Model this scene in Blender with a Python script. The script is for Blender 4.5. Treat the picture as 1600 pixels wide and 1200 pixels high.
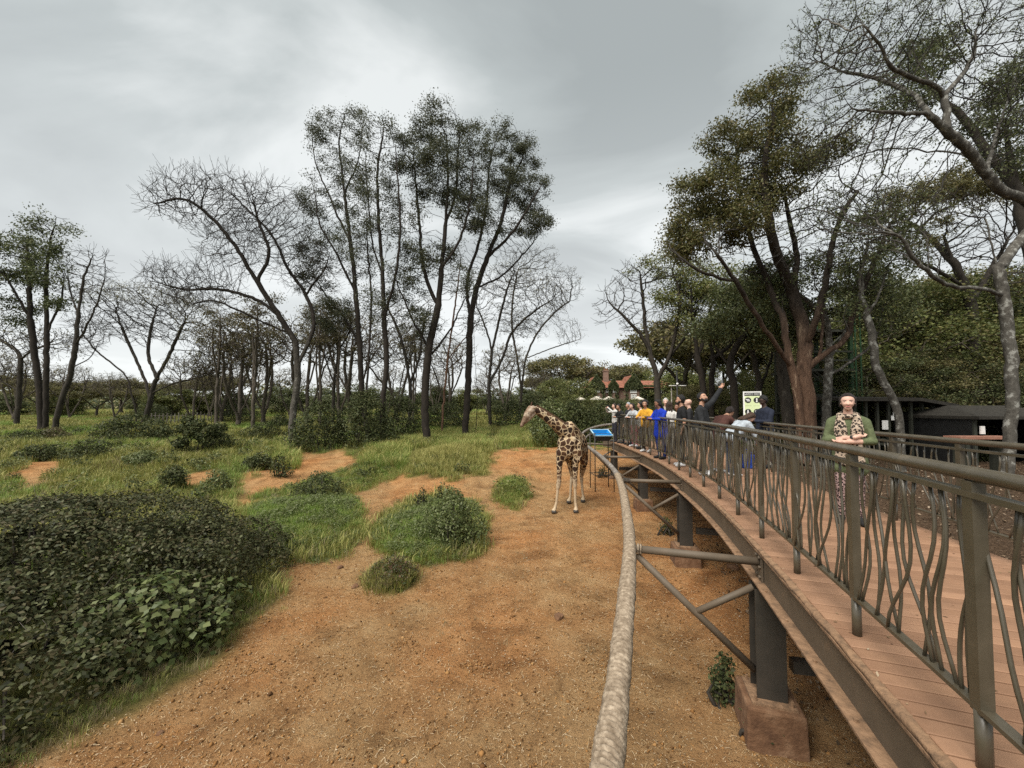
import bpy, bmesh, math, random
import numpy as np
from mathutils import Vector, Matrix, Euler

for _o in list(bpy.data.objects):
    bpy.data.objects.remove(_o)
SC = bpy.context.scene
COL = SC.collection
RNG = np.random.default_rng(7)
R = math.radians

# ------------------------------------------------------------------ camera
CAM_Z = 1.475
PITCH = R(2.0)
FPX = 600.0            # focal length in pixels of the 1600 px wide photograph
AXIS_Y = 617.0
cam_d = bpy.data.cameras.new('camera')
cam_d.sensor_width = 36.0
cam_d.lens = FPX / 1600.0 * 36.0
cam_d.shift_y = (AXIS_Y - 600.0) / 1600.0
cam_d.clip_start = 0.05
cam_d.clip_end = 5000.0
cam = bpy.data.objects.new('camera', cam_d)
cam.location = (0, 0, CAM_Z)
cam.rotation_euler = (math.pi / 2 + PITCH, 0, 0)
COL.objects.link(cam)
SC.camera = cam

# ------------------------------------------------------------------ sky (overcast) and soft sun
SUN_EL, SUN_AZ = R(56), R(-140)      # azimuth measured from +Y towards +X
world = bpy.data.worlds.new('World')
SC.world = world
world.use_nodes = True
wn, wl = world.node_tree.nodes, world.node_tree.links
wn.clear()


def N(nodes, typ, **kw):
    n = nodes.new(typ)
    for k, v in kw.items():
        setattr(n, k, v)
    return n


def build_world():
    out = N(wn, 'ShaderNodeOutputWorld')
    bg = N(wn, 'ShaderNodeBackground')
    bg.inputs['Strength'].default_value = 0.1
    sky = N(wn, 'ShaderNodeTexSky')
    sky.sky_type = 'NISHITA'
    sky.sun_disc = False
    sky.sun_elevation = SUN_EL
    sky.sun_rotation = SUN_AZ
    tc = N(wn, 'ShaderNodeTexCoord')
    sep = N(wn, 'ShaderNodeSeparateXYZ')
    wl.new(tc.outputs['Generated'], sep.inputs[0])
    # project the direction onto a cloud deck: (x, y) / (z + 0.1)
    zc = N(wn, 'ShaderNodeMath', operation='MAXIMUM'); wl.new(sep.outputs['Z'], zc.inputs[0]); zc.inputs[1].default_value = 0.0
    za = N(wn, 'ShaderNodeMath', operation='ADD'); wl.new(zc.outputs[0], za.inputs[0]); za.inputs[1].default_value = 0.14
    dx = N(wn, 'ShaderNodeMath', operation='DIVIDE'); wl.new(sep.outputs['X'], dx.inputs[0]); wl.new(za.outputs[0], dx.inputs[1])
    dy = N(wn, 'ShaderNodeMath', operation='DIVIDE'); wl.new(sep.outputs['Y'], dy.inputs[0]); wl.new(za.outputs[0], dy.inputs[1])
    cmb = N(wn, 'ShaderNodeCombineXYZ'); wl.new(dx.outputs[0], cmb.inputs[0]); wl.new(dy.outputs[0], cmb.inputs[1])
    mp = N(wn, 'ShaderNodeMapping')
    mp.inputs['Rotation'].default_value = (0, 0, R(28))
    mp.inputs['Scale'].default_value = (0.45, 0.75, 1)
    mp.inputs['Location'].default_value = (1.95, 0.25, 0)
    wl.new(cmb.outputs[0], mp.inputs[0])
    n1 = N(wn, 'ShaderNodeTexNoise'); n1.inputs['Scale'].default_value = 1.7; n1.inputs['Detail'].default_value = 8; n1.inputs['Roughness'].default_value = 0.5; n1.inputs['Distortion'].default_value = 0.5
    wl.new(mp.outputs[0], n1.inputs['Vector'])
    cr = N(wn, 'ShaderNodeValToRGB')
    e = cr.color_ramp.elements
    e[0].position = 0.39; e[0].color = (1.18, 1.28, 1.27, 1)
    e[1].position = 0.61; e[1].color = (2.42, 2.51, 2.48, 1)
    m_ = e.new(0.50); m_.color = (1.55, 1.67, 1.65, 1)
    wl.new(n1.outputs['Fac'], cr.inputs[0])
    # thinner and brighter cloud low over the horizon, all round
    hz = N(wn, 'ShaderNodeMapRange'); hz.inputs['From Min'].default_value = 0.0; hz.inputs['From Max'].default_value = 0.66
    hz.inputs['To Min'].default_value = 1.0; hz.inputs['To Max'].default_value = 0.0
    wl.new(sep.outputs['Z'], hz.inputs['Value'])
    hp = N(wn, 'ShaderNodeMath', operation='POWER'); wl.new(hz.outputs[0], hp.inputs[0]); hp.inputs[1].default_value = 1.35
    hm = N(wn, 'ShaderNodeMath', operation='MULTIPLY'); wl.new(hp.outputs[0], hm.inputs[0]); hm.inputs[1].default_value = 0.85
    mx = N(wn, 'ShaderNodeMix', data_type='RGBA'); wl.new(hm.outputs[0], mx.inputs['Factor'])
    wl.new(cr.outputs[0], mx.inputs[6]); mx.inputs[7].default_value = (3.0, 3.06, 3.04, 1)
    # a little of the clear sky above the cloud comes through
    mx2 = N(wn, 'ShaderNodeMix', data_type='RGBA'); mx2.inputs['Factor'].default_value = 0.03
    wl.new(mx.outputs[2], mx2.inputs[6]); wl.new(sky.outputs[0], mx2.inputs[7])
    wl.new(mx2.outputs[2], bg.inputs['Color'])
    wl.new(bg.outputs[0], out.inputs[0])


build_world()
sun_d = bpy.data.lights.new('sun', 'SUN')
sun_d.energy = 1.5
sun_d.angle = R(42)
sun_d.color = (1.0, 0.95, 0.87)
sun = bpy.data.objects.new('sun', sun_d)
_sd = Vector((math.sin(SUN_AZ) * math.cos(SUN_EL), math.cos(SUN_AZ) * math.cos(SUN_EL), math.sin(SUN_EL)))
sun.rotation_euler = _sd.to_track_quat('Z', 'Y').to_euler()
sun.location = (0, 0, 60)
COL.objects.link(sun)
SC.view_settings.view_transform = 'Standard'
SC.view_settings.look = 'None'
SC.view_settings.exposure = 1.8
SC.view_settings.gamma = 1.0
SC.view_settings.use_curve_mapping = False
SC.render.engine = 'CYCLES'
SC.cycles.use_denoising = False
SC.cycles.max_bounces = 6
SC.cycles.diffuse_bounces = 3
SC.cycles.glossy_bounces = 2
SC.cycles.transmission_bounces = 3
SC.cycles.transparent_max_bounces = 4
SC.cycles.caustics_reflective = False
SC.cycles.caustics_refractive = False


# ------------------------------------------------------------------ layout helpers
_cp, _sp = math.cos(PITCH), math.sin(PITCH)


def P(px, py, d):
    """point at depth d (world Y) seen at photo pixel (px, py)"""
    u = (px - 800.0) / FPX
    v = (AXIS_Y - py) / FPX
    Y = _cp - v * _sp
    Z = v * _cp + _sp
    return np.array([u / Y * d, d, CAM_Z + Z / Y * d])


def to_px(p):
    p = np.asarray(p, float)
    x, y, z = p[..., 0], p[..., 1], p[..., 2] - CAM_Z
    f = y * _cp + z * _sp
    up = -y * _sp + z * _cp
    f = np.where(f < 0.05, 0.05, f)
    return 800 + FPX * x / f, AXIS_Y - FPX * up / f


def ss(a, b, x):
    t = np.clip((np.asarray(x, float) - a) / (b - a), 0, 1)
    return t * t * (3 - 2 * t)


def wob(x, y):
    return (np.sin(0.61 * x + 1.3 * np.sin(0.37 * y)) * np.cos(0.53 * y + 0.7 * np.sin(0.31 * x + 2.0))
            + 0.5 * np.sin(1.37 * x + 0.9 * y + 1.1) * np.cos(1.13 * y - 0.6 * x))


def H(x, y):
    """terrain height"""
    x = np.asarray(x, float); y = np.asarray(y, float)
    a = 1.1 * ss(12.5, 24, y) + 0.75 * ss(24, 37, y) + 0.55 * ss(37, 60, y) + 0.5 * ss(60, 110, y)
    b = 1.35 * ss(5.2, 9.0, x) * (1 - ss(14, 30, y))
    h = -1.9 + np.maximum(a, b) * 0.85 + np.minimum(a, b) * 0.15
    amp = 0.11 * ss(8, 16, y) * ss(1.5, -5, x) + 0.025
    h = h + amp * wob(x, y)
    h = h + 9.0 * ss(150, 420, np.hypot(x, y)) 
    return h


def G(px, py):
    """where the ray through a photo pixel meets the terrain"""
    lo = 1.0
    d = 1.0
    for d in np.arange(1.0, 130, 0.25):
        p = P(px, py, d)
        if p[2] <= H(p[0], p[1]):
            break
        lo = d
    hi = d
    for _ in range(20):
        m = 0.5 * (lo + hi)
        p = P(px, py, m)
        if p[2] <= H(p[0], p[1]):
            hi = m
        else:
            lo = m
    p = P(px, py, hi)
    p[2] = float(H(p[0], p[1]))
    return p


def in_poly(px, py, poly):
    px = np.asarray(px, float); py = np.asarray(py, float)
    ins = np.zeros(px.shape, bool)
    n = len(poly)
    for i in range(n):
        x1, y1 = poly[i]; x2, y2 = poly[(i + 1) % n]
        c = ((y1 > py) != (y2 > py)) & (px < (x2 - x1) * (py - y1) / ((y2 - y1) + 1e-9) + x1)
        ins ^= c
    return ins


# ------------------------------------------------------------------ mesh helpers
def mesh_np(name, V, Q=None, T=None, mats=None, smooth=True, mat_idx=None):
    V = np.asarray(V, np.float32).reshape(-1, 3)
    me = bpy.data.meshes.new(name)
    loops, starts, totals = [], [], []
    s = 0
    if Q is not None and len(Q):
        Q = np.asarray(Q, np.int32)
        loops.append(Q.ravel()); starts.append(s + 4 * np.arange(len(Q))); totals.append(np.full(len(Q), 4)); s += 4 * len(Q)
    if T is not None and len(T):
        T = np.asarray(T, np.int32)
        loops.append(T.ravel()); starts.append(s + 3 * np.arange(len(T))); totals.append(np.full(len(T), 3)); s += 3 * len(T)
    loops = np.concatenate(loops).astype(np.int32); starts = np.concatenate(starts).astype(np.int32); totals = np.concatenate(totals).astype(np.int32)
    me.vertices.add(len(V)); me.vertices.foreach_set('co', V.ravel())
    me.loops.add(len(loops)); me.loops.foreach_set('vertex_index', loops)
    me.polygons.add(len(starts)); me.polygons.foreach_set('loop_start', starts); me.polygons.foreach_set('loop_total', totals)
    if smooth:
        me.polygons.foreach_set('use_smooth', np.ones(len(starts), bool))
    if mat_idx is not None:
        me.polygons.foreach_set('material_index', np.asarray(mat_idx, np.int32))
    for m in (mats if isinstance(mats, (list, tuple)) else [mats]):
        if m is not None:
            me.materials.append(m)
    me.update(calc_edges=True)
    me.validate()
    return me


def put(name, me, parent=None, loc=None, rot=None, scale=None):
    o = bpy.data.objects.new(name, me)
    COL.objects.link(o)
    if parent is not None:
        o.parent = parent
    if loc is not None:
        o.location = [float(c) for c in loc]
    if rot is not None:
        o.rotation_euler = rot
    if scale is not None:
        o.scale = (scale,) * 3 if np.isscalar(scale) else scale
    return o


def tag(o, label=None, cat=None, group=None, kind=None):
    if label: o['label'] = label
    if cat: o['category'] = cat
    if group: o['group'] = group
    if kind: o['kind'] = kind
    return o


def thing(name, loc, label, cat, group=None, rot=None, scale=None):
    o = put(name, None, None, loc, rot, scale)
    o.empty_display_size = 0.2
    return tag(o, label, cat, group)


class MB:
    """collects simple solids into one mesh"""
    def __init__(self):
        self.V, self.F, self.n = [], [], 0

    def add(self, V, F):
        V = np.asarray(V, float).reshape(-1, 3)
        self.V.append(V)
        self.F += [tuple(int(i) + self.n for i in f) for f in F]
        self.n += len(V)
        return self

    def box(self, c, s, M=None, taper=1.0):
        x, y, z = np.asarray(s, float) / 2
        v = np.array([[-x, -y, -z], [x, -y, -z], [x, y, -z], [-x, y, -z], [-x * taper, -y * taper, z], [x * taper, -y * taper, z], [x * taper, y * taper, z], [-x * taper, y * taper, z]])
        if M is not None:
            v = v @ np.array(M).T
        v = v + np.asarray(c, float)
        return self.add(v, [(0, 3, 2, 1), (4, 5, 6, 7), (0, 1, 5, 4), (1, 2, 6, 5), (2, 3, 7, 6), (3, 0, 4, 7)])

    def tube(self, pts, r, n=8, caps=True):
        pts = np.asarray(pts, float)
        m = len(pts)
        r = np.broadcast_to(np.asarray(r, float), (m,))
        t = np.gradient(pts, axis=0)
        t /= np.linalg.norm(t, axis=1)[:, None] + 1e-12
        ref = np.array([0.0, 0, 1]) if abs(t[:, 2]).mean() < 0.8 else np.array([0.0, 1, 0])
        u = np.cross(t, ref); u /= np.linalg.norm(u, axis=1)[:, None] + 1e-12
        w = np.cross(u, t)
        a = np.linspace(0, 2 * np.pi, n, endpoint=False)
        V = pts[:, None, :] + r[:, None, None] * (np.cos(a)[None, :, None] * u[:, None, :] + np.sin(a)[None, :, None] * w[:, None, :])
        F = []
        for i in range(m - 1):
            for j in range(n):
                k = (j + 1) % n
                F.append((i * n + j, i * n + k, (i + 1) * n + k, (i + 1) * n + j))
        if caps:
            F.append(tuple(range(n))[::-1]); F.append(tuple((m - 1) * n + j for j in range(n)))
        return self.add(V.reshape(-1, 3), F)

    def ball(self, c, r, n=8, m=6, M=None):
        r = np.broadcast_to(np.asarray(r, float), (3,))
        V = [[0, 0, -1]]
        for i in range(1, m):
            ph = -math.pi / 2 + math.pi * i / m
            for j in range(n):
                a = 2 * math.pi * j / n
                V.append([math.cos(ph) * math.cos(a), math.cos(ph) * math.sin(a), math.sin(ph)])
        V.append([0, 0, 1])
        V = np.array(V) * r
        if M is not None:
            V = V @ np.array(M).T
        V = V + np.asarray(c, float)
        F = []
        top = len(V) - 1
        for j in range(n):
            k = (j + 1) % n
            F.append((0, 1 + k, 1 + j))
            F.append((top, 1 + (m - 2) * n + j, 1 + (m - 2) * n + k))
            for i in range(m - 2):
                F.append((1 + i * n + j, 1 + i * n + k, 1 + (i + 1) * n + k, 1 + (i + 1) * n + j))
        return self.add(V, F)

    def mesh(self, name, mat, smooth=False):
        me = bpy.data.meshes.new(name)
        me.from_pydata(np.concatenate(self.V).tolist(), [], self.F)
        for m in (mat if isinstance(mat, (list, tuple)) else [mat]):
            if m: me.materials.append(m)
        if smooth:
            me.polygons.foreach_set('use_smooth', np.ones(len(me.polygons), bool))
        me.update()
        return me

    def build(self, name, mat, parent=None, smooth=False, loc=None, rot=None, bevel=0):
        o = put(name, self.mesh(name, mat, smooth), parent, loc, rot)
        if bevel:
            b = o.modifiers.new('bevel', 'BEVEL'); b.width = bevel; b.segments = 2; b.limit_method = 'ANGLE'
        return o


def resample(pts, step):
    """smooth curve through points, sampled about every step metres"""
    pts = np.asarray(pts, float)
    n = len(pts)
    ext = np.vstack([2 * pts[0] - pts[1], pts, 2 * pts[-1] - pts[-2]])
    out = []
    for i in range(1, n):
        p0, p1, p2, p3 = ext[i - 1], ext[i], ext[i + 1], ext[i + 2]
        t = np.linspace(0, 1, 24, endpoint=False)[:, None]
        out.append(0.5 * (2 * p1 + (p2 - p0) * t + (2 * p0 - 5 * p1 + 4 * p2 - p3) * t ** 2 + (3 * p1 - p0 - 3 * p2 + p3) * t ** 3))
    out.append(pts[-1:])
    c = np.vstack(out)
    s = np.r_[0, np.cumsum(np.linalg.norm(np.diff(c, axis=0), axis=1))]
    m = max(2, int(round(s[-1] / step)) + 1)
    q = np.linspace(0, s[-1], m)
    return np.stack([np.interp(q, s, c[:, k]) for k in range(3)], 1)


def at_s(c, s_q):
    """points and tangents at arc lengths of a dense polyline"""
    s = np.r_[0, np.cumsum(np.linalg.norm(np.diff(c, axis=0), axis=1))]
    s_q = np.atleast_1d(s_q)
    p = np.stack([np.interp(s_q, s, c[:, k]) for k in range(3)], 1)
    q = np.stack([np.interp(np.minimum(s_q + 0.05, s[-1]), s, c[:, k]) for k in range(3)], 1)
    r = np.stack([np.interp(np.maximum(s_q - 0.05, 0), s, c[:, k]) for k in range(3)], 1)
    t = q - r
    t /= np.linalg.norm(t, axis=1)[:, None]
    return p, t, s[-1]


# ------------------------------------------------------------------ materials
def new_mat(name):
    m = bpy.data.materials.new(name)
    m.use_nodes = True
    nt = m.node_tree
    nt.nodes.clear()
    out = nt.nodes.new('ShaderNodeOutputMaterial')
    return m, nt.nodes, nt.links, out


def ramp(nodes, links, fac, stops):
    cr = nodes.new('ShaderNodeValToRGB')
    e = cr.color_ramp.elements
    while len(e) < len(stops):
        e.new(0.5)
    for el, (p, c) in zip(e, stops):
        el.position = p
        el.color = (*c, 1) if len(c) == 3 else c
    links.new(fac, cr.inputs[0])
    return cr.outputs[0]


def noise(nodes, links, vec, scale, detail=4, rough=0.55, dist=0.0):
    n = nodes.new('ShaderNodeTexNoise')
    n.inputs['Scale'].default_value = scale
    n.inputs['Detail'].default_value = detail
    n.inputs['Roughness'].default_value = rough
    n.inputs['Distortion'].default_value = dist
    if vec is not None:
        links.new(vec, n.inputs['Vector'])
    return n.outputs['Fac']


def mixc(nodes, links, fac, a, b, mode='MIX'):
    m = nodes.new('ShaderNodeMix'); m.data_type = 'RGBA'; m.blend_type = mode
    for s, v in ((m.inputs[0], fac), (m.inputs[6], a), (m.inputs[7], b)):
        if isinstance(v, (int, float)):
            s.default_value = v
        elif isinstance(v, tuple):
            s.default_value = (*v, 1) if len(v) == 3 else v
        else:
            links.new(v, s)
    return m.outputs[2]


def coords(nodes, links, scale=(1, 1, 1), world_space=False):
    if world_space:
        g = nodes.new('ShaderNodeNewGeometry'); src = g.outputs['Position']
    else:
        t = nodes.new('ShaderNodeTexCoord'); src = t.outputs['Object']
    mp = nodes.new('ShaderNodeMapping')
    mp.inputs['Scale'].default_value = scale
    links.new(src, mp.inputs[0])
    return mp.outputs[0]


def bump(nodes, links, h, strength, dist=0.02):
    b = nodes.new('ShaderNodeBump')
    b.inputs['Strength'].default_value = strength
    b.inputs['Distance'].default_value = dist
    links.new(h, b.inputs['Height'])
    return b.outputs[0]


def principled(nodes, links, out, color, rough=0.8, metallic=0.0, normal=None, spec=0.5):
    b = nodes.new('ShaderNodeBsdfPrincipled')
    if isinstance(color, tuple):
        b.inputs['Base Color'].default_value = (*color, 1)
    else:
        links.new(color, b.inputs['Base Color'])
    if isinstance(rough, (int, float)):
        b.inputs['Roughness'].default_value = rough
    else:
        links.new(rough, b.inputs['Roughness'])
    b.inputs['Metallic'].default_value = metallic
    b.inputs['Specular IOR Level'].default_value = spec
    if normal is not None:
        links.new(normal, b.inputs['Normal'])
    links.new(b.outputs[0], out.inputs[0])
    return b


def mat_noisy(name, stops, scale=6, rough=0.8, bump_s=0.3, bump_d=0.02, stretch=(1, 1, 1), metallic=0.0, detail=5, spec=0.4, world_space=False, bscale=None):
    m, n, l, out = new_mat(name)
    v = coords(n, l, stretch, world_space)
    f = noise(n, l, v, scale, detail, 0.6)
    c = ramp(n, l, f, stops)
    f2 = noise(n, l, v, bscale or scale * 3, 3, 0.6)
    nm = bump(n, l, f2, bump_s, bump_d) if bump_s else None
    principled(n, l, out, c, rough, metallic, nm, spec)
    return m


def mat_leaf(name, cols, trans=0.25, rough=0.55, spec=0.35, patch=None):
    """cols: list of colours picked at random per leaf"""
    m, n, l, out = new_mat(name)
    g = n.new('ShaderNodeNewGeometry')
    c = ramp(n, l, g.outputs['Random Per Island'], [(i / max(1, len(cols) - 1), c) for i, c in enumerate(cols)])
    if patch:
        v = coords(n, l)
        f = noise(n, l, v, patch[0], 2, 0.5)
        fr = ramp(n, l, f, [(0.42, (0, 0, 0)), (0.62, (1, 1, 1))])
        c = mixc(n, l, fr, c, patch[1], 'MULTIPLY')
    b = n.new('ShaderNodeBsdfPrincipled')
    l.new(c, b.inputs['Base Color']); b.inputs['Roughness'].default_value = rough; b.inputs['Specular IOR Level'].default_value = spec
    t = n.new('ShaderNodeBsdfTranslucent'); l.new(c, t.inputs['Color'])
    mx = n.new('ShaderNodeMixShader'); mx.inputs[0].default_value = trans
    l.new(b.outputs[0], mx.inputs[1]); l.new(t.outputs[0], mx.inputs[2])
    l.new(mx.outputs[0], out.inputs[0])
    return m


def mat_bark(name, dark, mid, pale, pale_at=0.6, scale=5, rough=0.9, bump_s=0.6, stretch=(1, 1, 0.35)):
    m, n, l, out = new_mat(name)
    v = coords(n, l, stretch)
    f = noise(n, l, v, scale, 6, 0.65)
    c = ramp(n, l, f, [(0.3, dark), (0.5, mid), (pale_at, mid), (min(0.99, pale_at + 0.08), pale)])
    f2 = noise(n, l, v, scale * 4, 4, 0.7)
    nm = bump(n, l, f2, bump_s, 0.03)
    principled(n, l, out, c, rough, 0, nm, 0.25)
    return m


M = {}
M['rail'] = mat_noisy('rail_paint', [(0.25, (0.0576, 0.0480, 0.0304)), (0.6, (0.0880, 0.0736, 0.0496)), (0.78, (0.1360, 0.1056, 0.0720))], 7, 0.36, 0.10, 0.004, spec=0.6)
M['steel'] = mat_noisy('dusty_steel', [(0.3, (0.085, 0.066, 0.046)), (0.6, (0.125, 0.095, 0.066)), (0.8, (0.20, 0.125, 0.075))], 3.5, 0.65, 0.15, 0.006, detail=7)
M['steel_dark'] = mat_noisy('dark_steel', [(0.3, (0.030, 0.027, 0.022)), (0.7, (0.05, 0.042, 0.033))], 4, 0.55, 0.1, 0.005)
M['dust'] = mat_noisy('red_dust_on_steel', [(0.3, (0.12, 0.075, 0.045)), (0.55, (0.25, 0.15, 0.085)), (0.75, (0.32, 0.2, 0.12))], 14, 0.95, 0.7, 0.012, detail=7)
M['concrete'] = mat_noisy('red_stained_concrete', [(0.28, (0.075, 0.036, 0.018)), (0.5, (0.15, 0.078, 0.040)), (0.72, (0.24, 0.145, 0.085))], 5, 0.95, 0.9, 0.02, detail=8)
M['rope'] = mat_noisy('sisal_rope', [(0.3, (0.13, 0.095, 0.062)), (0.5, (0.24, 0.185, 0.13)), (0.72, (0.42, 0.34, 0.25))], 26, 0.95, 0.8, 0.008, detail=5)
M['pole'] = mat_noisy('weathered_pole', [(0.3, (0.11, 0.095, 0.08)), (0.55, (0.20, 0.175, 0.15)), (0.72, (0.38, 0.35, 0.32))], 9, 0.8, 0.5, 0.008)
M['white'] = mat_noisy('white_paint', [(0.3, (0.72, 0.71, 0.68)), (0.7, (0.82, 0.81, 0.78))], 5, 0.5, 0.0)
M['black'] = mat_noisy('black_plastic', [(0.3, (0.012, 0.012, 0.012)), (0.7, (0.02, 0.02, 0.02))], 5, 0.45, 0.0)

# ------------------------------------------------------------------ ground sheet
SOIL = [(-400, 1320), (0, 1195), (90, 1165), (200, 1110), (330, 1040), (420, 965), (432, 900), (398, 845), (376, 785), (384, 750), (420, 722),
        (448, 712), (540, 706), (560, 722), (600, 734), (640, 742), (755, 738), (772, 706), (800, 702), (806, 690), (812, 702), (880, 698), (960, 700), (1010, 706), (1300, 704), (1600, 735), (2600, 900), (2600, 2600), (-400, 2600)]
ISLES = [
    [(390, 800), (400, 775), (440, 762), (520, 768), (560, 790), (566, 830), (545, 868), (500, 882), (430, 872), (402, 842)],
    [(440, 772), (480, 750), (555, 736), (600, 716), (645, 724), (605, 752), (540, 776)],
    [(578, 830), (615, 792), (690, 772), (745, 788), (760, 830), (742, 868), (665, 888), (590, 866)],
    [(766, 778), (788, 748), (820, 748), (830, 776), (800, 799)],
    [(628, 744), (640, 704), (700, 694), (758, 708), (768, 738), (700, 748)],
    [(566, 902), (600, 885), (648, 900), (640, 922), (590, 930)],
]


def grass_mask(x, y):
    """1 on grass, 0 on bare soil"""
    x = np.asarray(x, float); y = np.asarray(y, float)
    z = H(x, y)
    px, py = to_px(np.stack([x, y, z], -1))
    k = 14.0
    jx = k * (np.sin(3.1 * x + 1.7 * np.sin(2.3 * y)) * 0.6 + np.sin(7.3 * x + 5.1 * y) * 0.4)
    jy = 0.4 * k * (np.sin(2.7 * y + 1.9 * np.sin(3.3 * x)) * 0.6 + np.sin(6.1 * y - 4.7 * x) * 0.4)
    qx, qy = px + jx, py + jy
    soil = in_poly(qx, qy, SOIL)
    soil &= ~((px < -390) | (y < 0.3)) | (x > -4.5)
    g = ~soil
    for isl in ISLES:
        g |= in_poly(qx, qy, isl)
    # trodden paths through the meadow
    g &= ~(in_poly(qx, qy, [(10, 738), (70, 712), (96, 722), (88, 748), (40, 770)]))
    g &= ~(in_poly(qx, qy, [(280, 744), (330, 738), (360, 752), (300, 760)]))
    g &= ~((x > 5.2) & (y < 24) & (x > 3 + 0.28 * y))
    return g


def build_ground():
    def axis(lo_far, lo, hi, hi_far, fine, n_far):
        a = np.arange(lo, hi + 1e-6, fine)
        l = lo - (np.geomspace(1, 1 + lo - lo_far, n_far)[1:] - 1)
        r = hi + (np.geomspace(1, 1 + hi_far - hi, n_far)[1:] - 1)
        return np.r_[l[::-1], a, r]
    xs = axis(-900, -24, 16, 900, 0.16, 40)
    ys = axis(-60, -1, 32, 1200, 0.16, 44)
    X, Y = np.meshgrid(xs, ys)
    Z = H(X, Y)
    g = grass_mask(X, Y).astype(float)
    # fine unevenness of the trodden soil near the camera
    near = ss(30, 12, np.hypot(X, Y))
    rg = np.random.default_rng(3)
    Z = Z + near * (0.012 * np.sin(5.1 * X + 2 * np.sin(3.7 * Y)) * np.sin(4.3 * Y + 1.7 * np.sin(4.9 * X)) + 0.006 * rg.standard_normal(X.shape))
    V = np.stack([X, Y, Z], -1).reshape(-1, 3)
    ny, nx = X.shape
    i = np.arange(ny - 1)[:, None] * nx + np.arange(nx - 1)[None, :]
    Q = np.stack([i, i + 1, i + nx + 1, i + nx], -1).reshape(-1, 4)
    m, n, l, out = new_mat('red_soil_and_turf')
    v = coords(n, l)
    big = noise(n, l, v, 0.35, 4, 0.55)
    mid = noise(n, l, v, 2.2, 6, 0.62, 0.4)
    fine = noise(n, l, v, 22, 8, 0.72)
    vfine = noise(n, l, v, 75, 6, 0.75)
    soil = ramp(n, l, mid, [(0.28, (0.29, 0.160, 0.068)), (0.5, (0.43, 0.252, 0.112)), (0.72, (0.52, 0.335, 0.165))])
    red = ramp(n, l, big, [(0.40, (1.0, 1.0, 1.0)), (0.62, (1.10, 0.88, 0.74))])
    soil = mixc(n, l, 1.0, soil, red, 'MULTIPLY')
    straw = ramp(n, l, vfine, [(0.54, (0, 0, 0)), (0.70, (1, 1, 1))])
    soil = mixc(n, l, mixc(n, l, 1.0, straw, (0.6, 0.6, 0.6), 'MULTIPLY'), soil, (0.50, 0.36, 0.20))
    damp = ramp(n, l, noise(n, l, v, 1.1, 5, 0.6, 0.8), [(0.36, (0.72, 0.70, 0.68)), (0.47, (1, 1, 1))])
    soil = mixc(n, l, 1.0, soil, damp, 'MULTIPLY')
    dk = ramp(n, l, fine, [(0.32, (0.36, 0.33, 0.30)), (0.46, (1, 1, 1))])
    soil = mixc(n, l, 1.0, soil, dk, 'MULTIPLY')
    turf = ramp(n, l, mid, [(0.3, (0.065, 0.072, 0.020)), (0.5, (0.13, 0.135, 0.036)), (0.72, (0.22, 0.19, 0.07))])
    turf = mixc(n, l, 1.0, turf, dk, 'MULTIPLY')
    at = n.new('ShaderNodeAttribute'); at.attribute_name = 'grass'
    # woodland floor right of the walkway: leaf litter
    at2 = n.new('ShaderNodeAttribute'); at2.attribute_name = 'litter'
    lit = ramp(n, l, fine, [(0.3, (0.035, 0.024, 0.016)), (0.5, (0.10, 0.062, 0.036)), (0.7, (0.22, 0.15, 0.10))])
    c = mixc(n, l, at2.outputs['Fac'], soil, lit)
    c = mixc(n, l, at.outputs['Fac'], c, turf)
    add = n.new('ShaderNodeMath'); add.operation = 'ADD'
    l.new(fine, add.inputs[0]); l.new(vfine, add.inputs[1])
    lump = noise(n, l, v, 8, 5, 0.6)
    ad2 = n.new('ShaderNodeMath'); ad2.operation = 'MULTIPLY_ADD'; l.new(lump, ad2.inputs[0]); ad2.inputs[1].default_value = 1.6; l.new(add.outputs[0], ad2.inputs[2])
    nm = bump(n, l, ad2.outputs[0], 1.0, 0.055)
    principled(n, l, out, c, 0.95, 0, nm, 0.15)
    me = mesh_np('ground', V, Q, mats=m)
    # soften the mask a little
    gs = g.copy()
    for _ in range(2):
        gs[1:-1, 1:-1] = (gs[1:-1, 1:-1] * 2 + gs[:-2, 1:-1] + gs[2:, 1:-1] + gs[1:-1, :-2] + gs[1:-1, 2:]) / 6
    a = me.attributes.new('grass', 'FLOAT', 'POINT'); a.data.foreach_set('value', gs.ravel().astype(np.float32))
    lt = ss(3.2, 5.0, X - 0.24 * Y + 0.3 * wob(3 * X, 3 * Y) ) * ss(-3, 2, X)
    a = me.attributes.new('litter', 'FLOAT', 'POINT'); a.data.foreach_set('value', lt.ravel().astype(np.float32))
    o = put('ground', me)
    tag(o, kind='structure')


build_ground()

# ------------------------------------------------------------------ raised walkway
L_EDGE = resample([(1.0, -0.6, 0), (1.81, 1.575, 0), (2.65, 4.13, 0), (3.28, 6.3, 0), (3.75, 8.5, 0), (4.12, 10.7, 0), (4.3, 12.8, 0), (4.42, 15.2, 0), (4.5, 17.4, 0)], 0.02)
R_EDGE = resample([(3.45, -1.6, 0), (4.38, 1.6, 0), (4.92, 4.1, 0), (5.45, 6.3, 0), (5.98, 8.4, 0), (6.75, 11.2, 0), (7.3, 13.3, 0), (7.7, 15.3, 0), (7.95, 17.0, 0)], 0.02)
plat = thing('raised_walkway', (0, 0, 0), 'curving raised walkway of red brown planks on steel columns', 'walkway')


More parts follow.
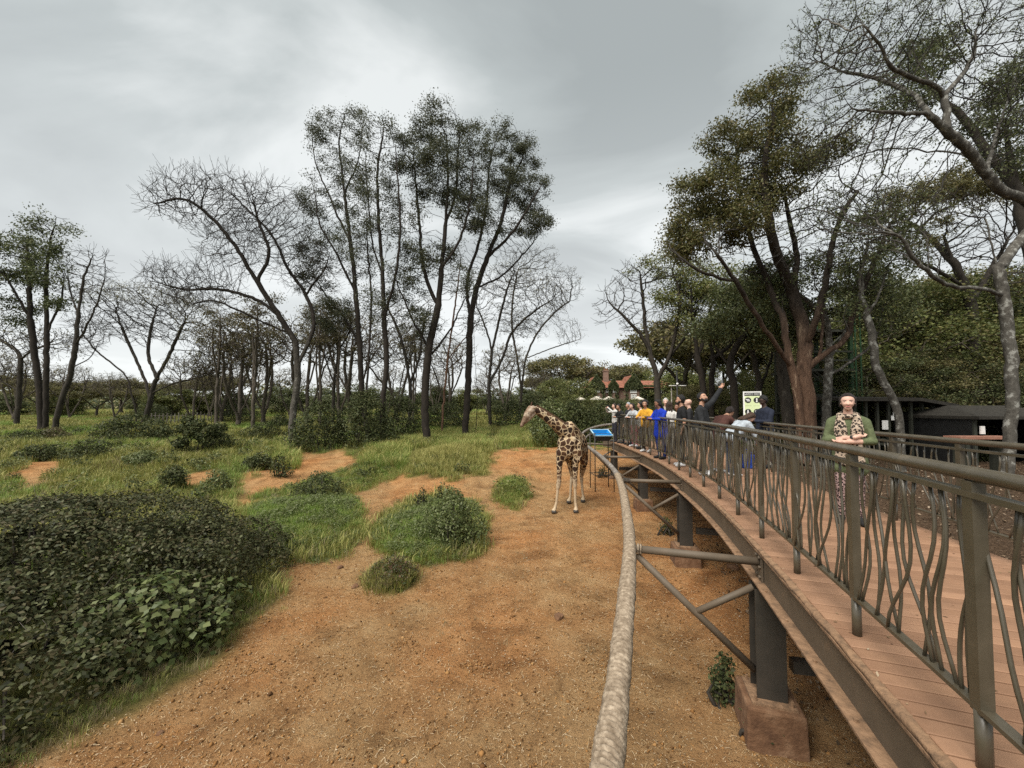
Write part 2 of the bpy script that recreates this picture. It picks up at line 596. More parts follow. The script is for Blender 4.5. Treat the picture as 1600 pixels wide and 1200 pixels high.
def build_deck():
    m, n, l, out = new_mat('composite_plank')
    v = coords(n, l, (1, 1, 1), True)
    oi = n.new('ShaderNodeObjectInfo')
    c = ramp(n, l, oi.outputs['Random'], [(0, (0.230, 0.125, 0.072)), (0.5, (0.270, 0.150, 0.087)), (1, (0.325, 0.184, 0.110))])
    f = noise(n, l, v, 2.5, 6, 0.65)
    d = ramp(n, l, f, [(0.35, (0.80, 0.80, 0.80)), (0.55, (1, 1, 1)), (0.75, (1.18, 1.2, 1.18))])
    c = mixc(n, l, 1.0, c, d, 'MULTIPLY')
    f3 = noise(n, l, v, 60, 5, 0.7)
    sp = ramp(n, l, f3, [(0.62, (0, 0, 0)), (0.75, (0.6, 0.6, 0.6))])
    c = mixc(n, l, sp, c, (0.34, 0.22, 0.13))
    nm = bump(n, l, f3, 0.25, 0.004)
    principled(n, l, out, c, 0.68, 0, nm, 0.35)
    nb = 166
    SL = at_s(L_EDGE, 0.0)[2]; SR = at_s(R_EDGE, 0.0)[2]
    for i in range(nb):
        a0, a1 = i / nb, (i + 1) / nb
        pl, tl, _ = at_s(L_EDGE, np.array([a0 * SL + 0.0055, a1 * SL - 0.0055]))
        pr, tr, _ = at_s(R_EDGE, np.array([a0 * SR + 0.0055, a1 * SR - 0.0055]))
        dz = RNG.uniform(-0.0015, 0.0015)
        jl = RNG.uniform(-0.006, 0.006)
        dirv = (pr[0] - pl[0]); dirv /= np.linalg.norm(dirv)
        q = [pl[0] + dirv * jl, pr[0], pr[1], pl[1] + dirv * jl]
        c0 = np.mean(q, axis=0)
        V = np.array([[*(p - c0)[:2], dz] for p in q] + [[*(p - c0)[:2], -0.028] for p in q])
        me = bpy.data.meshes.new('plank')
        me.from_pydata(V.tolist(), [], [(0, 1, 2, 3), (7, 6, 5, 4), (0, 4, 5, 1), (1, 5, 6, 2), (2, 6, 7, 3), (3, 7, 4, 0)])
        me.materials.append(m)
        o = put('plank', me, plat, c0)
        b = o.modifiers.new('b', 'BEVEL'); b.width = 0.004; b.segments = 1


build_deck()


def sweep(path, prof, closed=True):
    """prof: list of (outward, z); path polyline; outward = left of travel"""
    path = np.asarray(path, float)
    t = np.gradient(path, axis=0); t[:, 2] = 0
    t /= np.linalg.norm(t, axis=1)[:, None]
    nrm = np.stack([-t[:, 1], t[:, 0], np.zeros(len(t))], 1)
    prof = np.asarray(prof, float)
    k = len(prof)
    V = path[:, None, :] + nrm[:, None, :] * prof[None, :, 0, None] + np.array([0, 0, 1.0]) * prof[None, :, 1, None]
    F = []
    for i in range(len(path) - 1):
        for j in range(k if closed else k - 1):
            q = (j + 1) % k
            F.append((i * k + j, i * k + q, (i + 1) * k + q, (i + 1) * k + j))
    F.append(tuple(range(k))[::-1]); F.append(tuple((len(path) - 1) * k + j for j in range(k)))
    return V.reshape(-1, 3), F


def build_beams():
    for edge, sgn in ((L_EDGE, 1), (R_EDGE, -1)):
        path = edge[::20]
        def pr(l):
            q = [(sgn * a, z) for a, z in l]
            return q if sgn > 0 else q[::-1]
        web = MB().add(*sweep(path, pr([(-0.004, -0.050), (0.010, -0.050), (0.010, -0.335), (-0.004, -0.335)]))).build('edge_beam', M['steel'], plat)
        MB().add(*sweep(path, pr([(-0.05, -0.032), (0.052, -0.032), (0.052, -0.049), (-0.05, -0.049)]))).build('top_flange', M['dust'], web)
        MB().add(*sweep(path, pr([(-0.05, -0.3355), (0.10, -0.3355), (0.10, -0.352), (-0.05, -0.352)]))).build('bottom_flange', M['dust'], web)
        # bolts along the lower flange
        S = at_s(edge, 0.0)[2]
        p, t, _ = at_s(edge, np.arange(0.3, S, 0.55))
        for q, tt in zip(p, t):
            nn = np.array([-tt[1], tt[0], 0]) * sgn
            if q[1] < 10 and sgn > 0:
                MB().tube([q + nn * 0.06 + [0, 0, -0.336], q + nn * 0.06 + [0, 0, -0.318]], 0.013, 6).build('bolt', M['dust'], web)
    # red dust and grit lying along the outer top edge
    V, F = sweep(L_EDGE[::6], [(-0.03, -0.031), (0.05, -0.031), (0.035, -0.012), (0.0, -0.006), (-0.02, -0.012)])
    V = V + RNG.normal(0, 0.004, V.shape)
    tag(MB().add(V, F).build('grit', M['dust'], plat, True), kind='stuff')


build_beams()
COLS = [(4.13, 0), (8.5, 1), (12.8, 2), (17.1, 3)]
BARRIER = resample([(-0.3, -0.1, -0.15), (0.40, 1.72, -0.15), (0.756, 2.7, -0.15), (1.39, 4.6, -0.15), (1.85, 6.3, -0.15), (2.29, 8.1, -0.15), (2.66, 10.0, -0.15),
                    (2.95, 12.5, -0.15), (3.12, 15, -0.14), (3.2, 17.2, -0.08), (3.5, 19.5, 0.08), (4.25, 21.4, 0.3), (5.5, 22.6, 0.5), (7.2, 23.2, 0.55)], 0.03)


def build_columns():
    for yc, k in COLS:
        i = int(np.argmin(abs(L_EDGE[:, 1] - yc)))
        e = L_EDGE[i]
        t = L_EDGE[min(i + 5, len(L_EDGE) - 1)] - L_EDGE[i - 5]; t /= np.linalg.norm(t)
        nn = np.array([-t[1], t[0], 0])
        Mx = np.stack([-nn, t, [0, 0, 1]], 1)     # local x = inward, y = along, z = up
        c = e - nn * 0.03
        col = MB()
        col.box(c - t * 0.11 + [0, 0, -0.945], (0.27, 0.016, 1.09), Mx).box(c + t * 0.11 + [0, 0, -0.945], (0.27, 0.016, 1.09), Mx).box(c + [0, 0, -0.945], (0.014, 0.204, 1.09), Mx)
        co = col.build('column', M['steel_dark'], plat)
        pl = MB().box(e + nn * 0.024 + [0, 0, -0.20], (0.016, 0.17, 0.36), Mx).build('bracket', M['steel'], co)
        for dz in (-0.09, -0.19, -0.29):
            for dy in (-0.05, 0.05):
                q = e + nn * 0.033 + t * dy + [0, 0, dz]
                MB().tube([q, q + nn * 0.02], 0.016, 6).build('bolt', M['steel'], co)
        MB().box(c + [0, 0, -1.502], (0.40, 0.40, 0.025), Mx).build('base_plate', M['dust'], co)
        for sx in (-1, 1):
            for sy in (-1, 1):
                q = c + Mx @ np.array([sx * 0.16, sy * 0.16, -1.49])
                MB().tube([q, q + [0, 0, 0.05]], 0.014, 6).build('bolt', M['dust'], co)
        MB().box(c + [0, 0, -1.765], (0.54, 0.54, 0.50), Mx, 0.94).build('footing', M['concrete'], plat, bevel=0.02)
        # outrigger that carries the barrier rail
        j = int(np.argmin(np.linalg.norm(BARRIER[:, :2] - (e + nn * 1.28)[:2], axis=1)))
        b = BARRIER[j]
        s0 = e + nn * 0.034 + [0, 0, -0.15]
        MB().tube([s0, b + (s0 - b) * 0.045], 0.043, 12).build('outrigger', M['steel'], plat, True)
        q0 = b + (s0 - b) * 0.06 + [0, 0, -0.07]
        q1 = c + nn * 0.12 + [0, 0, -1.28]
        MB().tube([q0, q1], 0.038, 12).build('brace', M['steel'], plat, True)
        mid = q0 + (q1 - q0) * 0.52
        MB().tube([c + nn * 0.12 + [0, 0, -0.42], mid], 0.034, 12).build('brace', M['steel'], plat, True)
        # cross beam to the far side, with its column
        jr = int(np.argmin(np.linalg.norm(R_EDGE[:, :2] - e[:2], axis=1)))
        f = R_EDGE[jr]
        dv = (f - e); ln = np.linalg.norm(dv); dv /= ln
        My = np.stack([dv, [-dv[1], dv[0], 0], [0, 0, 1]], 1)
        MB().box((e + f) / 2 + [0, 0, -0.20], (ln - 0.5, 0.12, 0.26), My).build('cross_beam', M['steel_dark'], plat)
        MB().box((e + f) / 2 + [0, 0, -1.18], (ln - 0.5, 0.10, 0.12), My).build('tie_beam', M['steel_dark'], plat)
        MB().box(f - dv * 0.2 + [0, 0, -0.96], (0.2, 0.2, 1.1), My).build('column', M['steel_dark'], plat)
        MB().box(f - dv * 0.2 + [0, 0, -1.75], (0.6, 0.6, 0.5), My, 0.96).build('footing', M['concrete'], plat)


build_columns()


# ------------------------------------------------------------------ barrier rail wrapped in rope
def build_barrier():
    t = thing('barrier_rail', BARRIER[60], 'long curved giraffe barrier pole wrapped in pale rope beside the walkway', 'barrier')
    off = -BARRIER[60]
    s = np.r_[0, np.cumsum(np.linalg.norm(np.diff(BARRIER, axis=0), axis=1))]
    y_end = 9.4
    k = int(np.argmin(abs(BARRIER[:, 1] - y_end)))
    MB().tube(BARRIER[:k:4] + off, 0.058, 12).build('pipe', M['pole'], t, True)
    MB().tube(BARRIER[k - 4::5] + off, 0.066, 14).build('pole', M['pole'], t, True)
    # helical rope
    P0 = BARRIER[:k] + off
    sk = s[:k]
    turns = sk[-1] / 0.036
    m = int(turns * 12)
    q = np.linspace(0, sk[-1], m)
    c = np.stack([np.interp(q, sk, P0[:, a]) for a in range(3)], 1)
    tg = np.gradient(c, axis=0); tg /= np.linalg.norm(tg, axis=1)[:, None]
    u = np.cross(tg, [0, 0, 1.0]); u /= np.linalg.norm(u, axis=1)[:, None]
    w = np.cross(u, tg)
    a = 2 * np.pi * turns * q / sk[-1]
    rr = 0.0560 + 0.0022 * np.sin(a * 0.137) + RNG.normal(0, 0.0012, m) + 0.0035 * np.sin(q * 5.3) * np.sin(q * 2.1)
    rad = u * np.cos(a)[:, None] + w * np.sin(a)[:, None]
    hc = c + rad * rr[:, None]
    ht = np.gradient(hc, axis=0); ht /= np.linalg.norm(ht, axis=1)[:, None]
    n2 = np.cross(ht, rad)
    ns = 5
    ang = np.linspace(0, 2 * np.pi, ns, endpoint=False)
    V = hc[:, None, :] + 0.0188 * (np.cos(ang)[None, :, None] * rad[:, None, :] + np.sin(ang)[None, :, None] * n2[:, None, :])
    i = np.arange(m - 1)[:, None] * ns + np.arange(ns)[None, :]
    i2 = np.arange(m - 1)[:, None] * ns + (np.arange(ns)[None, :] + 1) % ns
    Q = np.stack([i, i2, i2 + ns, i + ns], -1).reshape(-1, 4)
    ro = put('rope_wrapping', mesh_np('rope_wrapping', V.reshape(-1, 3), Q, mats=M['rope']), t)
    tag(ro, kind='stuff')
    # lashings where the outriggers meet the pole
    for yc, kk in COLS[:3]:
        e = L_EDGE[int(np.argmin(abs(L_EDGE[:, 1] - yc)))]
        tt = L_EDGE[int(np.argmin(abs(L_EDGE[:, 1] - yc))) + 5] - e; tt /= np.linalg.norm(tt)
        nn = np.array([-tt[1], tt[0], 0])
        j = int(np.argmin(np.linalg.norm(BARRIER[:, :2] - (e + nn * 1.28)[:2], axis=1)))
        b = BARRIER[j]
        mb = MB()
        for q in range(5 if kk else 2):
            x0 = b + (e - b) * (0.07 + 0.022 * q) + [0, 0, -0.15 * (0.07 + 0.022 * q)]
            aa = np.linspace(0, 2 * np.pi, 13)
            ring = x0 + 0.052 * (np.cos(aa)[:, None] * np.array([tt]) + np.sin(aa)[:, None] * np.array([[0, 0, 1.0]]))
            mb.tube(ring + off, 0.012, 5, False)
        mb.build('lashing', M['rope'] if kk == 0 else M['steel_dark'], t, True)
    # lower pole round the far end
    low = BARRIER[k + 260:: 5] + np.array([0.15, 0, -0.24]) + off
    MB().tube(low, 0.05, 10).build('second_pole', M['pole'], t, True)


build_barrier()


# ------------------------------------------------------------------ railings
BAL = []


def baluster_meshes():
    rg = np.random.default_rng(21)
    z0, z1 = 0.248, 1.10
    for k in range(12):
        tt = np.linspace(0, 1, 11)
        lean = rg.uniform(-0.17, 0.17)
        A = rg.uniform(0.025, 0.06) * (1 if k % 2 else -1)
        ph = rg.uniform(0, 0.6)
        x = lean * (tt - 0.5) + A * np.sin(np.pi * (1.6 * tt + ph)) + 0.012 * np.sin(np.pi * 3 * tt + k)
        y = 0.012 * np.sin(np.pi * tt * 2 + k) + (0.010 if k % 2 else -0.010)
        BAL.append(MB().tube(np.stack([x, y, z0 + (z1 - z0) * tt], 1), 0.0082, 6).mesh('baluster', M['rail'], True))
    # short hooked bar that springs from a post
    tt = np.linspace(0, 1, 9)
    for sg in (1, -1):
        BAL.append(MB().tube(np.stack([sg * (0.03 + 0.085 * np.sin(np.pi * 0.62 * tt)), 0 * tt, 0.74 - 0.49 * tt + 0.02 * np.sin(np.pi * tt)], 1), 0.0082, 6).mesh('baluster', M['rail'], True))


baluster_meshes()


def post_mesh(h):
    mb = MB()
    mb.box((0, 0, (0.225 + h) / 2), (0.056, 0.046, h - 0.225))
    mb.tube([(0, 0, -0.03), (0, 0, 0.235)], 0.026, 14)
    me = mb.mesh('post', M['rail'])
    for p in me.polygons:
        p.use_smooth = len(p.vertices) == 4 and p.area < 0.0045
    return me


def railing(name, curve, label, sgn, hh, post_s, bal_step, group=None, lod_from=99):
    """curve: base line on the deck"""
    S = at_s(curve, 0.0)[2]
    base = curve[len(curve) // 2]
    t = thing(name, base, label, 'railing', group)
    off = -base
    z = np.array([0, 0, 1.0])
    c = curve[::12]
    MB().tube(c + off + z * hh, 0.031, 16).build('handrail', M['rail'], t, True)
    MB().add(*(lambda VF: (VF[0] + off, VF[1]))(sweep(c, [(-0.026, hh - 0.097), (0.026, hh - 0.097), (0.026, hh - 0.072), (-0.026, hh - 0.072)]))).build('top_bar', M['rail'], t)
    MB().add(*(lambda VF: (VF[0] + off, VF[1]))(sweep(c, [(-0.024, 0.232), (0.024, 0.232), (0.024, 0.252), (-0.024, 0.252)]))).build('bottom_bar', M['rail'], t)
    pm = post_mesh(hh - 0.03)
    sp = np.arange(post_s, S - 0.05, 0.985)
    p, tg, _ = at_s(curve, sp)
    sc = (hh - 0.10 - 0.248) / (1.10 - 0.248)
    for q, tt in zip(p, tg):
        put('post', pm, t, q + off, (0, 0, math.atan2(tt[1], tt[0])))
    far_b = MB()
    sb = np.arange(0.05, S - 0.03, bal_step)
    sb = sb + RNG.uniform(-0.018, 0.018, len(sb))
    p, tg, _ = at_s(curve, sb)
    for q, tt, s_ in zip(p, tg, sb):
        if np.min(abs(sp - s_)) < 0.055:
            continue
        k = int(RNG.integers(0, 12))
        if q[1] > 13.5:            # the farthest bars: one joined part
            me_ = BAL[k]; vv = np.empty(len(me_.vertices) * 3, np.float32); me_.vertices.foreach_get('co', vv); vv = vv.reshape(-1, 3).astype(float)
            a_ = math.atan2(tt[1], tt[0]); c_, s2_ = math.cos(a_), math.sin(a_)
            vv = np.stack([vv[:, 0] * c_ - vv[:, 1] * s2_, vv[:, 0] * s2_ + vv[:, 1] * c_, 0.25 + (vv[:, 2] - 0.25) * sc], 1) + q + off
            far_b.add(vv, [tuple(p_.vertices) for p_ in me_.polygons])
            continue
        o = put('baluster', BAL[k], t, q + off, (0, 0, math.atan2(tt[1], tt[0]) + (math.pi if RNG.random() < 0.5 else 0)))
        o.scale = (1, 1, sc); o.location.z += 0.25 * (1 - sc)
    if far_b.n:
        tag(far_b.build('joined_balusters', M['rail'], t, True), kind='stuff')
    for q, tt in zip(*at_s(curve, sp)[:2]):
        for b in (12, 13):
            if RNG.random() < 0.6 and q[1] < 9:
                put('baluster', BAL[b], t, q + off + [0, 0, RNG.uniform(-0.02, 0.02)], (0, 0, math.atan2(tt[1], tt[0])))
    return t


def inset(edge, d):
    t = np.gradient(edge, axis=0)
    t /= np.linalg.norm(t, axis=1)[:, None]
    return edge + np.stack([t[:, 1], -t[:, 0], 0 * t[:, 0]], 1) * d


LR = inset(L_EDGE, 0.10)
# the near railing turns round the far end of the platform
LR = resample(np.vstack([LR[0:-10:40], [(4.66, 17.45, 0), (4.95, 18.0, 0), (5.6, 18.3, 0), (6.6, 18.4, 0), (7.6, 18.4, 0)]]), 0.02)
i0 = int(np.argmin(abs(LR[:, 1] - 0.35)))
LR = LR[i0:]
s16 = np.interp(1.62, LR[:400, 1], np.r_[0, np.cumsum(np.linalg.norm(np.diff(LR[:400], axis=0), axis=1))])
railing('railing', LR, 'near railing of wavy dark bars with thick round handrail, facing the giraffe yard', 1, 1.2, s16 % 0.985, 0.066)
RR = inset(R_EDGE, -0.10)[20:]
railing('railing', RR, 'far railing of wavy dark bars behind the woman with crossed arms', -1, 1.12, 0.6, 0.095)
# deck under the far turn
MB().add(*sweep(resample([(4.5, 17.4, 0), (6.2, 17.9, 0), (8.0, 17.4, 0)], 0.2), [(-0.2, -0.004), (0.75, -0.004), (0.75, -0.3), (-0.2, -0.3)])).build('deck_edge', M['steel'], plat)


def deck_litter():
    rg = np.random.default_rng(71)
    n = 700
    i = rg.integers(30, len(L_EDGE) - 30, n); f = rg.beta(0.7, 0.7, n)
    j = np.clip((i / len(L_EDGE) * len(R_EDGE)).astype(int), 0, len(R_EDGE) - 1)
    c = L_EDGE[i] * (1 - f)[:, None] + R_EDGE[j] * f[:, None] + np.array([0, 0, 0.004])
    a = rg.uniform(0, 6.28, n); L = rg.uniform(0.006, 0.022, n); W = L * rg.uniform(0.2, 0.6, n)
    d = np.stack([np.cos(a), np.sin(a), rg.normal(0, 0.15, n)], -1) * L[:, None]; w = np.stack([-np.sin(a), np.cos(a), rg.normal(0, 0.2, n)], -1) * W[:, None]
    V = np.stack([c - d, c + w + [0, 0, 0.003], c + d + [0, 0, 0.004], c - w], 1).reshape(-1, 3)
    m = mat_leaf('deck_scrap', [(0.10, 0.06, 0.03), (0.24, 0.16, 0.09), (0.45, 0.36, 0.25)], 0.0, 0.9, 0.2)
    tag(put('deck_litter', mesh_np('deck_litter', V, np.arange(4 * n).reshape(-1, 4), mats=m)), 'dry leaf scraps lying on the walkway planks', 'leaf litter', kind='stuff')


deck_litter()

# ------------------------------------------------------------------ vegetation engine
M['bark_dark'] = mat_bark('dark_bark', (0.012, 0.010, 0.008), (0.030, 0.024, 0.019), (0.075, 0.055, 0.042), 0.62)
M['bark_grey'] = mat_bark('grey_bark', (0.018, 0.015, 0.012), (0.045, 0.038, 0.030), (0.10, 0.088, 0.072), 0.6)
M['bark_pale'] = mat_bark('lichen_bark', (0.030, 0.027, 0.022), (0.085, 0.078, 0.066), (0.25, 0.245, 0.22), 0.54, 6, stretch=(1, 1, 0.8))
M['bark_red'] = mat_bark('flaking_red_bark', (0.055, 0.030, 0.020), (0.15, 0.085, 0.055), (0.33, 0.22, 0.15), 0.57, 4, stretch=(1.4, 1.4, 0.3))
M['twig'] = mat_noisy('twig_bark', [(0.3, (0.020, 0.017, 0.014)), (0.7, (0.050, 0.043, 0.036))], 2, 0.9, 0)


def mat_bark_two(name, low, high, z0, z1, scale=5, stretch=(1, 1, 0.5)):
    """bark that is lichened or flaking on the lower stem and plain on the limbs above"""
    m, n, l, out = new_mat(name)
    v = coords(n, l, stretch)
    f = noise(n, l, v, scale, 6, 0.65)
    a = ramp(n, l, f, [(0.3, low[0]), (0.5, low[1]), (0.58, low[1]), (0.66, low[2])])
    b = ramp(n, l, f, [(0.3, high[0]), (0.7, high[1])])
    tc = n.new('ShaderNodeTexCoord'); sep = n.new('ShaderNodeSeparateXYZ'); l.new(tc.outputs['Object'], sep.inputs[0])
    mr = n.new('ShaderNodeMapRange'); mr.inputs['From Min'].default_value = z0; mr.inputs['From Max'].default_value = z1; l.new(sep.outputs['Z'], mr.inputs['Value'])
    c = mixc(n, l, mr.outputs[0], a, b)
    principled(n, l, out, c, 0.9, 0, bump(n, l, noise(n, l, v, scale * 3, 6, 0.7), 1.0, 0.08), 0.2)
    return m


M['bark_pale_low'] = mat_bark_two('lichened_lower_trunk', ((0.03, 0.027, 0.022), (0.10, 0.09, 0.075), (0.30, 0.29, 0.26)), ((0.014, 0.011, 0.009), (0.038, 0.031, 0.025)), 4.0, 8.0)
M['bark_red_low'] = mat_bark_two('flaking_lower_trunk', ((0.035, 0.020, 0.013), (0.12, 0.070, 0.045), (0.33, 0.23, 0.155)), ((0.016, 0.012, 0.009), (0.050, 0.039, 0.030)), 3.6, 6.5, 4, (1.4, 1.4, 0.3))
M['bark_far'] = mat_bark('far_bark', (0.040, 0.033, 0.026), (0.095, 0.079, 0.062), (0.17, 0.15, 0.125), 0.6)  # paler copy of the grey bark: distance haze put into the colour
M['leaf_crown'] = mat_leaf('olive_brown_leaf', [(0.0440, 0.0484, 0.0165), (0.0935, 0.0968, 0.0308), (0.1540, 0.1485, 0.0528), (0.1485, 0.1100, 0.0495)], 0.3)
M['leaf_euc'] = mat_leaf('grey_green_leaf', [(0.0253, 0.0310, 0.0161), (0.0633, 0.0736, 0.0391), (0.1150, 0.1242, 0.0713), (0.0862, 0.0805, 0.0414)])
M['leaf_dark'] = mat_leaf('dark_leaf', [(0.0365, 0.0486, 0.0202), (0.0810, 0.1013, 0.0405), (0.1520, 0.1723, 0.0689), (0.1115, 0.1094, 0.0526)])
M['leaf_mid'] = mat_leaf('mid_green_leaf', [(0.0538, 0.0682, 0.0215), (0.1166, 0.1399, 0.0431), (0.2063, 0.2243, 0.0718), (0.1973, 0.1650, 0.0646)])
M['leaf_olive'] = mat_leaf('olive_leaf', [(0.0653, 0.0653, 0.0262), (0.1234, 0.1190, 0.0436), (0.2033, 0.1815, 0.0726), (0.1452, 0.1133, 0.0523)])
M['leaf_brown'] = mat_leaf('brown_leaf', [(0.060, 0.050, 0.024), (0.115, 0.092, 0.042), (0.10, 0.10, 0.042), (0.16, 0.12, 0.06)])

M['leaf_bush'] = mat_leaf('waxy_dark_leaf', [(0.018, 0.021, 0.008), (0.040, 0.046, 0.017), (0.080, 0.088, 0.036), (0.072, 0.056, 0.026), (0.125, 0.135, 0.066)], 0.15, 0.55, 0.2)
M['leaf_vine'] = mat_leaf('vine_leaf', [(0.0517, 0.0747, 0.0207), (0.0978, 0.1265, 0.0391), (0.1495, 0.1725, 0.0633), (0.1265, 0.1380, 0.0575)], 0.25, 0.5)
M['leaf_shrub'] = mat_leaf('shrub_leaf', [(0.0230, 0.0310, 0.0115), (0.0483, 0.0621, 0.0218), (0.0897, 0.1035, 0.0391), (0.0667, 0.0644, 0.0276)], 0.2, 0.6, 0.2)
M['leaf_red'] = mat_leaf('reddish_leaf', [(0.10, 0.045, 0.03), (0.07, 0.08, 0.03), (0.05, 0.065, 0.022), (0.16, 0.08, 0.05)], 0.2, 0.55)


def grow(limbs, attr, step, infl, kill, iters, rng, trop=(0, 0, 0.0), jit=0.25, max_ch=3):
    pos = [np.array(limbs[0][0], float)]
    par = [-1]
    for li, L in enumerate(limbs):
        L = np.asarray(L, float)
        seg = np.linalg.norm(np.diff(L, axis=0), axis=1)
        pts = resample(L, step) if len(L) > 2 else np.stack([L[0] + (L[1] - L[0]) * q for q in np.linspace(0, 1, max(2, int(seg.sum() / step) + 1))])
        if li == 0:
            last = 0
        else:
            A = np.array(pos)
            last = int(np.argmin(np.linalg.norm(A - pts[0], axis=1)))
        for p in pts[1:]:
            pos.append(p + rng.normal(0, 0.06 * step, 3)); par.append(last); last = len(pos) - 1
    pos = np.array(pos); par = np.array(par)
    nch = np.bincount(par[par >= 0], minlength=len(pos))
    if len(attr):
        D = np.full(len(attr), 1e9); NI = np.zeros(len(attr), int)
        def upd(idx):
            for s0 in range(0, len(idx), 400):
                ii = idx[s0:s0 + 400]
                d = np.linalg.norm(attr[:, None, :] - pos[None, ii, :], axis=2)
                k = d.argmin(1); dm = d[np.arange(len(attr)), k]
                b = dm < D
                D[b] = dm[b]; NI[b] = ii[k[b]]
        upd(np.arange(len(pos)))
        for _ in range(iters):
            live = D > kill
            attr, D, NI = attr[live], D[live], NI[live]
            if len(attr) == 0:
                break
            act = D < infl
            if not act.any():
                break
            u = attr[act] - pos[NI[act]]
            u /= np.linalg.norm(u, axis=1)[:, None] + 1e-9
            acc = np.zeros_like(pos); np.add.at(acc, NI[act], u)
            src = np.unique(NI[act])
            src = src[nch[src] < max_ch]
            if len(src) == 0:
                break
            d = acc[src]; d /= np.linalg.norm(d, axis=1)[:, None] + 1e-9
            d = d + np.array(trop) + rng.normal(0, jit, d.shape)
            d /= np.linalg.norm(d, axis=1)[:, None]
            new = pos[src] + d * step
            n0 = len(pos)
            pos = np.vstack([pos, new]); par = np.r_[par, src]
            nch[src] += 1
            nch = np.r_[nch, np.zeros(len(new), int)]
            upd(np.arange(n0, len(pos)))
    return pos, par


def add_twigs(pos, par, rng, per_tip, length, segs=3, spread=0.9, up=0.15, extra_frac=0.35):
    n = len(pos)
    nch = np.bincount(par[par >= 0], minlength=n)
    dirs = np.zeros_like(pos); dirs[1:] = pos[1:] - pos[par[1:]]
    dirs /= np.linalg.norm(dirs, axis=1)[:, None] + 1e-9
    # tips and thin nodes
    cnt = tip_counts(par)
    cand = np.where(nch == 0)[0]
    thin = np.where((cnt <= 6) & (nch > 0))[0]
    thin = thin[rng.random(len(thin)) < extra_frac]
    src = np.r_[np.repeat(cand, per_tip), np.repeat(thin, max(1, per_tip // 2))]
    d = dirs[src] + rng.normal(0, spread * 0.42, (len(src), 3)) + np.array([0, 0, up])
    d /= np.linalg.norm(d, axis=1)[:, None]
    L = length * rng.uniform(0.45, 1.15, len(src)) / segs
    p = pos[src]; last = src
    P_, Q_ = [pos], [par]
    base = n
    for s in range(segs):
        p = p + d * L[:, None]
        d = d + rng.normal(0, 0.17, d.shape) + np.array([0, 0, 0.04]); d /= np.linalg.norm(d, axis=1)[:, None]
        P_.append(p); Q_.append(last)
        last = base + np.arange(len(src)); base += len(src)
    return np.vstack(P_), np.concatenate(Q_), n


def tip_counts(par):
    n = len(par)
    nch = np.bincount(par[par >= 0], minlength=n)
    cnt = (nch == 0).astype(float)
    for i in range(n - 1, 0, -1):      # parents always precede children
        cnt[par[i]] += cnt[i]
    return cnt


def radii(pos, par, r_base, r_tip, expo=2.2):
    cnt = tip_counts(par)
    k = math.log(r_base / r_tip) / max(1e-6, math.log(max(2.0, cnt[0])))
    return r_tip * np.maximum(cnt, 1) ** min(k, 1.0)


def tubes(pos, par, r, sel, sides_of):
    """mesh arrays for the edges sel (child indices)"""
    n = len(pos)
    d = np.zeros_like(pos); d[1:] = pos[1:] - pos[par[1:]]
    ln = np.linalg.norm(d, axis=1)[:, None]
    d = d / (ln + 1e-9)
    d[0] = d[1]
    # main child of each node = thickest
    main = np.full(n, -1)
    order = np.argsort(r[1:], kind='stable') + 1
    main[par[order]] = order
    nd = d.copy()
    hm = main >= 0
    nd[hm] = d[hm] + d[main[hm]]
    nd /= np.linalg.norm(nd, axis=1)[:, None] + 1e-9
    ref = np.array([0.13, 0.98, 0.08]); ref /= np.linalg.norm(ref)
    def frame(t):
        u = np.cross(t, ref); u /= np.linalg.norm(u, axis=1)[:, None] + 1e-9
        return u, np.cross(t, u)
    VV, QQ, base = [], [], 0
    sd = sides_of(r)
    for ns in np.unique(sd[sel]):
        e = sel[sd[sel] == ns]
        a = np.linspace(0, 2 * np.pi, ns, endpoint=False)
        ca, sa = np.cos(a)[None, :, None], np.sin(a)[None, :, None]
        # child rings
        u, w = frame(nd[e])
        rc = pos[e][:, None, :] + r[e][:, None, None] * (ca * u[:, None, :] + sa * w[:, None, :])
        cid = np.full(n, -1); cid[e] = np.arange(len(e))
        p = par[e]
        share = (main[p] == e) & (cid[p] >= 0)
        # own start rings for the others
        oth = ~share
        po = p[oth]
        is_main = main[po] == e[oth]
        t0 = np.where(is_main[:, None], nd[po], d[e[oth]])
        u, w = frame(t0)
        r0 = np.where(is_main, r[po], np.minimum(r[po], r[e[oth]] * 1.15))
        rs = pos[po][:, None, :] + r0[:, None, None] * (ca * u[:, None, :] + sa * w[:, None, :])
        start = np.empty(len(e), int)
        start[share] = cid[p[share]]
        start[oth] = len(e) + np.arange(oth.sum())
        V = np.concatenate([rc, rs]).reshape(-1, 3)
        j = np.arange(ns); j2 = (j + 1) % ns
        s = start[:, None] * ns; c = np.arange(len(e))[:, None] * ns
        Q = np.stack([s + j, s + j2, c + j2, c + j], -1).reshape(-1, 4) + base
        VV.append(V); QQ.append(Q); base += len(V)
    if not VV:
        return np.zeros((0, 3)), np.zeros((0, 4), int)
    return np.vstack(VV), np.vstack(QQ)


def unit(v):
    return v / (np.linalg.norm(v, axis=-1, keepdims=True) + 1e-9)


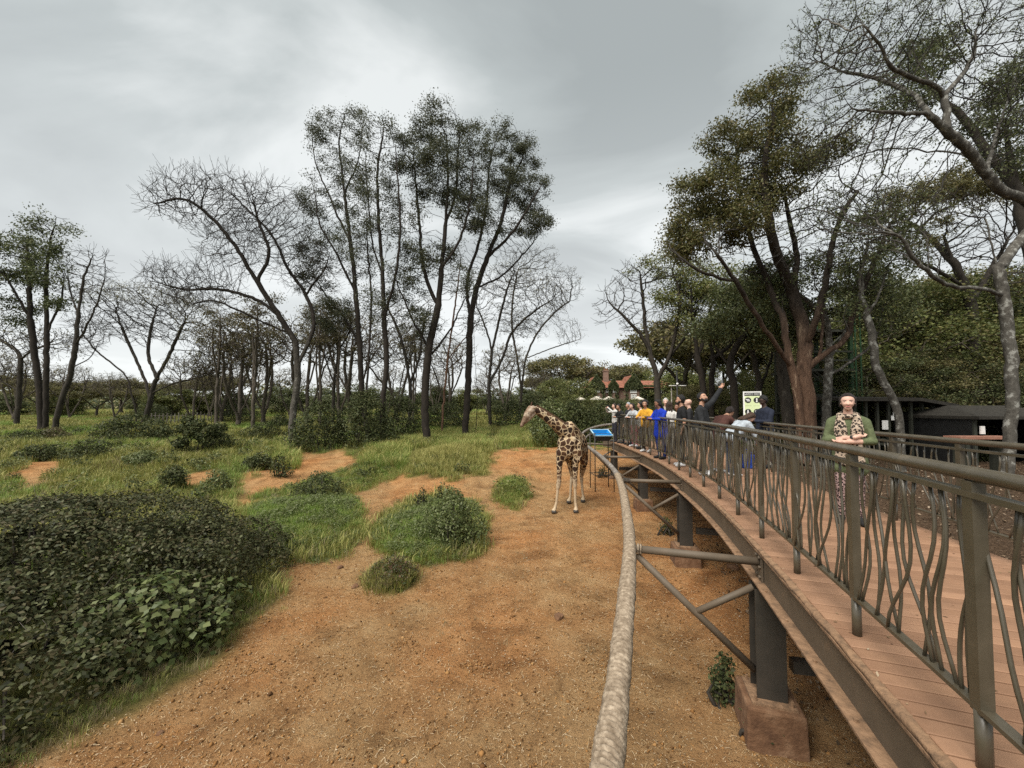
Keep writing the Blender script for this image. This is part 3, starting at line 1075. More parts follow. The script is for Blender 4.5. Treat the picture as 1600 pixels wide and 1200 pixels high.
def leaf_quads(c, nrm, size, rng, aspect=0.5, fold=0.12):
    """one rhombic leaf per centre: quad arrays"""
    n = len(c)
    size = np.broadcast_to(size, (n,)) * rng.uniform(0.65, 1.3, n)
    t = unit(np.cross(nrm, rng.normal(0, 1, (n, 3))))
    b = unit(np.cross(nrm, t))
    L = size[:, None] * 0.5
    W = L * aspect
    v0 = c - t * L
    v2 = c + t * L
    lift = nrm * (W * fold * 3)
    v1 = c + b * W + lift
    v3 = c - b * W + lift
    V = np.stack([v0, v1, v2, v3], 1).reshape(-1, 3)
    Q = np.arange(4 * n).reshape(-1, 4)
    return V, Q


def blob_points(blobs, n, rng, shell=0.0):
    """blobs: list of (centre, radii) ellipsoids; uniform points"""
    vol = np.array([np.prod(b[1]) ** 0.85 for b in blobs])
    k = rng.choice(len(blobs), n, p=vol / vol.sum())
    u = unit(rng.normal(0, 1, (n, 3)))
    r = rng.uniform(shell ** 3, 1, n) ** (1 / 3)
    C = np.array([b[0] for b in blobs])[k]; Rr = np.array([b[1] for b in blobs])[k]
    return C + u * r[:, None] * Rr, u, k


def px_blob(cx, cy, rx, ry, d, dd=None):
    """ellipsoid seen as an ellipse in the photograph at depth d"""
    c = P(cx, cy, d)
    k = d / FPX
    return (c, np.array([rx * k, (dd if dd is not None else 0.8 * rx * k), ry * k]))


SIDES = lambda r: np.where(r > 0.11, 10, np.where(r > 0.045, 7, np.where(r > 0.018, 4, 3)))
SIDES_FAR = lambda r: np.where(r > 0.12, 6, np.where(r > 0.04, 4, 3))


def make_tree(name, label, cat, limbs, blobs, n_attr, seed, r_base, r_tip=0.006, step=0.35, infl=4.0, kill=0.5, iters=90, twig=(3, 0.5), bark='bark_grey',
              leaf=None, leaf_n=0, leaf_size=0.1, leaf_blobs=None, group=None, far=False, jit=0.18, trop=(0, 0, 0.05), thick=0.035, leaf_spread=0.18, max_ch=3, aspect=0.5, twig_up=0.15, root_flare=1.25, extra=0.35, clump=None):
    rng = np.random.default_rng(seed)
    base = np.array(limbs[0][0], float)
    attr = blob_points(blobs, n_attr, rng)[0] if n_attr else np.zeros((0, 3))
    pos, par = grow(limbs, attr, step, infl, kill, iters, rng, trop, jit, max_ch)
    n_main = len(pos)
    if twig:
        pos, par, n_main = add_twigs(pos, par, rng, twig[0], twig[1], up=twig_up, extra_frac=extra)
    r = radii(pos, par, r_base, r_tip)
    # root flare
    hgt = pos[:, 2] - base[2]
    fl = np.clip(1 - hgt / 0.7, 0, 1) ** 2
    r = r * (1 + fl * (root_flare - 1) * (r > 0.5 * r_base))
    t = thing(name, base, label, cat, group)
    loc = pos - base
    ids = np.arange(1, len(pos))
    sd = SIDES_FAR if far else SIDES
    big = ids[r[1:] >= thick]
    small = ids[r[1:] < thick]
    V, Q = tubes(loc, par, r, big, sd)
    put('trunk', mesh_np('trunk', V, Q, mats=M[bark]), t)
    V, Q = tubes(loc, par, r, small, sd)
    mats = [M['bark_dark'] if bark == 'bark_dark' else (M['bark_far'] if bark == 'bark_far' else M['twig'])]
    mi = np.zeros(len(Q), int)
    if leaf and leaf_n:
        if leaf_blobs is None:
            src = pos[max(1, len(pos) // 3):][r[max(1, len(pos) // 3):] < 0.03]
        else:
            src = pos[r < 0.03]
            C = np.array([b[0] for b in leaf_blobs]); Rr = np.array([b[1] for b in leaf_blobs])
            q = (((src[:, None, :] - C[None]) / Rr[None]) ** 2).sum(2).min(1)
            src = src[q < 1.15]
        if len(src):
            if clump:          # foliage gathered in tufts of uneven size
                cen = src[rng.integers(0, len(src), clump[0])]
                wt = rng.gamma(1.3, 1.0, clump[0]); k = rng.choice(clump[0], leaf_n, p=wt / wt.sum())
                rad = clump[1] * (0.55 + 0.5 * (wt / wt.max()) ** 0.5 + 0.35 * rng.random(clump[0]))
                c = cen[k] + rng.normal(0, 1, (leaf_n, 3)) * rad[k][:, None] * np.array([1, 1, 0.62]) - base
            else:
                k = rng.integers(0, len(src), leaf_n)
                c = src[k] + rng.normal(0, leaf_spread, (leaf_n, 3)) - base
            nr = unit(rng.normal(0, 1, (leaf_n, 3)) + np.array([0, 0, 0.7]))
            LV, LQ = leaf_quads(c, nr, leaf_size, rng, aspect)
            Q = np.vstack([Q, LQ + len(V)]); V = np.vstack([V, LV])
            mi = np.r_[mi, np.ones(len(LQ), int)]
            mats.append(M[leaf])
    put('crown', mesh_np('crown', V, Q, mats=mats, mat_idx=mi), t)
    return t


def dup(t, loc, rotz, scale, label=None, group=None, name=None):
    """copy of a thing with copies of its parts"""
    r = t.copy(); COL.objects.link(r)
    if name: r.name = name
    r.location = [float(c) for c in loc]; r.rotation_euler = (0, 0, rotz); r.scale = (scale,) * 3 if np.isscalar(scale) else scale
    if label: r['label'] = label
    if group: r['group'] = group
    for ch in list(t.children):
        c = ch.copy(); COL.objects.link(c); c.parent = r
    return r


def drop(x, y):
    return np.array([x, y, float(H(x, y)) - 0.05])


def L_(pts, d, dz=None):
    """limb given in photo pixels at depth d; dz = depth offset per point"""
    if dz is None:
        dz = [0] * len(pts)
    return [P(x, y, d + o) for (x, y), o in zip(pts, dz)]


def B_(lst, d, depth=0.8):
    return [px_blob(cx, cy, rx, ry, d + (b[0] if b else 0), depth * rx * d / FPX) for cx, cy, rx, ry, *b in lst]


def leafy_mound(name, label, cat, lumps, n, size, seed, mats, base, group=None, stems=10, aspect=0.55, up=0.5, floor=None, mix=None, out=1.0):
    """a shrub: leaf shells over overlapping lumps, with stems inside; lumps = [(centre, radii)] in world"""
    rng = np.random.default_rng(seed)
    base = np.asarray(base, float)
    t = thing(name, base, label, cat, group)
    pts, u, k = blob_points(lumps, n, rng, 0.72)
    if floor is not None:
        hz = H(pts[:, 0], pts[:, 1])
        keep = pts[:, 2] > hz - 0.02
        pts, u = pts[keep], u[keep]
    # leaves buried deep inside the mass are not needed
    C = np.array([b[0] for b in lumps]); Rr = np.array([b[1] for b in lumps])
    q = np.sort((((pts[:, None, :] - C[None]) / Rr[None]) ** 2).sum(2), axis=1)[:, 0]
    keep = q > 0.40
    pts, u = pts[keep], u[keep]
    nr = unit(u * out + rng.normal(0, 0.65, pts.shape) + np.array([0, 0, up]))
    pts = pts + rng.normal(0, size * 0.5, pts.shape)
    V, Q = leaf_quads(pts - base, nr, size, rng, aspect)
    mi = np.zeros(len(Q), int)
    if mix is not None:
        mi = mix(pts, rng)
    put('foliage', mesh_np('foliage', V, Q, mats=mats, mat_idx=mi), t)
    mb = MB()
    for _ in range(stems):
        b = lumps[int(rng.integers(len(lumps)))]
        e = b[0] + unit(rng.normal(0, 1, 3)) * b[1] * 0.6
        s = np.array([base[0] + (e[0] - base[0]) * 0.35 + rng.normal(0, 0.1), base[1] + (e[1] - base[1]) * 0.35 + rng.normal(0, 0.1), 0])
        s[2] = float(H(s[0], s[1])) - 0.05
        mb.tube(np.array([s, (s + e) / 2 + rng.normal(0, 0.06, 3), e]) - base, [0.03, 0.02, 0.008], 5)
    mb.build('stem', M['bark_grey'], t, True)
    return t


def lump_mound(c, rx, ry, h, n, rng, lr=(0.25, 0.4)):
    """lumps that together make a mound of half-widths rx, ry and height h standing on the ground at c"""
    out = [(np.array([c[0], c[1], c[2] + 0.30 * h]), np.array([rx * 0.8, ry * 0.8, h * 0.55]))]
    for _ in range(n):
        a = rng.uniform(0, 2 * np.pi); e = rng.uniform(0.05, 1.0)
        ph = e * math.pi / 2
        d = np.array([math.cos(a) * math.cos(ph) * rx, math.sin(a) * math.cos(ph) * ry, math.sin(ph) * h * 0.8])
        s = rng.uniform(*lr)
        rr = np.array([s * min(rx, ry) * 1.1, s * min(rx, ry) * 1.1, max(0.16, s * h * 1.1)])
        gz = float(H(c[0] + d[0] * 0.85, c[1] + d[1] * 0.85)) - c[2]
        out.append((np.array([c[0] + d[0] * 0.85, c[1] + d[1] * 0.85, c[2] + gz * (1 - e) + 0.1 * h + d[2]]), rr))
    return out

# ------------------------------------------------------------------ the trees of the photograph
def base_px(px, py, dmax=None):
    p = G(px, py); p[2] -= 0.06
    return p


def trunk_from(b, pts, dz=None):
    d = b[1]
    return [b] + L_(pts, d, dz)


# leaning bare tree with a pale lower trunk (left of centre)
b = base_px(455, 698); d = b[1]
make_tree('leaning_tree', 'bare wide tree with pale trunk whose long limbs sweep up to the left', 'tree',
    [trunk_from(b, [(458, 645), (465, 590), (462, 535)]),
     L_([(462, 535), (435, 492), (402, 440), (372, 392), (335, 345), (290, 312), (240, 318)], d, [0, -.3, -.6, -.9, -1.2, -1.5, -1.6]),
     L_([(435, 492), (400, 468), (345, 452), (290, 452), (232, 438)], d, [-.3, .4, .9, 1.3, 1.6]),
     L_([(450, 520), (415, 505), (378, 488), (335, 470), (300, 475)], d, [0, -.8, -1.6, -2.3, -2.8]),
     L_([(466, 570), (490, 510), (478, 462), (450, 420), (425, 368), (385, 325), (345, 288)], d, [0, .5, 1, 1.3, 1.5, 1.6, 1.7]),
     L_([(478, 462), (492, 440), (508, 420), (515, 395)], d, [1, .6, .2, -.2]),
     L_([(402, 440), (420, 395), (405, 350), (395, 310)], d, [-.6, -.2, .3, .8])],
    B_([(340, 318, 95, 42, -.5), (275, 322, 50, 24, -1.4), (425, 335, 60, 55, .6), (465, 405, 45, 50, .8), (300, 442, 75, 28, 1), (505, 425, 28, 40), (375, 390, 62, 42, -.6), (320, 470, 50, 16, -2), (250, 425, 30, 18, 1.2)], d, 0.75),
    3600, 11, 0.205, 0.0080, 0.28, 3.0, 0.32, 130, (3, 0.95), 'bark_pale_low', max_ch=3, jit=0.17, extra=0.6, twig_up=0.25)

# tall dark twin on the far left
b = base_px(64, 674); d = b[1]
make_tree('tall_evergreen', 'tall dark twin stemmed evergreen at the left edge with tufted foliage', 'tree',
    [trunk_from(b, [(62, 620), (55, 560), (48, 500), (45, 430), (42, 375)]),
     [b + [0.3, 0.1, 0]] + L_([(72, 600), (73, 520), (72, 440), (80, 370), (88, 340)], d, [0, .3, .5, .6, .6]),
     L_([(48, 500), (25, 460), (8, 430)], d, [0, -.5, -.8]), L_([(73, 520), (95, 470), (100, 430)], d, [.3, .8, 1])],
    B_([(30, 385, 30, 35), (85, 365, 20, 32), (20, 430, 34, 28), (80, 430, 30, 30), (12, 480, 28, 22), (95, 480, 14, 18), (50, 410, 30, 30), (60, 350, 18, 16)], d, 1.0),
    1000, 12, 0.30, 0.010, 0.4, 4, 0.6, 80, (3, 0.6), 'bark_dark', 'leaf_dark', 15000, 0.19, leaf_spread=0.26, far=True, clump=(120, 0.42))
# slender bare tree leaning right beside it
b = base_px(84, 676); d = b[1]
make_tree('slender_bare_tree', 'slender pale bare tree leaning right beside the tall dark evergreen', 'tree',
    [trunk_from(b, [(92, 640), (108, 590), (118, 540), (122, 490), (130, 440), (142, 405)]),
     L_([(112, 575), (140, 560), (150, 545)], d), L_([(122, 490), (108, 450), (105, 415)], d, [0, .5, .9]), L_([(118, 540), (145, 490), (162, 440), (165, 400)], d, [0, -.5, -.8, -1])],
    B_([(140, 420, 26, 34), (110, 440, 18, 34), (158, 440, 14, 44), (140, 520, 26, 30)], d, 1.0),
    800, 13, 0.19, 0.011, 0.38, 3.5, 0.48, 80, (3, 0.9), 'bark_grey', far=True)
# far-left crooked bare tree partly outside the frame
b = base_px(28, 668); d = b[1] + 1.5; b = drop(*(P(26, 668, d)[:2]))
make_tree('crooked_bare_tree', 'low crooked bare tree cut off by the left edge of the picture', 'tree',
    [[b] + L_([(30, 610), (32, 560), (22, 545), (0, 530), (-40, 500)], d, [0, 0, .3, .8, 1]), L_([(32, 560), (55, 545), (85, 538), (110, 530)], d, [0, -.6, -1, -1.5]), L_([(30, 610), (10, 600), (-20, 580)], d)],
    B_([(-10, 520, 60, 40), (60, 535, 50, 22), (10, 580, 40, 20), (100, 540, 30, 20)], d, 0.8),
    900, 14, 0.2, 0.011, 0.38, 3.5, 0.48, 80, (3, 0.8), 'bark_grey', 'leaf_olive', 1800, 0.16, far=True)
# spreading multi-stem acacia, left
b = base_px(222, 664); d = b[1]
make_tree('spreading_acacia', 'wide spreading flat crowned acacia with several splayed stems on the left meadow', 'tree',
    [trunk_from(b, [(232, 640), (238, 610), (245, 590), (262, 560), (275, 530), (290, 500)]),
     [b + [-1.0, 0.4, 0]] + L_([(212, 640), (205, 615), (198, 590), (175, 568), (150, 548), (128, 520)], d, [.3, .3, .3, 0, -.4, -.8]),
     L_([(235, 625), (225, 590), (205, 545), (190, 510), (180, 480)], d, [0, .5, 1, 1.4, 1.6]),
     L_([(236, 615), (270, 600), (310, 590), (345, 578)], d, [0, -1, -1.8, -2.6]),
     L_([(205, 615), (180, 606), (155, 600), (135, 596)], d, [.3, -.6, -1.4, -2]),
     L_([(245, 590), (232, 555), (235, 520), (245, 480)], d, [0, .8, 1.5, 2])],
    B_([(225, 470, 90, 24), (160, 500, 50, 30), (290, 490, 50, 28), (230, 510, 85, 26), (325, 540, 40, 32), (130, 530, 30, 26), (340, 575, 25, 12)], d, 0.75),
    2600, 15, 0.27, 0.011, 0.36, 3.6, 0.42, 110, (3, 0.8), 'bark_grey', 'leaf_olive', 4200, 0.15, jit=0.22, far=True, leaf_blobs=B_([(320, 500, 45, 40), (220, 462, 80, 12)], d, 0.8))

# the tall group in the centre
b = base_px(577, 690); d = b[1]; 
make_tree('tall_slim_tree', 'tall slim thinly leaved tree, leftmost of the central group', 'tree',
    [trunk_from(b, [(566, 620), (562, 540), (556, 460), (548, 380), (538, 300), (530, 220), (540, 178)]),
     L_([(562, 540), (540, 500), (515, 470), (490, 430)], d, [0, .5, .9, 1.2]), L_([(556, 460), (528, 400), (500, 350), (490, 290)], d, [0, -.5, -.9, -1.1]),
     L_([(548, 380), (520, 320), (492, 250), (488, 205)], d, [0, .4, .6, .8]), L_([(538, 300), (560, 250), (566, 200)], d, [0, -.3, -.4])],
    B_([(510, 230, 32, 45), (545, 200, 34, 32), (505, 320, 34, 45), (500, 400, 34, 50), (550, 300, 34, 60), (490, 440, 24, 28), (555, 410, 30, 40), (520, 490, 34, 24)], d, 0.9),
    1900, 16, 0.19, 0.0085, 0.34, 3.2, 0.5, 90, (3, 0.55), 'bark_dark', 'leaf_euc', 29000, clump=(380, 0.26), leaf_size=0.115, leaf_spread=0.16)
b2 = base_px(600, 694); d = b2[1]
make_tree('tall_forked_tree', 'tall thinly leaved tree with forked lower stem, second in the central group', 'tree',
    [[b2] + L_([(597, 640), (604, 570), (600, 500), (598, 430), (592, 350), (590, 270), (600, 195)], d, [0, .1, .2, .3, .3, .2, .2]),
     [b2 + [-0.9, 0.5, 0]] + L_([(572, 640), (576, 560), (580, 470), (575, 400), (572, 330)], d, [.4, .5, .6, .7, .8]),
     L_([(600, 500), (618, 430), (625, 360), (622, 290), (618, 230)], d, [.2, -.3, -.5, -.6, -.6]), L_([(598, 430), (582, 380), (575, 300), (570, 240)], d, [.3, .8, 1, 1.1])],
    B_([(595, 210, 30, 36), (622, 250, 22, 45), (572, 260, 24, 48), (600, 330, 34, 60), (560, 380, 26, 40), (620, 400, 22, 50), (590, 470, 30, 30)], d, 0.9),
    1600, 17, 0.18, 0.0085, 0.34, 3.2, 0.5, 90, (3, 0.55), 'bark_dark', 'leaf_euc', 12000, clump=(220, 0.26), leaf_size=0.115, leaf_spread=0.16)
b = base_px(667, 695); d = b[1]
make_tree('tall_dark_tree', 'tallest dark leafy tree in the middle of the central group', 'tree',
    [trunk_from(b, [(664, 620), (670, 545), (684, 480), (690, 420), (696, 350), (700, 280), (698, 215)]),
     L_([(684, 480), (662, 420), (655, 350), (650, 290), (645, 240)], d, [0, .5, .8, 1, 1.1]), L_([(690, 420), (720, 370), (735, 310), (740, 250)], d, [0, -.4, -.8, -1]),
     L_([(670, 545), (645, 500), (628, 460), (615, 430)], d, [0, -.8, -1.4, -1.8]), L_([(696, 350), (712, 300), (715, 240), (722, 190)], d, [0, .4, .7, .9]),
     L_([(668, 560), (700, 520), (720, 480), (738, 440)], d, [0, .8, 1.3, 1.7])],
    B_([(690, 200, 42, 38), (650, 250, 30, 55), (735, 240, 32, 50), (690, 280, 50, 45), (640, 340, 32, 40), (735, 330, 34, 45), (670, 400, 44, 40), (630, 440, 34, 34), (715, 440, 34, 34), (660, 500, 36, 36), (720, 520, 26, 30)], d, 0.9),
    2400, 18, 0.26, 0.0085, 0.34, 3.2, 0.5, 100, (3, 0.5), 'bark_dark', 'leaf_euc', 42000, clump=(520, 0.26), leaf_size=0.125, leaf_spread=0.19,
    leaf_blobs=B_([(690, 200, 46, 42), (648, 250, 34, 60), (738, 240, 34, 54), (690, 270, 50, 40), (640, 350, 28, 36), (740, 325, 34, 36), (650, 410, 40, 26), (712, 390, 26, 22), (630, 455, 30, 20), (655, 505, 30, 24), (720, 440, 24, 22)], d, 1.0))
b = base_px(726, 686); d = b[1]
make_tree('tall_reddish_tree', 'tall leafy tree with reddish peeling trunk, right of the central group', 'tree',
    [trunk_from(b, [(730, 620), (733, 560), (735, 500), (745, 450), (762, 400), (782, 350), (795, 290), (800, 230)]),
     [b + [0.75, 0.4, 0]] + L_([(746, 620), (742, 560), (740, 510)], d, [.4, .2, 0]),
     L_([(735, 500), (730, 440), (748, 380), (760, 320), (765, 260), (778, 205)], d, [0, .6, .9, 1, 1, 1]), L_([(762, 400), (795, 370), (822, 330), (845, 290)], d, [0, -.6, -.9, -1.1]),
     L_([(745, 450), (785, 430), (815, 400), (840, 370)], d, [0, .8, 1.3, 1.6]), L_([(795, 290), (815, 250), (822, 215)], d)],
    B_([(785, 215, 28, 34), (818, 240, 22, 42), (835, 300, 28, 34), (790, 290, 38, 40), (760, 270, 24, 40), (830, 350, 32, 28), (770, 350, 32, 40), (800, 390, 34, 24), (740, 410, 22, 34)], d, 0.9),
    2000, 19, 0.25, 0.0085, 0.34, 3.2, 0.5, 100, (3, 0.5), 'bark_dark', 'leaf_euc', 29000, clump=(380, 0.26), leaf_size=0.125, leaf_spread=0.18,
    leaf_blobs=B_([(785, 215, 26, 34), (820, 245, 20, 42), (838, 310, 28, 34), (800, 290, 30, 36), (760, 270, 22, 34), (825, 350, 34, 22), (765, 360, 26, 26)], d, 1.0))
b = base_px(692, 684); d = b[1] + 1.0
b = drop(*P(690, 684, d)[:2])
make_tree('thin_red_stem_tree', 'thin young tree with red brown stem between the two thickest central trunks', 'tree',
    [[b] + L_([(694, 620), (700, 560), (708, 500), (716, 440), (720, 400)], d), L_([(700, 560), (725, 530), (750, 500)], d, [0, .5, 1])],
    B_([(716, 420, 24, 50), (745, 500, 24, 24)], d, 0.9), 260, 20, 0.09, 0.006, 0.34, 3, 0.55, 60, (3, 0.6), 'bark_red', 'leaf_euc', 1200, 0.12)

# bare trees right behind the central group
for k, (bx, by, lim, bl, lab, sd) in enumerate([
    (766, 668, [[(764, 600), (768, 550), (758, 510), (745, 480)], [(764, 600), (785, 560), (800, 520), (830, 490), (860, 470)], [(768, 550), (780, 500), (790, 460), (800, 430)]],
     [(790, 450, 50, 36), (850, 470, 40, 30), (745, 490, 24, 34), (820, 510, 40, 20)], 'bare crooked tree just right of the reddish trunk', 21),
    (812, 660, [[(815, 610), (822, 560), (840, 520), (865, 490), (890, 470)], [(815, 610), (808, 560), (800, 510), (802, 460), (810, 420)], [(822, 560), (860, 545), (890, 535), (908, 530)]],
     [(820, 420, 42, 30), (870, 450, 42, 36), (890, 520, 24, 24), (800, 500, 34, 30), (850, 400, 24, 16)], 'bare wide tree whose twigs reach out above the giraffe', 22),
    (640, 672, [[(640, 600), (630, 540), (615, 500), (600, 470)], [(640, 600), (655, 560), (660, 520), (670, 480)]],
     [(610, 490, 40, 40), (665, 500, 26, 40), (640, 540, 40, 24)], 'bare grey tree seen between the forked and the tallest trunks', 23),
    (520, 668, [[(522, 600), (528, 550), (520, 510), (500, 480)], [(522, 600), (508, 560), (495, 520)], [(528, 550), (545, 520), (550, 490)]],
     [(515, 500, 44, 34), (545, 500, 24, 34), (490, 530, 20, 26)], 'bare multi stemmed tree behind the leftmost central trunk', 24)]):
    bb = G(bx, by); d = max(27.0, bb[1]) + 1.5 * k * 0.5
    bb = drop(*P(bx, by, d)[:2])
    make_tree('bare_acacia', lab, 'tree', [[bb] + L_(lim[0], d)] + [L_(q, d, list(np.linspace(0, (-1) ** i * 1.6, len(q)))) for i, q in enumerate(lim[1:])],
              B_(bl, d, 0.9), 1300, sd, 0.17, 0.0105, 0.34, 3.4, 0.42, 100, (3, 0.85), 'bark_grey', 'leaf_olive', 1600, 0.14, far=True, jit=0.2, extra=0.5)

# ---- right-hand trees
# large leafy tree with red-brown flaking trunk behind the sign
d = 15.0
b = drop(*P(1252, 690, d)[:2])
make_tree('flaking_bark_tree', 'big leafy tree with thick flaking red brown trunk behind the far railing', 'tree',
    [[b] + L_([(1248, 640), (1243, 600), (1236, 570), (1228, 530), (1225, 500), (1222, 470)], d, [0, 0, 0, .1, .2, .2]),
     L_([(1236, 570), (1215, 545), (1200, 520), (1180, 490), (1162, 462), (1150, 440), (1130, 410), (1105, 380)], d, [0, -.4, -.7, -1, -1.3, -1.5, -1.8, -2]),
     [b + [0.35, 0.15, 0]] + L_([(1262, 640), (1256, 600), (1262, 575), (1280, 560), (1300, 545), (1320, 530), (1330, 500), (1335, 455)], d, [.1, .1, .1, .1, .2, .3, .4, .5]),
     L_([(1256, 600), (1258, 545), (1252, 500), (1240, 460), (1245, 400), (1235, 350), (1225, 300)], d, [.1, .3, .5, .6, .7, .7, .7]),
     L_([(1225, 500), (1210, 470), (1195, 430), (1175, 380), (1160, 320), (1150, 260), (1160, 200)], d, [.2, .6, .9, 1.2, 1.4, 1.5, 1.4]),
     L_([(1258, 545), (1275, 500), (1290, 440), (1300, 380), (1318, 330), (1340, 300)], d, [.3, -.2, -.5, -.7, -.9, -1]),
     L_([(1280, 560), (1285, 520), (1288, 470), (1295, 420)], d, [.1, .6, .9, 1.2]),
     L_([(1330, 500), (1345, 460), (1370, 400), (1390, 350)], d, [.4, .2, 0, -.2]),
     L_([(1150, 440), (1110, 430), (1075, 410), (1050, 390)], d, [-1.5, -1.6, -1.7, -1.7]),
     L_([(1240, 460), (1215, 400), (1200, 340), (1195, 260), (1210, 180)], d, [.6, .2, -.2, -.4, -.5])],
    B_([(1205, 160, 46, 40), (1170, 220, 58, 40), (1120, 300, 60, 42), (1240, 260, 70, 50), (1080, 370, 50, 36), (1150, 360, 70, 46), (1230, 340, 70, 50), (1300, 320, 60, 50), (1340, 370, 60, 50), (1060, 400, 34, 18), (1250, 420, 90, 40), (1330, 440, 50, 30), (1390, 330, 30, 50)], d, 0.8),
    3200, 31, 0.33, 0.0075, 0.30, 2.8, 0.40, 140, (3, 0.45), 'bark_red_low', 'leaf_crown', 50000, 0.105, clump=(560, 0.23), thick=0.04,
    leaf_blobs=B_([(1205, 158, 48, 44), (1165, 220, 62, 42), (1115, 300, 62, 46), (1225, 250, 46, 34), (1075, 375, 56, 40), (1145, 345, 60, 36), (1190, 290, 60, 40), (1300, 250, 40, 24), (1090, 420, 50, 22)], d, 1.0), root_flare=1.4)
# vines and dark understorey crown in the flaking tree
d = 16.5
b = drop(*P(1290, 690, d)[:2])
make_tree('dark_round_tree', 'dense dark dome crowned tree tangled into the flaking trunk', 'tree',
    [[b] + L_([(1292, 620), (1296, 560), (1290, 500), (1285, 460)], d), L_([(1296, 560), (1330, 500), (1345, 450)], d), L_([(1290, 500), (1250, 460), (1220, 440)], d), L_([(1292, 590), (1360, 540), (1380, 480)], d)],
    B_([(1260, 440, 74, 40), (1330, 460, 60, 44), (1210, 465, 46, 30), (1290, 490, 80, 34), (1380, 480, 50, 46)], d, 0.7),
    900, 32, 0.16, 0.007, 0.34, 3, 0.5, 90, (3, 0.5), 'bark_pale', 'leaf_dark', 17000, 0.12, clump=(240, 0.26),
    leaf_blobs=B_([(1255, 430, 80, 28), (1330, 450, 70, 34), (1385, 475, 60, 50), (1200, 455, 46, 28)], d, 1.0))
# huge bare tree with pale trunk at the right edge
d = 11.0
b = drop(*P(1572, 760, d)[:2])
make_tree('pale_giant_tree', 'huge bare tree with pale lichen covered trunk at the right edge', 'tree',
    [[b] + L_([(1578, 680), (1582, 600), (1576, 530), (1568, 460), (1560, 420), (1548, 380), (1540, 340)], d),
     L_([(1568, 462), (1530, 450), (1490, 448), (1455, 430), (1425, 400), (1405, 370), (1375, 362), (1330, 368), (1290, 362), (1255, 345)], d, [0, -.4, -.7, -1, -1.2, -1.3, -1.5, -1.8, -2, -2.2]),
     L_([(1560, 420), (1590, 380), (1625, 340), (1660, 300), (1690, 240)], d, [0, .3, .5, .7, .9]),
     [P(1625, 340, d + .5)] + L_([(1600, 312), (1565, 298), (1540, 270), (1510, 232), (1480, 205), (1450, 180), (1400, 176), (1345, 172), (1325, 165), (1320, 150)], d, [.4, .2, 0, -.3, -.5, -.7, -.9, -1, -1.1, -1.2]),
     L_([(1530, 258), (1500, 240), (1450, 236), (1400, 232), (1350, 240), (1310, 258), (1270, 268)], d, [0, .5, .9, 1.3, 1.6, 1.9, 2.1]),
     L_([(1480, 205), (1475, 150), (1455, 132), (1420, 118), (1390, 100), (1375, 70), (1350, 40)], d, [-.5, -.4, -.6, -.9, -1.2, -1.4, -1.6]),
     L_([(1475, 150), (1500, 120), (1520, 90), (1525, 50), (1535, 10)], d, [-.4, 0, .3, .6, .8]),
     L_([(1540, 270), (1560, 200), (1580, 140), (1600, 80), (1620, 30)], d, [0, .8, 1.3, 1.7, 2]),
     L_([(1450, 180), (1430, 150), (1400, 135), (1360, 120), (1310, 110), (1270, 90)], d, [-.7, .2, .8, 1.2, 1.5, 1.8]),
     L_([(1548, 380), (1520, 330), (1480, 300), (1440, 300)], d, [0, 1, 1.8, 2.4])],
    B_([(1300, 60, 60, 55), (1260, 110, 36, 32), (1380, 50, 60, 50), (1470, 40, 60, 55), (1560, 40, 60, 60), (1320, 130, 60, 34), (1400, 150, 60, 36), (1300, 220, 60, 36), (1400, 220, 50, 28), (1290, 330, 50, 34), (1360, 310, 60, 40), (1520, 150, 50, 50), (1580, 220, 40, 50), (1420, 330, 50, 24), (1340, 380, 60, 20), (1620, 120, 50, 90), (1500, 330, 30, 30)], d, 0.9),
    6800, 33, 0.135, 0.0046, 0.21, 2.4, 0.245, 200, (3, 0.46), 'bark_pale', 'leaf_dark', 16000, 0.06, jit=0.16, thick=0.022, extra=0.6, clump=(2600, 0.07))
# leafy tree behind it at the top right
d = 15.5
b = drop(*P(1640, 720, d)[:2])
make_tree('leafy_tree', 'leafy dark tree at the right edge seen through the bare limbs', 'tree',
    [[b] + L_([(1630, 560), (1615, 420), (1590, 300), (1570, 200)], d), L_([(1615, 420), (1570, 330), (1540, 280)], d), L_([(1590, 300), (1500, 180), (1440, 130), (1420, 90)], d, [0, .5, .8, 1])],
    B_([(1450, 95, 46, 34), (1420, 140, 40, 34), (1580, 130, 40, 34), (1570, 200, 46, 50), (1560, 260, 40, 40), (1600, 240, 40, 60), (1400, 165, 26, 26)], d, 0.7),
    750, 34, 0.22, 0.006, 0.36, 3.2, 0.5, 90, (3, 0.5), 'bark_grey', 'leaf_dark', 17000, 0.115, clump=(220, 0.28),
    leaf_blobs=B_([(1450, 90, 46, 32), (1420, 140, 44, 36), (1585, 130, 36, 30), (1565, 205, 44, 50), (1600, 250, 40, 50), (1400, 170, 24, 24)], d, 1.0))
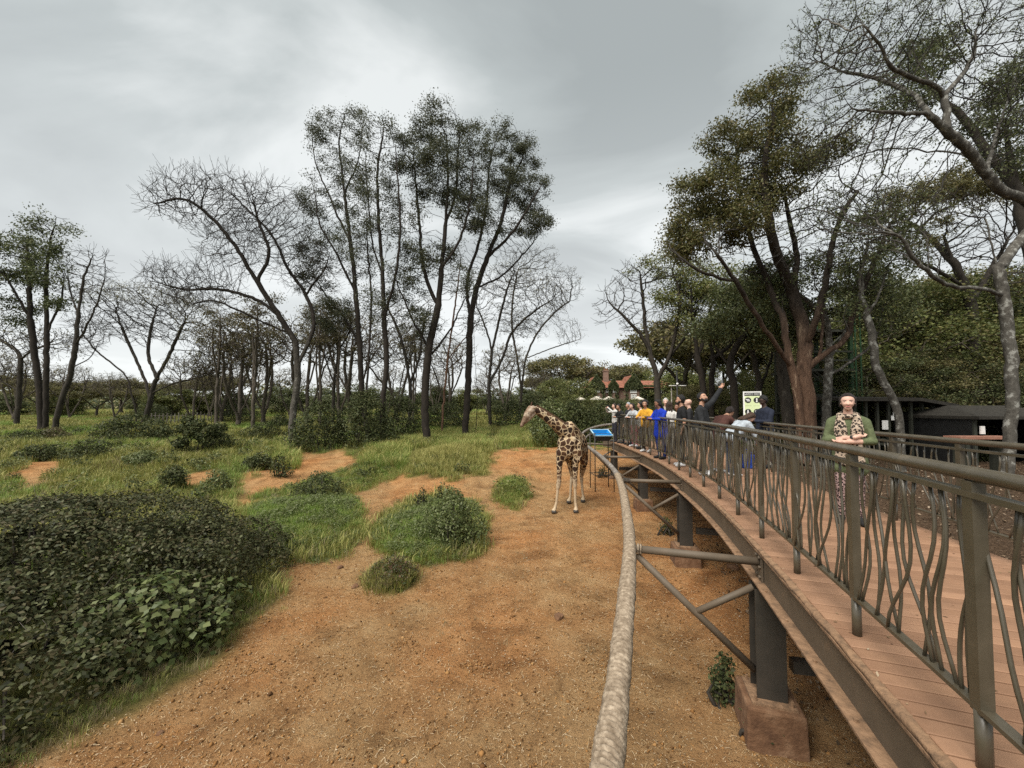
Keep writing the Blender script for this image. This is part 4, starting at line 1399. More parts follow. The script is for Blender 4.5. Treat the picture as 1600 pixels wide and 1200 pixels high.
# layered acacia behind the woman
d = 21.0
b = drop(*P(1530, 680, d)[:2])
make_tree('layered_acacia', 'acacia with flat mossy layers of foliage above the hut', 'tree',
    [[b] + L_([(1525, 580), (1520, 500), (1510, 450), (1490, 410), (1475, 370)], d), L_([(1510, 450), (1460, 420), (1420, 400)], d, [0, -.8, -1.5]), L_([(1520, 470), (1560, 400), (1590, 350)], d, [0, .8, 1.4]),
     L_([(1490, 410), (1440, 360), (1400, 340)], d, [0, 1, 1.8])],
    B_([(1500, 285, 70, 14), (1430, 315, 60, 16), (1395, 335, 36, 12), (1560, 300, 60, 16), (1460, 360, 80, 26), (1540, 380, 70, 30), (1420, 400, 50, 24), (1570, 440, 40, 26)], d, 0.9),
    2200, 35, 0.24, 0.0085, 0.34, 3.4, 0.42, 120, (3, 0.55), 'bark_grey', 'leaf_olive', 22000, 0.12, leaf_spread=0.16, jit=0.2, clump=(420, 0.2),
    leaf_blobs=B_([(1500, 282, 70, 16), (1430, 312, 56, 14), (1392, 335, 40, 14), (1560, 298, 60, 16), (1440, 360, 50, 8), (1400, 395, 40, 10)], d, 1.2))
# slim pale leaning trunk in front of the kiosk
d = 13.5
b = drop(*P(1408, 700, d)[:2])
make_tree('leaning_pale_tree', 'slim leaning tree with patchy pale bark in front of the kiosk', 'tree',
    [[b] + L_([(1406, 660), (1398, 625), (1380, 595), (1368, 565), (1362, 530), (1355, 490), (1345, 450), (1350, 400), (1365, 350)], d, [0, 0, 0, 0, 0, .2, .4, .6, .8]),
     L_([(1366, 560), (1350, 545), (1335, 530), (1320, 505)], d, [0, -.2, -.3, -.3]), L_([(1355, 490), (1375, 460), (1385, 420)], d)],
    B_([(1360, 370, 50, 30), (1390, 420, 40, 30), (1325, 480, 24, 24), (1340, 420, 30, 30)], d, 0.9),
    420, 36, 0.115, 0.006, 0.30, 2.8, 0.45, 70, (3, 0.5), 'bark_pale', 'leaf_dark', 3500, 0.11, root_flare=1.1)

# forked tree left of the lamp, half leaved
d = 25.0
b = drop(*P(1027, 668, d)[:2])
make_tree('forked_bare_tree', 'forked half bare tree behind the crowd with green tufts on its right', 'tree',
    [[b] + L_([(1028, 620), (1026, 590), (1018, 560), (1005, 530), (985, 505), (960, 480)], d), L_([(1026, 595), (1045, 560), (1056, 520), (1062, 480), (1058, 440)], d, [0, -.5, -.8, -1, -1]),
     L_([(1018, 560), (1008, 510), (1005, 470), (1000, 430)], d, [0, .5, .8, 1]), L_([(1045, 560), (1075, 520), (1090, 480)], d, [-.5, .2, .6])],
    B_([(965, 465, 34, 30), (1000, 430, 40, 26), (1050, 430, 44, 30), (1080, 470, 30, 30), (1000, 500, 40, 24), (945, 490, 20, 20), (1040, 500, 40, 24)], d, 0.9),
    1900, 37, 0.21, 0.0095, 0.34, 3.4, 0.42, 110, (3, 0.75), 'bark_grey', 'leaf_mid', 5200, 0.13, far=True, jit=0.2, clump=(110, 0.26),
    leaf_blobs=B_([(1040, 415, 50, 18), (1075, 450, 30, 24), (1000, 420, 24, 12)], d, 1.2))
# dark trunked trees behind the selfie-taker
for k, (bx, d, lim, bl, leaf, ln, lab, sd) in enumerate([
    (1100, 24, [[(1098, 600), (1090, 560), (1085, 510), (1078, 460)], [(1090, 560), (1110, 500), (1130, 460)]], [(1080, 460, 46, 34), (1130, 450, 50, 34), (1100, 500, 46, 26)], 'leaf_mid', 11000, 'dark trunked leafy tree behind the man taking a selfie', 38),
    (1113, 27, [[(1112, 600), (1114, 560), (1108, 520), (1110, 480)], [(1114, 560), (1140, 540), (1165, 500)]], [(1120, 480, 40, 40), (1170, 480, 46, 34), (1150, 520, 46, 24)], 'leaf_dark', 11000, 'dark leafy tree with straight stem right of the selfie taker tree', 39),
    (1150, 20, [[(1146, 600), (1140, 575), (1148, 545), (1165, 520), (1185, 500)], [(1140, 575), (1120, 545), (1110, 520)]], [(1180, 470, 50, 40), (1130, 510, 40, 24), (1210, 510, 40, 30)], 'leaf_dark', 12000, 'crooked dark tree above the safety sign', 40),
    (1190, 22, [[(1186, 610), (1180, 570), (1170, 535), (1172, 490)], [(1186, 610), (1205, 560), (1212, 520)]], [(1170, 500, 40, 40), (1215, 500, 30, 40)], 'leaf_mid', 8000, 'dark stemmed tree between the sign and the flaking trunk', 41),
    (1235, 18.5, [[(1228, 620), (1222, 570), (1218, 520)], [(1222, 570), (1240, 530)]], [(1220, 510, 40, 34)], 'leaf_dark', 5000, 'stout shaded trunk just left of the flaking tree', 42)]):
    bb = drop(*P(bx, 665, d)[:2])
    make_tree('woodland_tree', lab, 'tree', [[bb] + L_(lim[0], d)] + [L_(q, d, list(np.linspace(0, (-1) ** i * 1.2, len(q)))) for i, q in enumerate(lim[1:])],
              B_(bl, d, 0.9), 420, sd, 0.19 if sd != 42 else 0.28, 0.008, 0.4, 3.4, 0.55, 70, (3, 0.6), 'bark_dark' if sd < 41 else 'bark_grey', leaf, ln, 0.15, far=True, clump=(130, 0.36))

# ------------------------------------------------------------------ background trees: a few kinds, copied
def proto(kind, seed):
    rng = np.random.default_rng(seed)
    o = np.zeros(3)
    if kind == 'bare':      # several crooked stems, fine twiggy top
        limbs = [[o, (0.2, 0, 1.5), (0.5, 0.2, 3.2), (0.9, 0.3, 5.0), (1.0, 0.2, 7.0)], [(0.1, 0, 0.6), (-0.6, 0.3, 2.4), (-1.3, 0.5, 4.4), (-1.6, 0.4, 6.4)], [(0.2, 0, 1.2), (0.3, -0.8, 3.0), (0.2, -1.4, 5.2)], [(0.5, 0.2, 3.2), (2.0, 0.6, 4.8), (3.0, 0.8, 6.2)]]
        bl = [((0.2, 0, 8.0), (3.2, 3.0, 1.8)), ((-2.0, 0.5, 7.0), (1.8, 1.8, 1.4)), ((2.6, 0.6, 7.0), (1.8, 1.8, 1.4)), ((0, -1.6, 6.6), (2.2, 1.8, 1.4))]
        return make_tree('bare_woodland_tree', 'x', 'tree', limbs, [(np.array(a), np.array(b)) for a, b in bl], 900, seed, 0.2, 0.015, 0.42, 3.5, 0.5, 80, (3, 1.0), 'bark_far', 'leaf_olive', 900, 0.2, far=True, jit=0.2, extra=0.5)
    if kind == 'umbrella':  # flat olive crown
        limbs = [[o, (0.1, 0, 1.4), (0.3, 0.1, 2.8), (0.9, 0.3, 4.4)], [(0.2, 0, 2.0), (-0.9, 0.4, 3.6), (-2.0, 0.7, 4.9)], [(0.3, 0.1, 2.8), (0.5, -1.0, 4.0), (0.8, -2.0, 5.0)], [(0.3, 0.1, 2.8), (2.0, 0.2, 4.0), (3.2, 0.1, 5.0)]]
        bl = [((0.3, 0, 5.6), (4.2, 3.6, 0.75)), ((-1.8, 0.6, 5.1), (2.2, 2.2, 0.5)), ((2.6, -0.2, 5.2), (2.2, 2.2, 0.5))]
        bb = [(np.array(a), np.array(b)) for a, b in bl]
        return make_tree('umbrella_acacia', 'x', 'tree', limbs, bb, 620, seed, 0.2, 0.011, 0.4, 3.5, 0.55, 70, (3, 0.6), 'bark_far', 'leaf_olive', 7500, 0.24, far=True, jit=0.2, clump=(170, 0.34))
    if kind == 'tall':      # tall slim stems, thin grey-brown top
        limbs = [[o, (0.1, 0, 3), (0.2, 0.1, 6), (0.1, 0.2, 9), (0.2, 0.1, 12)], [(0.1, 0, 1.0), (-0.7, 0.2, 4), (-1.0, 0.3, 7), (-1.2, 0.2, 10)], [(0.2, 0.1, 5.0), (1.0, -0.2, 8), (1.4, -0.2, 10.5)]]
        bl = [((0.2, 0.1, 11), (1.6, 1.6, 2.2)), ((-1.2, 0.2, 9.4), (1.3, 1.3, 2.0)), ((1.4, -0.2, 9.8), (1.3, 1.3, 1.8))]
        return make_tree('slim_woodland_tree', 'x', 'tree', limbs, [(np.array(a), np.array(b)) for a, b in bl], 420, seed, 0.18, 0.011, 0.42, 3.5, 0.6, 70, (3, 0.8), 'bark_far', 'leaf_brown', 2400, 0.2, far=True, clump=(60, 0.32))
    if kind == 'thicket':   # full leafy tree with small leaves, for the near wood on the right
        limbs = [[o, (0.1, 0, 1.5), (0.2, 0.1, 3.2), (0.1, 0.2, 5.0)], [(0.1, 0, 1.2), (-1.3, 0.3, 2.8), (-2.1, 0.5, 4.0)], [(0.2, 0, 1.6), (1.4, -0.2, 3.0), (2.2, 0.1, 4.0)], [(0.1, 0, 1.0), (0.2, -1.3, 2.6), (0.1, -2.0, 3.6)]]
        bl = [((0.1, 0, 5.4), (1.9, 1.9, 1.3)), ((-1.9, 0.4, 4.0), (1.6, 1.7, 1.3)), ((2.0, 0, 4.2), (1.7, 1.7, 1.3)), ((0.2, -1.7, 3.4), (1.8, 1.6, 1.3)), ((-1.0, -1.4, 1.8), (1.7, 1.4, 1.2)), ((1.5, -1.2, 2.0), (1.7, 1.4, 1.2)), ((0, 1.2, 3.4), (2, 1.5, 1.8))]
        return make_tree('thicket_tree', 'x', 'tree', limbs, [(np.array(a), np.array(b)) for a, b in bl], 800, seed, 0.14, 0.007, 0.36, 3.5, 0.5, 70, (3, 0.45), 'bark_far', ('leaf_mid', 'leaf_dark', 'leaf_olive')[seed % 3], 38000, 0.085, far=True, clump=(420, 0.24), aspect=0.6)
    if kind in ('dense', 'dense_dark'):     # full round evergreen, foliage to the ground
        limbs = [[o, (0.1, 0, 1.5), (0.2, 0.1, 3.2), (0.1, 0.2, 5.0)], [(0.1, 0, 1.2), (-1.3, 0.3, 2.8), (-2.1, 0.5, 4.0)], [(0.2, 0, 1.6), (1.4, -0.2, 3.0), (2.2, 0.1, 4.0)], [(0.1, 0, 1.0), (0.2, -1.3, 2.6), (0.1, -2.0, 3.6)]]
        bl = [((0.1, 0, 5.2), (2.0, 2.0, 1.5)), ((-1.8, 0.4, 3.8), (1.6, 1.7, 1.4)), ((1.9, 0, 4.0), (1.7, 1.7, 1.4)), ((0.2, -1.7, 3.4), (1.8, 1.6, 1.4)), ((-0.8, -1.4, 1.8), (1.7, 1.4, 1.2)), ((1.5, -1.2, 2.0), (1.7, 1.4, 1.2)), ((0, 1.2, 3.4), (2, 1.5, 1.8))]
        return make_tree('evergreen_tree', 'x', 'tree', limbs, [(np.array(a), np.array(b)) for a, b in bl], 620, seed, 0.2, 0.01, 0.42, 3.5, 0.6, 60, (3, 0.5), 'bark_far', 'leaf_mid' if kind == 'dense' else 'leaf_dark', 15000, 0.21, far=True, clump=(190, 0.42), aspect=0.6)


PROTO = {k: [proto(k, s) for s in ss_] for k, ss_ in (('bare', (51, 52, 53)), ('umbrella', (54, 55)), ('tall', (56, 57)), ('dense', (58, 59)), ('dense_dark', (60, 61)), ('thicket', (63, 64, 65)))}
USED = set()


def plant(kind, px, d, hpx_top, label, group, k=None, rz=None, sq=1.0):
    """a copy of a background tree at depth d; its top is at photo row hpx_top"""
    k = int(RNG.integers(len(PROTO[kind]))) if k is None else k
    t = PROTO[kind][k]
    hh = {'bare': 9.6, 'umbrella': 6.3, 'tall': 13.0, 'dense': 6.7, 'dense_dark': 6.7, 'thicket': 6.7}[kind]
    g = P(px, 650, d)
    loc = drop(g[0], g[1])
    top = P(px, hpx_top, d)[2]
    s = max(0.25, (top - loc[2]) / hh)
    rz = RNG.uniform(0, 6.28) if rz is None else rz
    if (kind, k) not in USED:
        USED.add((kind, k))
        t.location = loc; t.rotation_euler = (0, 0, rz); t.scale = (s * sq, s * sq, s)
        t['label'] = label; t['group'] = group
        return t
    return dup(t, loc, rz, (s * sq, s * sq, s), label, group)


# wood beyond the meadow, left to centre
W1 = 'bare grey tree in the wood beyond the meadow'
for px, d, top in [(300, 40, 560), (345, 42, 540), (372, 38, 500), (412, 40, 505), (478, 40, 500), (548, 42, 500), (620, 44, 520), (700, 46, 530), (790, 46, 540),
                   (20, 46, 560), (110, 52, 580), (180, 50, 590), (265, 56, 590), (328, 54, 585), (392, 52, 560), (452, 56, 575), (530, 56, 570), (606, 58, 575), (680, 60, 580), (760, 60, 585), (842, 62, 590)]:
    plant('bare', px, d, top + RNG.uniform(-8, 8), W1, 'bare trees of the wood beyond the meadow')
for px, d, top in [(338, 36, 478), (395, 34, 462), (500, 36, 470), (530, 37, 480), (375, 45, 520), (645, 42, 505), (25, 50, 575)]:
    plant('tall', px, d, top, 'slim tree with thin brownish crown in the wood beyond the meadow', 'slim trees of the wood beyond the meadow')
for px, d, top in [(15, 62, 590), (70, 66, 598), (130, 70, 600), (190, 64, 596), (250, 72, 602), (310, 66, 598), (150, 55, 612), (215, 58, 610), (60, 56, 608), (355, 60, 590), (880, 78, 566), (850, 84, 592), (915, 84, 580), (960, 95, 575)]:
    plant('umbrella', px, d, top, 'olive flat topped acacia far beyond the meadow', 'flat topped trees far beyond the meadow', sq=1.25)
for px, d, top in [(95, 60, 612), (270, 56, 606), (310, 60, 610), (360, 62, 612), (440, 64, 604), (500, 66, 606), (560, 62, 600), (620, 66, 606), (680, 64, 602), (735, 66, 606), (780, 62, 608), (820, 64, 606), (240, 64, 612), (20, 60, 616)]:
    plant('dense' if px % 4 else 'dense_dark', px, d, top, 'dark evergreen far back in the wood beyond the meadow', 'dark evergreens of the wood beyond the meadow', sq=1.5)
# green trees round the house
for k, (px, d, top) in enumerate([(838, 52, 612), (868, 56, 594), (896, 60, 592), (912, 64, 604), (885, 44, 620), (925, 42, 622), (960, 46, 622), (990, 50, 624), (1010, 88, 582), (985, 96, 586), (1075, 60, 566), (1060, 74, 580), (850, 40, 628), (905, 38, 632), (1000, 40, 630), (968, 38, 634), (940, 50, 626), (1045, 52, 622), (1030, 44, 632)]):
    plant('dense' if k % 3 else 'dense_dark', px, d, top, 'green bushy tree growing around the brick house', 'trees around the brick house', sq=1.25)
# dense wood behind the kiosk, far right
for k, (px, d, top) in enumerate([(1345, 26, 480), (1385, 24, 452), (1430, 27, 440), (1475, 25, 448), (1520, 28, 436), (1565, 26, 440), (1610, 25, 430), (1365, 21, 545), (1420, 20.5, 552), (1470, 21, 548), (1520, 20, 556), (1580, 22, 520), (1640, 20, 500), (1310, 28, 500), (1270, 30, 520), (1700, 22, 420), (1540, 33, 425), (1450, 34, 432)]):
    plant('thicket', px, d, top, 'dense green tree in the thicket behind the kiosk and the hut', 'thicket behind the kiosk', sq=1.35)
# thin wood behind the sign and the crowd
for k, (px, d, top) in enumerate([(1065, 36, 520), (1095, 40, 530), (1125, 34, 525), (1155, 38, 520), (1185, 34, 530), (1215, 36, 515), (1245, 32, 520), (1140, 30, 575), (1175, 27, 590), (1210, 28, 585), (1080, 30, 600), (1110, 29, 596)]):
    plant('thicket' if k >= 7 else ('bare' if k % 2 else 'umbrella'), px, d, top, ['thin olive tree in the wood behind the crowd', 'low green tree in the wood behind the sign'][k >= 7], ['thin wood behind the crowd', 'undergrowth trees behind the sign'][k >= 7])
# tell look-alikes apart by their order across the picture
ORD = ['first', 'second', 'third', 'fourth', 'fifth', 'sixth', 'seventh', 'eighth', 'ninth', 'tenth', 'eleventh', 'twelfth', 'thirteenth', 'fourteenth', 'fifteenth', 'sixteenth', 'seventeenth', 'eighteenth', 'nineteenth', 'twentieth',
       'twenty-first', 'twenty-second', 'twenty-third', 'twenty-fourth', 'twenty-fifth', 'twenty-sixth', 'twenty-seventh', 'twenty-eighth', 'twenty-ninth', 'thirtieth']
_by = {}
for o in COL.objects:
    if o.parent is None and o.get('group') and o.get('category') == 'tree' and o.get('label') != 'x':
        _by.setdefault(o['label'], []).append(o)
for lab_, os_ in _by.items():
    if len(os_) > 1:
        os_.sort(key=lambda o: o.location.x / o.location.y)
        for i_, o in enumerate(os_):
            o['label'] = lab_ + ', ' + ORD[i_] + ' from left'
# anything not used goes
for k, l in PROTO.items():
    for i, t in enumerate(l):
        if (k, i) not in USED:
            for ch in list(t.children): bpy.data.objects.remove(ch)
            bpy.data.objects.remove(t)


# ------------------------------------------------------------------ the far wood that reads as one mass
def far_wood():
    rng = np.random.default_rng(77)
    lumps = []
    for _ in range(520):
        x = rng.uniform(-190, 210); y = rng.uniform(105, 150)
        h = rng.uniform(3.5, 7.0) * (1.0 + 0.25 * math.sin(x * 0.07))
        rx = rng.uniform(3, 7)
        z0 = float(H(x, y))
        lumps.append((np.array([x, y, z0 + h * 0.5]), np.array([rx, rx * 0.8, h * 0.6])))
    n = 48000
    pts, u, k = blob_points(lumps, n, rng, 0.8)
    keep = (u[:, 1] < 0.45)
    pts, u = pts[keep], u[keep]
    nr = unit(u + rng.normal(0, 0.6, u.shape) + np.array([0, 0, 0.4]))
    V, Q = leaf_quads(pts, nr, 1.1, rng, 0.6)
    o = put('distant_wood', mesh_np('distant_wood', V, Q, mats=[M['leaf_olive'], M['leaf_dark']], mat_idx=(rng.random(len(Q)) < 0.55).astype(int)))
    tag(o, 'distant olive wood along the skyline beyond the meadow', 'wood', kind='stuff')


far_wood()

# ------------------------------------------------------------------ shrubs


def big_bush():
    rng = np.random.default_rng(5)
    c = drop(-7.7, 6.4)
    lumps = lump_mound(c, 3.0, 3.3, 1.72, 110, rng, (0.13, 0.24))
    for (x_, y_, rx_, ry_, h_) in ((-6.3, 4.8, 1.4, 1.4, 1.0), (-5.35, 6.4, 1.05, 1.4, 0.95), (-9.2, 5.2, 2.2, 2.2, 1.15), (-5.35, 4.5, 0.95, 1.05, 0.78), (-6.0, 3.55, 1.25, 0.9, 0.74), (-4.95, 5.5, 0.75, 1.0, 0.70), (-6.2, 8.2, 1.3, 1.3, 0.9)):
        lumps += lump_mound(drop(x_, y_), rx_, ry_, h_, 26, rng, (0.2, 0.35))
    leafy_mound('domed_bush', 'large domed dark leaved bush filling the lower left corner', 'bush', lumps, 215000, 0.062, 6, [M['leaf_bush']], c, stems=60, floor=True, up=0.6)
    # bare twigs poking out of it
    tw = MB(); rt = np.random.default_rng(61)
    for _ in range(170):
        l_ = lumps[int(rt.integers(1, len(lumps)))]
        u_ = unit(rt.normal(0, 1, 3) + np.array([0, -0.3, 0.7]))
        s0 = l_[0] + u_ * l_[1] * 0.7
        e_ = s0 + u_ * l_[1] * 0.4 + unit(rt.normal(0, 1, 3) + np.array([0, 0, 0.6])) * rt.uniform(0.05, 0.22)
        tw.tube(np.array([s0, (s0 + e_) / 2 + rt.normal(0, 0.012, 3), e_]) - c, [0.004, 0.003, 0.0015], 3)
    tb_ = [o for o in COL.objects if o.parent is None and o.name.startswith('domed_bush')][0]
    tag(tw.build('dry_twigs', M['grass_dry'] if 'grass_dry' in M else M['pole'], tb_, True), kind='stuff')
    # creeper with round green leaves over its right side
    cc = drop(-5.0, 6.0)
    rg = np.random.default_rng(8)
    lm = lump_mound(drop(-4.95, 5.5), 0.92, 1.15, 0.84, 30, rg, (0.18, 0.34))
    leafy_mound('creeper', 'pale green round leaved creeper over the right side of the dark bush', 'creeper', lm, 3000, 0.095, 9, [M['leaf_vine']], cc, stems=6, floor=True, aspect=0.85, up=0.9)
    # dead white stalks hanging in it
    s = thing('dead_stalk', P(190, 1000, 5.05), 'bleached dead stalk hanging on the front of the dark bush', 'stalk')
    mb = MB(); p = np.array([0.0, 0, 0.28]); 
    mb.tube([p, p + [0.01, -.02, -.12], p + [-0.01, -.03, -.26], p + [0.03, -.03, -.40], p + [0.05, -.03, -.55]], [0.006, 0.007, 0.007, 0.006, 0.004], 5)
    mb.build('stem', M['rope'], s, True)
    for q in range(7):
        z = 0.2 - 0.1 * q
        a = rg.uniform(-1, 1)
        MB().tube([(0.0, -.03, z), (0.05 * a, -.05, z - 0.05), (0.08 * a, -.04, z - 0.13)], [0.004, 0.006, 0.002], 4).build('withered_leaf', M['rope'], s, True)


big_bush()

SHRUBS = [  # px centre, base py, half width px, height px, leaves, size, material, label
    (160, 690, 60, 36, 9000, 0.14, 'leaf_shrub', 'low dark rounded shrub at left in front of the spreading acacia', None),
    (278, 716, 42, 62, 3600, 0.15, 'leaf_shrub', 'upright open dark shrub standing alone on the left meadow', None),
    (350, 662, 36, 26, 5000, 0.16, 'leaf_shrub', 'dark low shrub under the slim trees beyond the meadow', None),
    (218, 660, 30, 26, 3500, 0.16, 'leaf_shrub', 'dark shrub at the foot of the splayed acacia stems', None),
    (428, 672, 20, 22, 2200, 0.15, 'leaf_shrub', 'small dark shrub left of the pale leaning trunk', None),
    (478, 712, 52, 66, 10000, 0.13, 'leaf_shrub', 'dark evergreen thicket right of the pale leaning trunk', None),
    (545, 706, 62, 78, 15000, 0.13, 'leaf_shrub', 'tall dark thicket behind the two slim left trunks', None),
    (612, 690, 42, 60, 9000, 0.14, 'leaf_shrub', 'dark thicket between the forked stem and the tallest trunk', None),
    (690, 672, 44, 40, 7000, 0.15, 'leaf_shrub', 'dark thicket behind the thin red stem', None),
    (395, 690, 34, 22, 3200, 0.12, 'leaf_shrub', 'rounded dark shrub on the meadow left of the pale leaning trunk', None),
    (330, 706, 30, 22, 2800, 0.11, 'leaf_shrub', 'dark tuft right of the lone upright shrub', None),
    (110, 722, 36, 24, 3000, 0.11, 'leaf_shrub', 'low rounded shrub on the left meadow beside the worn path', None),
    (200, 735, 28, 20, 2600, 0.10, 'leaf_vine', 'light green low shrub on the left meadow above the dark bush', None),
    (395, 736, 24, 22, 2600, 0.10, 'leaf_shrub', 'dark low shrub at the edge of the bare patch', None),
    (30, 722, 30, 22, 2800, 0.11, 'leaf_shrub', 'dark low shrub near the left edge by the worn path', None),
    (60, 652, 30, 14, 2400, 0.18, 'leaf_olive', 'olive shrub behind the tall evergreen at the left edge', None),
    (62, 690, 24, 16, 2200, 0.12, 'leaf_brown', 'brownish low shrub at the foot of the tall evergreen', None),
    (12, 692, 30, 16, 2200, 0.13, 'leaf_shrub', 'low dark shrub cut off by the left edge', None),
    (256, 768, 22, 32, 1700, 0.10, 'leaf_shrub', 'small leafy weed just above the dark foreground bush', None),
    (325, 772, 26, 28, 1500, 0.09, 'leaf_vine', 'pale green weed between the dark bush and the path', None),
    (428, 748, 20, 30, 900, 0.10, 'leaf_shrub', 'lone broad leaved weed on the bare patch', None),
    (484, 786, 44, 34, 2600, 0.085, 'leaf_shrub', 'leafy weed on the back of the left grass clump', None),
    (700, 868, 56, 84, 9500, 0.062, 'leaf_vine', 'leafy green weed bush on the right of the near grass clump', None),
    (658, 800, 14, 30, 500, 0.08, 'leaf_shrub', 'upright weed at the back of the near grass clump', None),
    (690, 792, 14, 28, 500, 0.08, 'leaf_shrub', 'second upright weed behind the near grass clump', None),
    (606, 925, 42, 38, 2600, 0.045, 'leaf_red', 'small reddish green tuft in front of the near grass clump', None),
    (944, 748, 12, 17, 500, 0.06, 'leaf_shrub', 'tiny dark weed on the bare soil by the giraffe', None),
    (862, 690, 40, 66, 9000, 0.15, 'leaf_vine', 'bright green bush behind the giraffe neck', None),
    (905, 690, 46, 62, 10000, 0.15, 'leaf_shrub', 'dark green bush behind the giraffe back', None),
    (958, 682, 46, 56, 9000, 0.14, 'leaf_shrub', 'dark brownish bush behind the blue trough', None),
    (800, 672, 36, 40, 5200, 0.16, 'leaf_shrub', 'dark bush left of the giraffe head', None),
    (1145, 1110, 26, 58, 900, 0.05, 'leaf_shrub', 'weed growing against the near concrete footing', None),
    (1230, 1182, 44, 26, 700, 0.055, 'leaf_shrub', 'low weed in front of the near concrete footing', None),
    (1045, 838, 12, 22, 500, 0.06, 'leaf_shrub', 'weed beside the second concrete footing', None),
    (1496, 716, 56, 84, 9000, 0.085, 'leaf_mid', 'green shrub in front of the dark hut', None),
    (1436, 708, 40, 66, 6000, 0.085, 'leaf_shrub', 'dark shrub between the kiosk and the hut', None),
    (1560, 722, 30, 40, 3500, 0.085, 'leaf_shrub', 'low shrub at the foot of the pale giant trunk', None),
]
for i, (px, py, hw, hp, n, sz, mt, lab, _) in enumerate(SHRUBS):
    g = G(px, py)
    if lab in ('bright green bush behind the giraffe neck', 'dark green bush behind the giraffe back', 'dark brownish bush behind the blue trough'):
        g = drop(*P(px, 690, 23.5 + (px - 862) / 32.0)[:2])
    d = g[1]
    rx = hw * d / FPX
    h = (hp * d / FPX)
    c = np.array([g[0], g[1] + rx * 0.75, 0]); c[2] = float(H(c[0], c[1]))
    rng = np.random.default_rng(300 + i)
    lm = lump_mound(c, rx * 0.95, rx * 0.75, h * 0.92, 16 + int(n / 700), rng, (0.2, 0.42))
    if lab.startswith('upright open'):
        lm = [(c + np.array([rng.uniform(-1, 1) * rx * 0.8, rng.uniform(-.5, .5) * rx, h * rng.uniform(0.25, 0.9)]), np.array([0.30, 0.30, 0.22])) for _ in range(16)]
    leafy_mound('shrub' if n > 2500 else 'weed', lab, 'shrub' if n > 2500 else 'weed', lm, n, sz, 400 + i, [M[mt]], c, stems=10, floor=True)


# ------------------------------------------------------------------ grass
def blade_clump(name, nb, h, w, spread, mat, seed, lean=0.5, heads=False):
    rng = np.random.default_rng(seed)
    V, Q, T = [], [], []
    for i in range(nb):
        a = rng.uniform(0, 6.28); r = spread * math.sqrt(rng.random())
        b = np.array([math.cos(a) * r, math.sin(a) * r, -0.02])
        dr = np.array([math.cos(a + rng.normal(0, 0.8)), math.sin(a + rng.normal(0, 0.8)), 0])
        hh = h * rng.uniform(0.5, 1.15); ln = lean * rng.uniform(0.2, 1.2) * hh
        sd = np.array([-dr[1], dr[0], 0]) * w * rng.uniform(0.7, 1.3) / 2
        p1 = b + dr * ln * 0.3 + [0, 0, hh * 0.6]
        p2 = b + dr * ln + [0, 0, hh * rng.uniform(0.75, 1.0)]
        k = len(V)
        V += [b - sd, b + sd, p1 + sd * 0.8, p1 - sd * 0.8, p2]
        Q.append((k, k + 1, k + 2, k + 3)); T.append((k + 3, k + 2, k + 4))
    me = mesh_np(name, np.array(V), np.array(Q), np.array(T), mats=mat, smooth=False)
    return me


M['grass_green'] = mat_leaf('green_grass', [(0.1047, 0.1773, 0.0272), (0.1721, 0.2706, 0.0462), (0.2469, 0.3452, 0.0748), (0.3590, 0.3920, 0.1361)], 0.3, 0.6, 0.3)
M['grass_olive'] = mat_leaf('olive_grass', [(0.1357, 0.1574, 0.0353), (0.2289, 0.2475, 0.0605), (0.3391, 0.3280, 0.0985), (0.4748, 0.4124, 0.1576)], 0.3, 0.6, 0.3)
M['grass_dry'] = mat_leaf('dry_grass', [(0.1560, 0.1200, 0.0600), (0.2640, 0.2040, 0.1080), (0.3840, 0.3000, 0.1800), (0.1200, 0.1140, 0.0480)], 0.25, 0.7, 0.3)


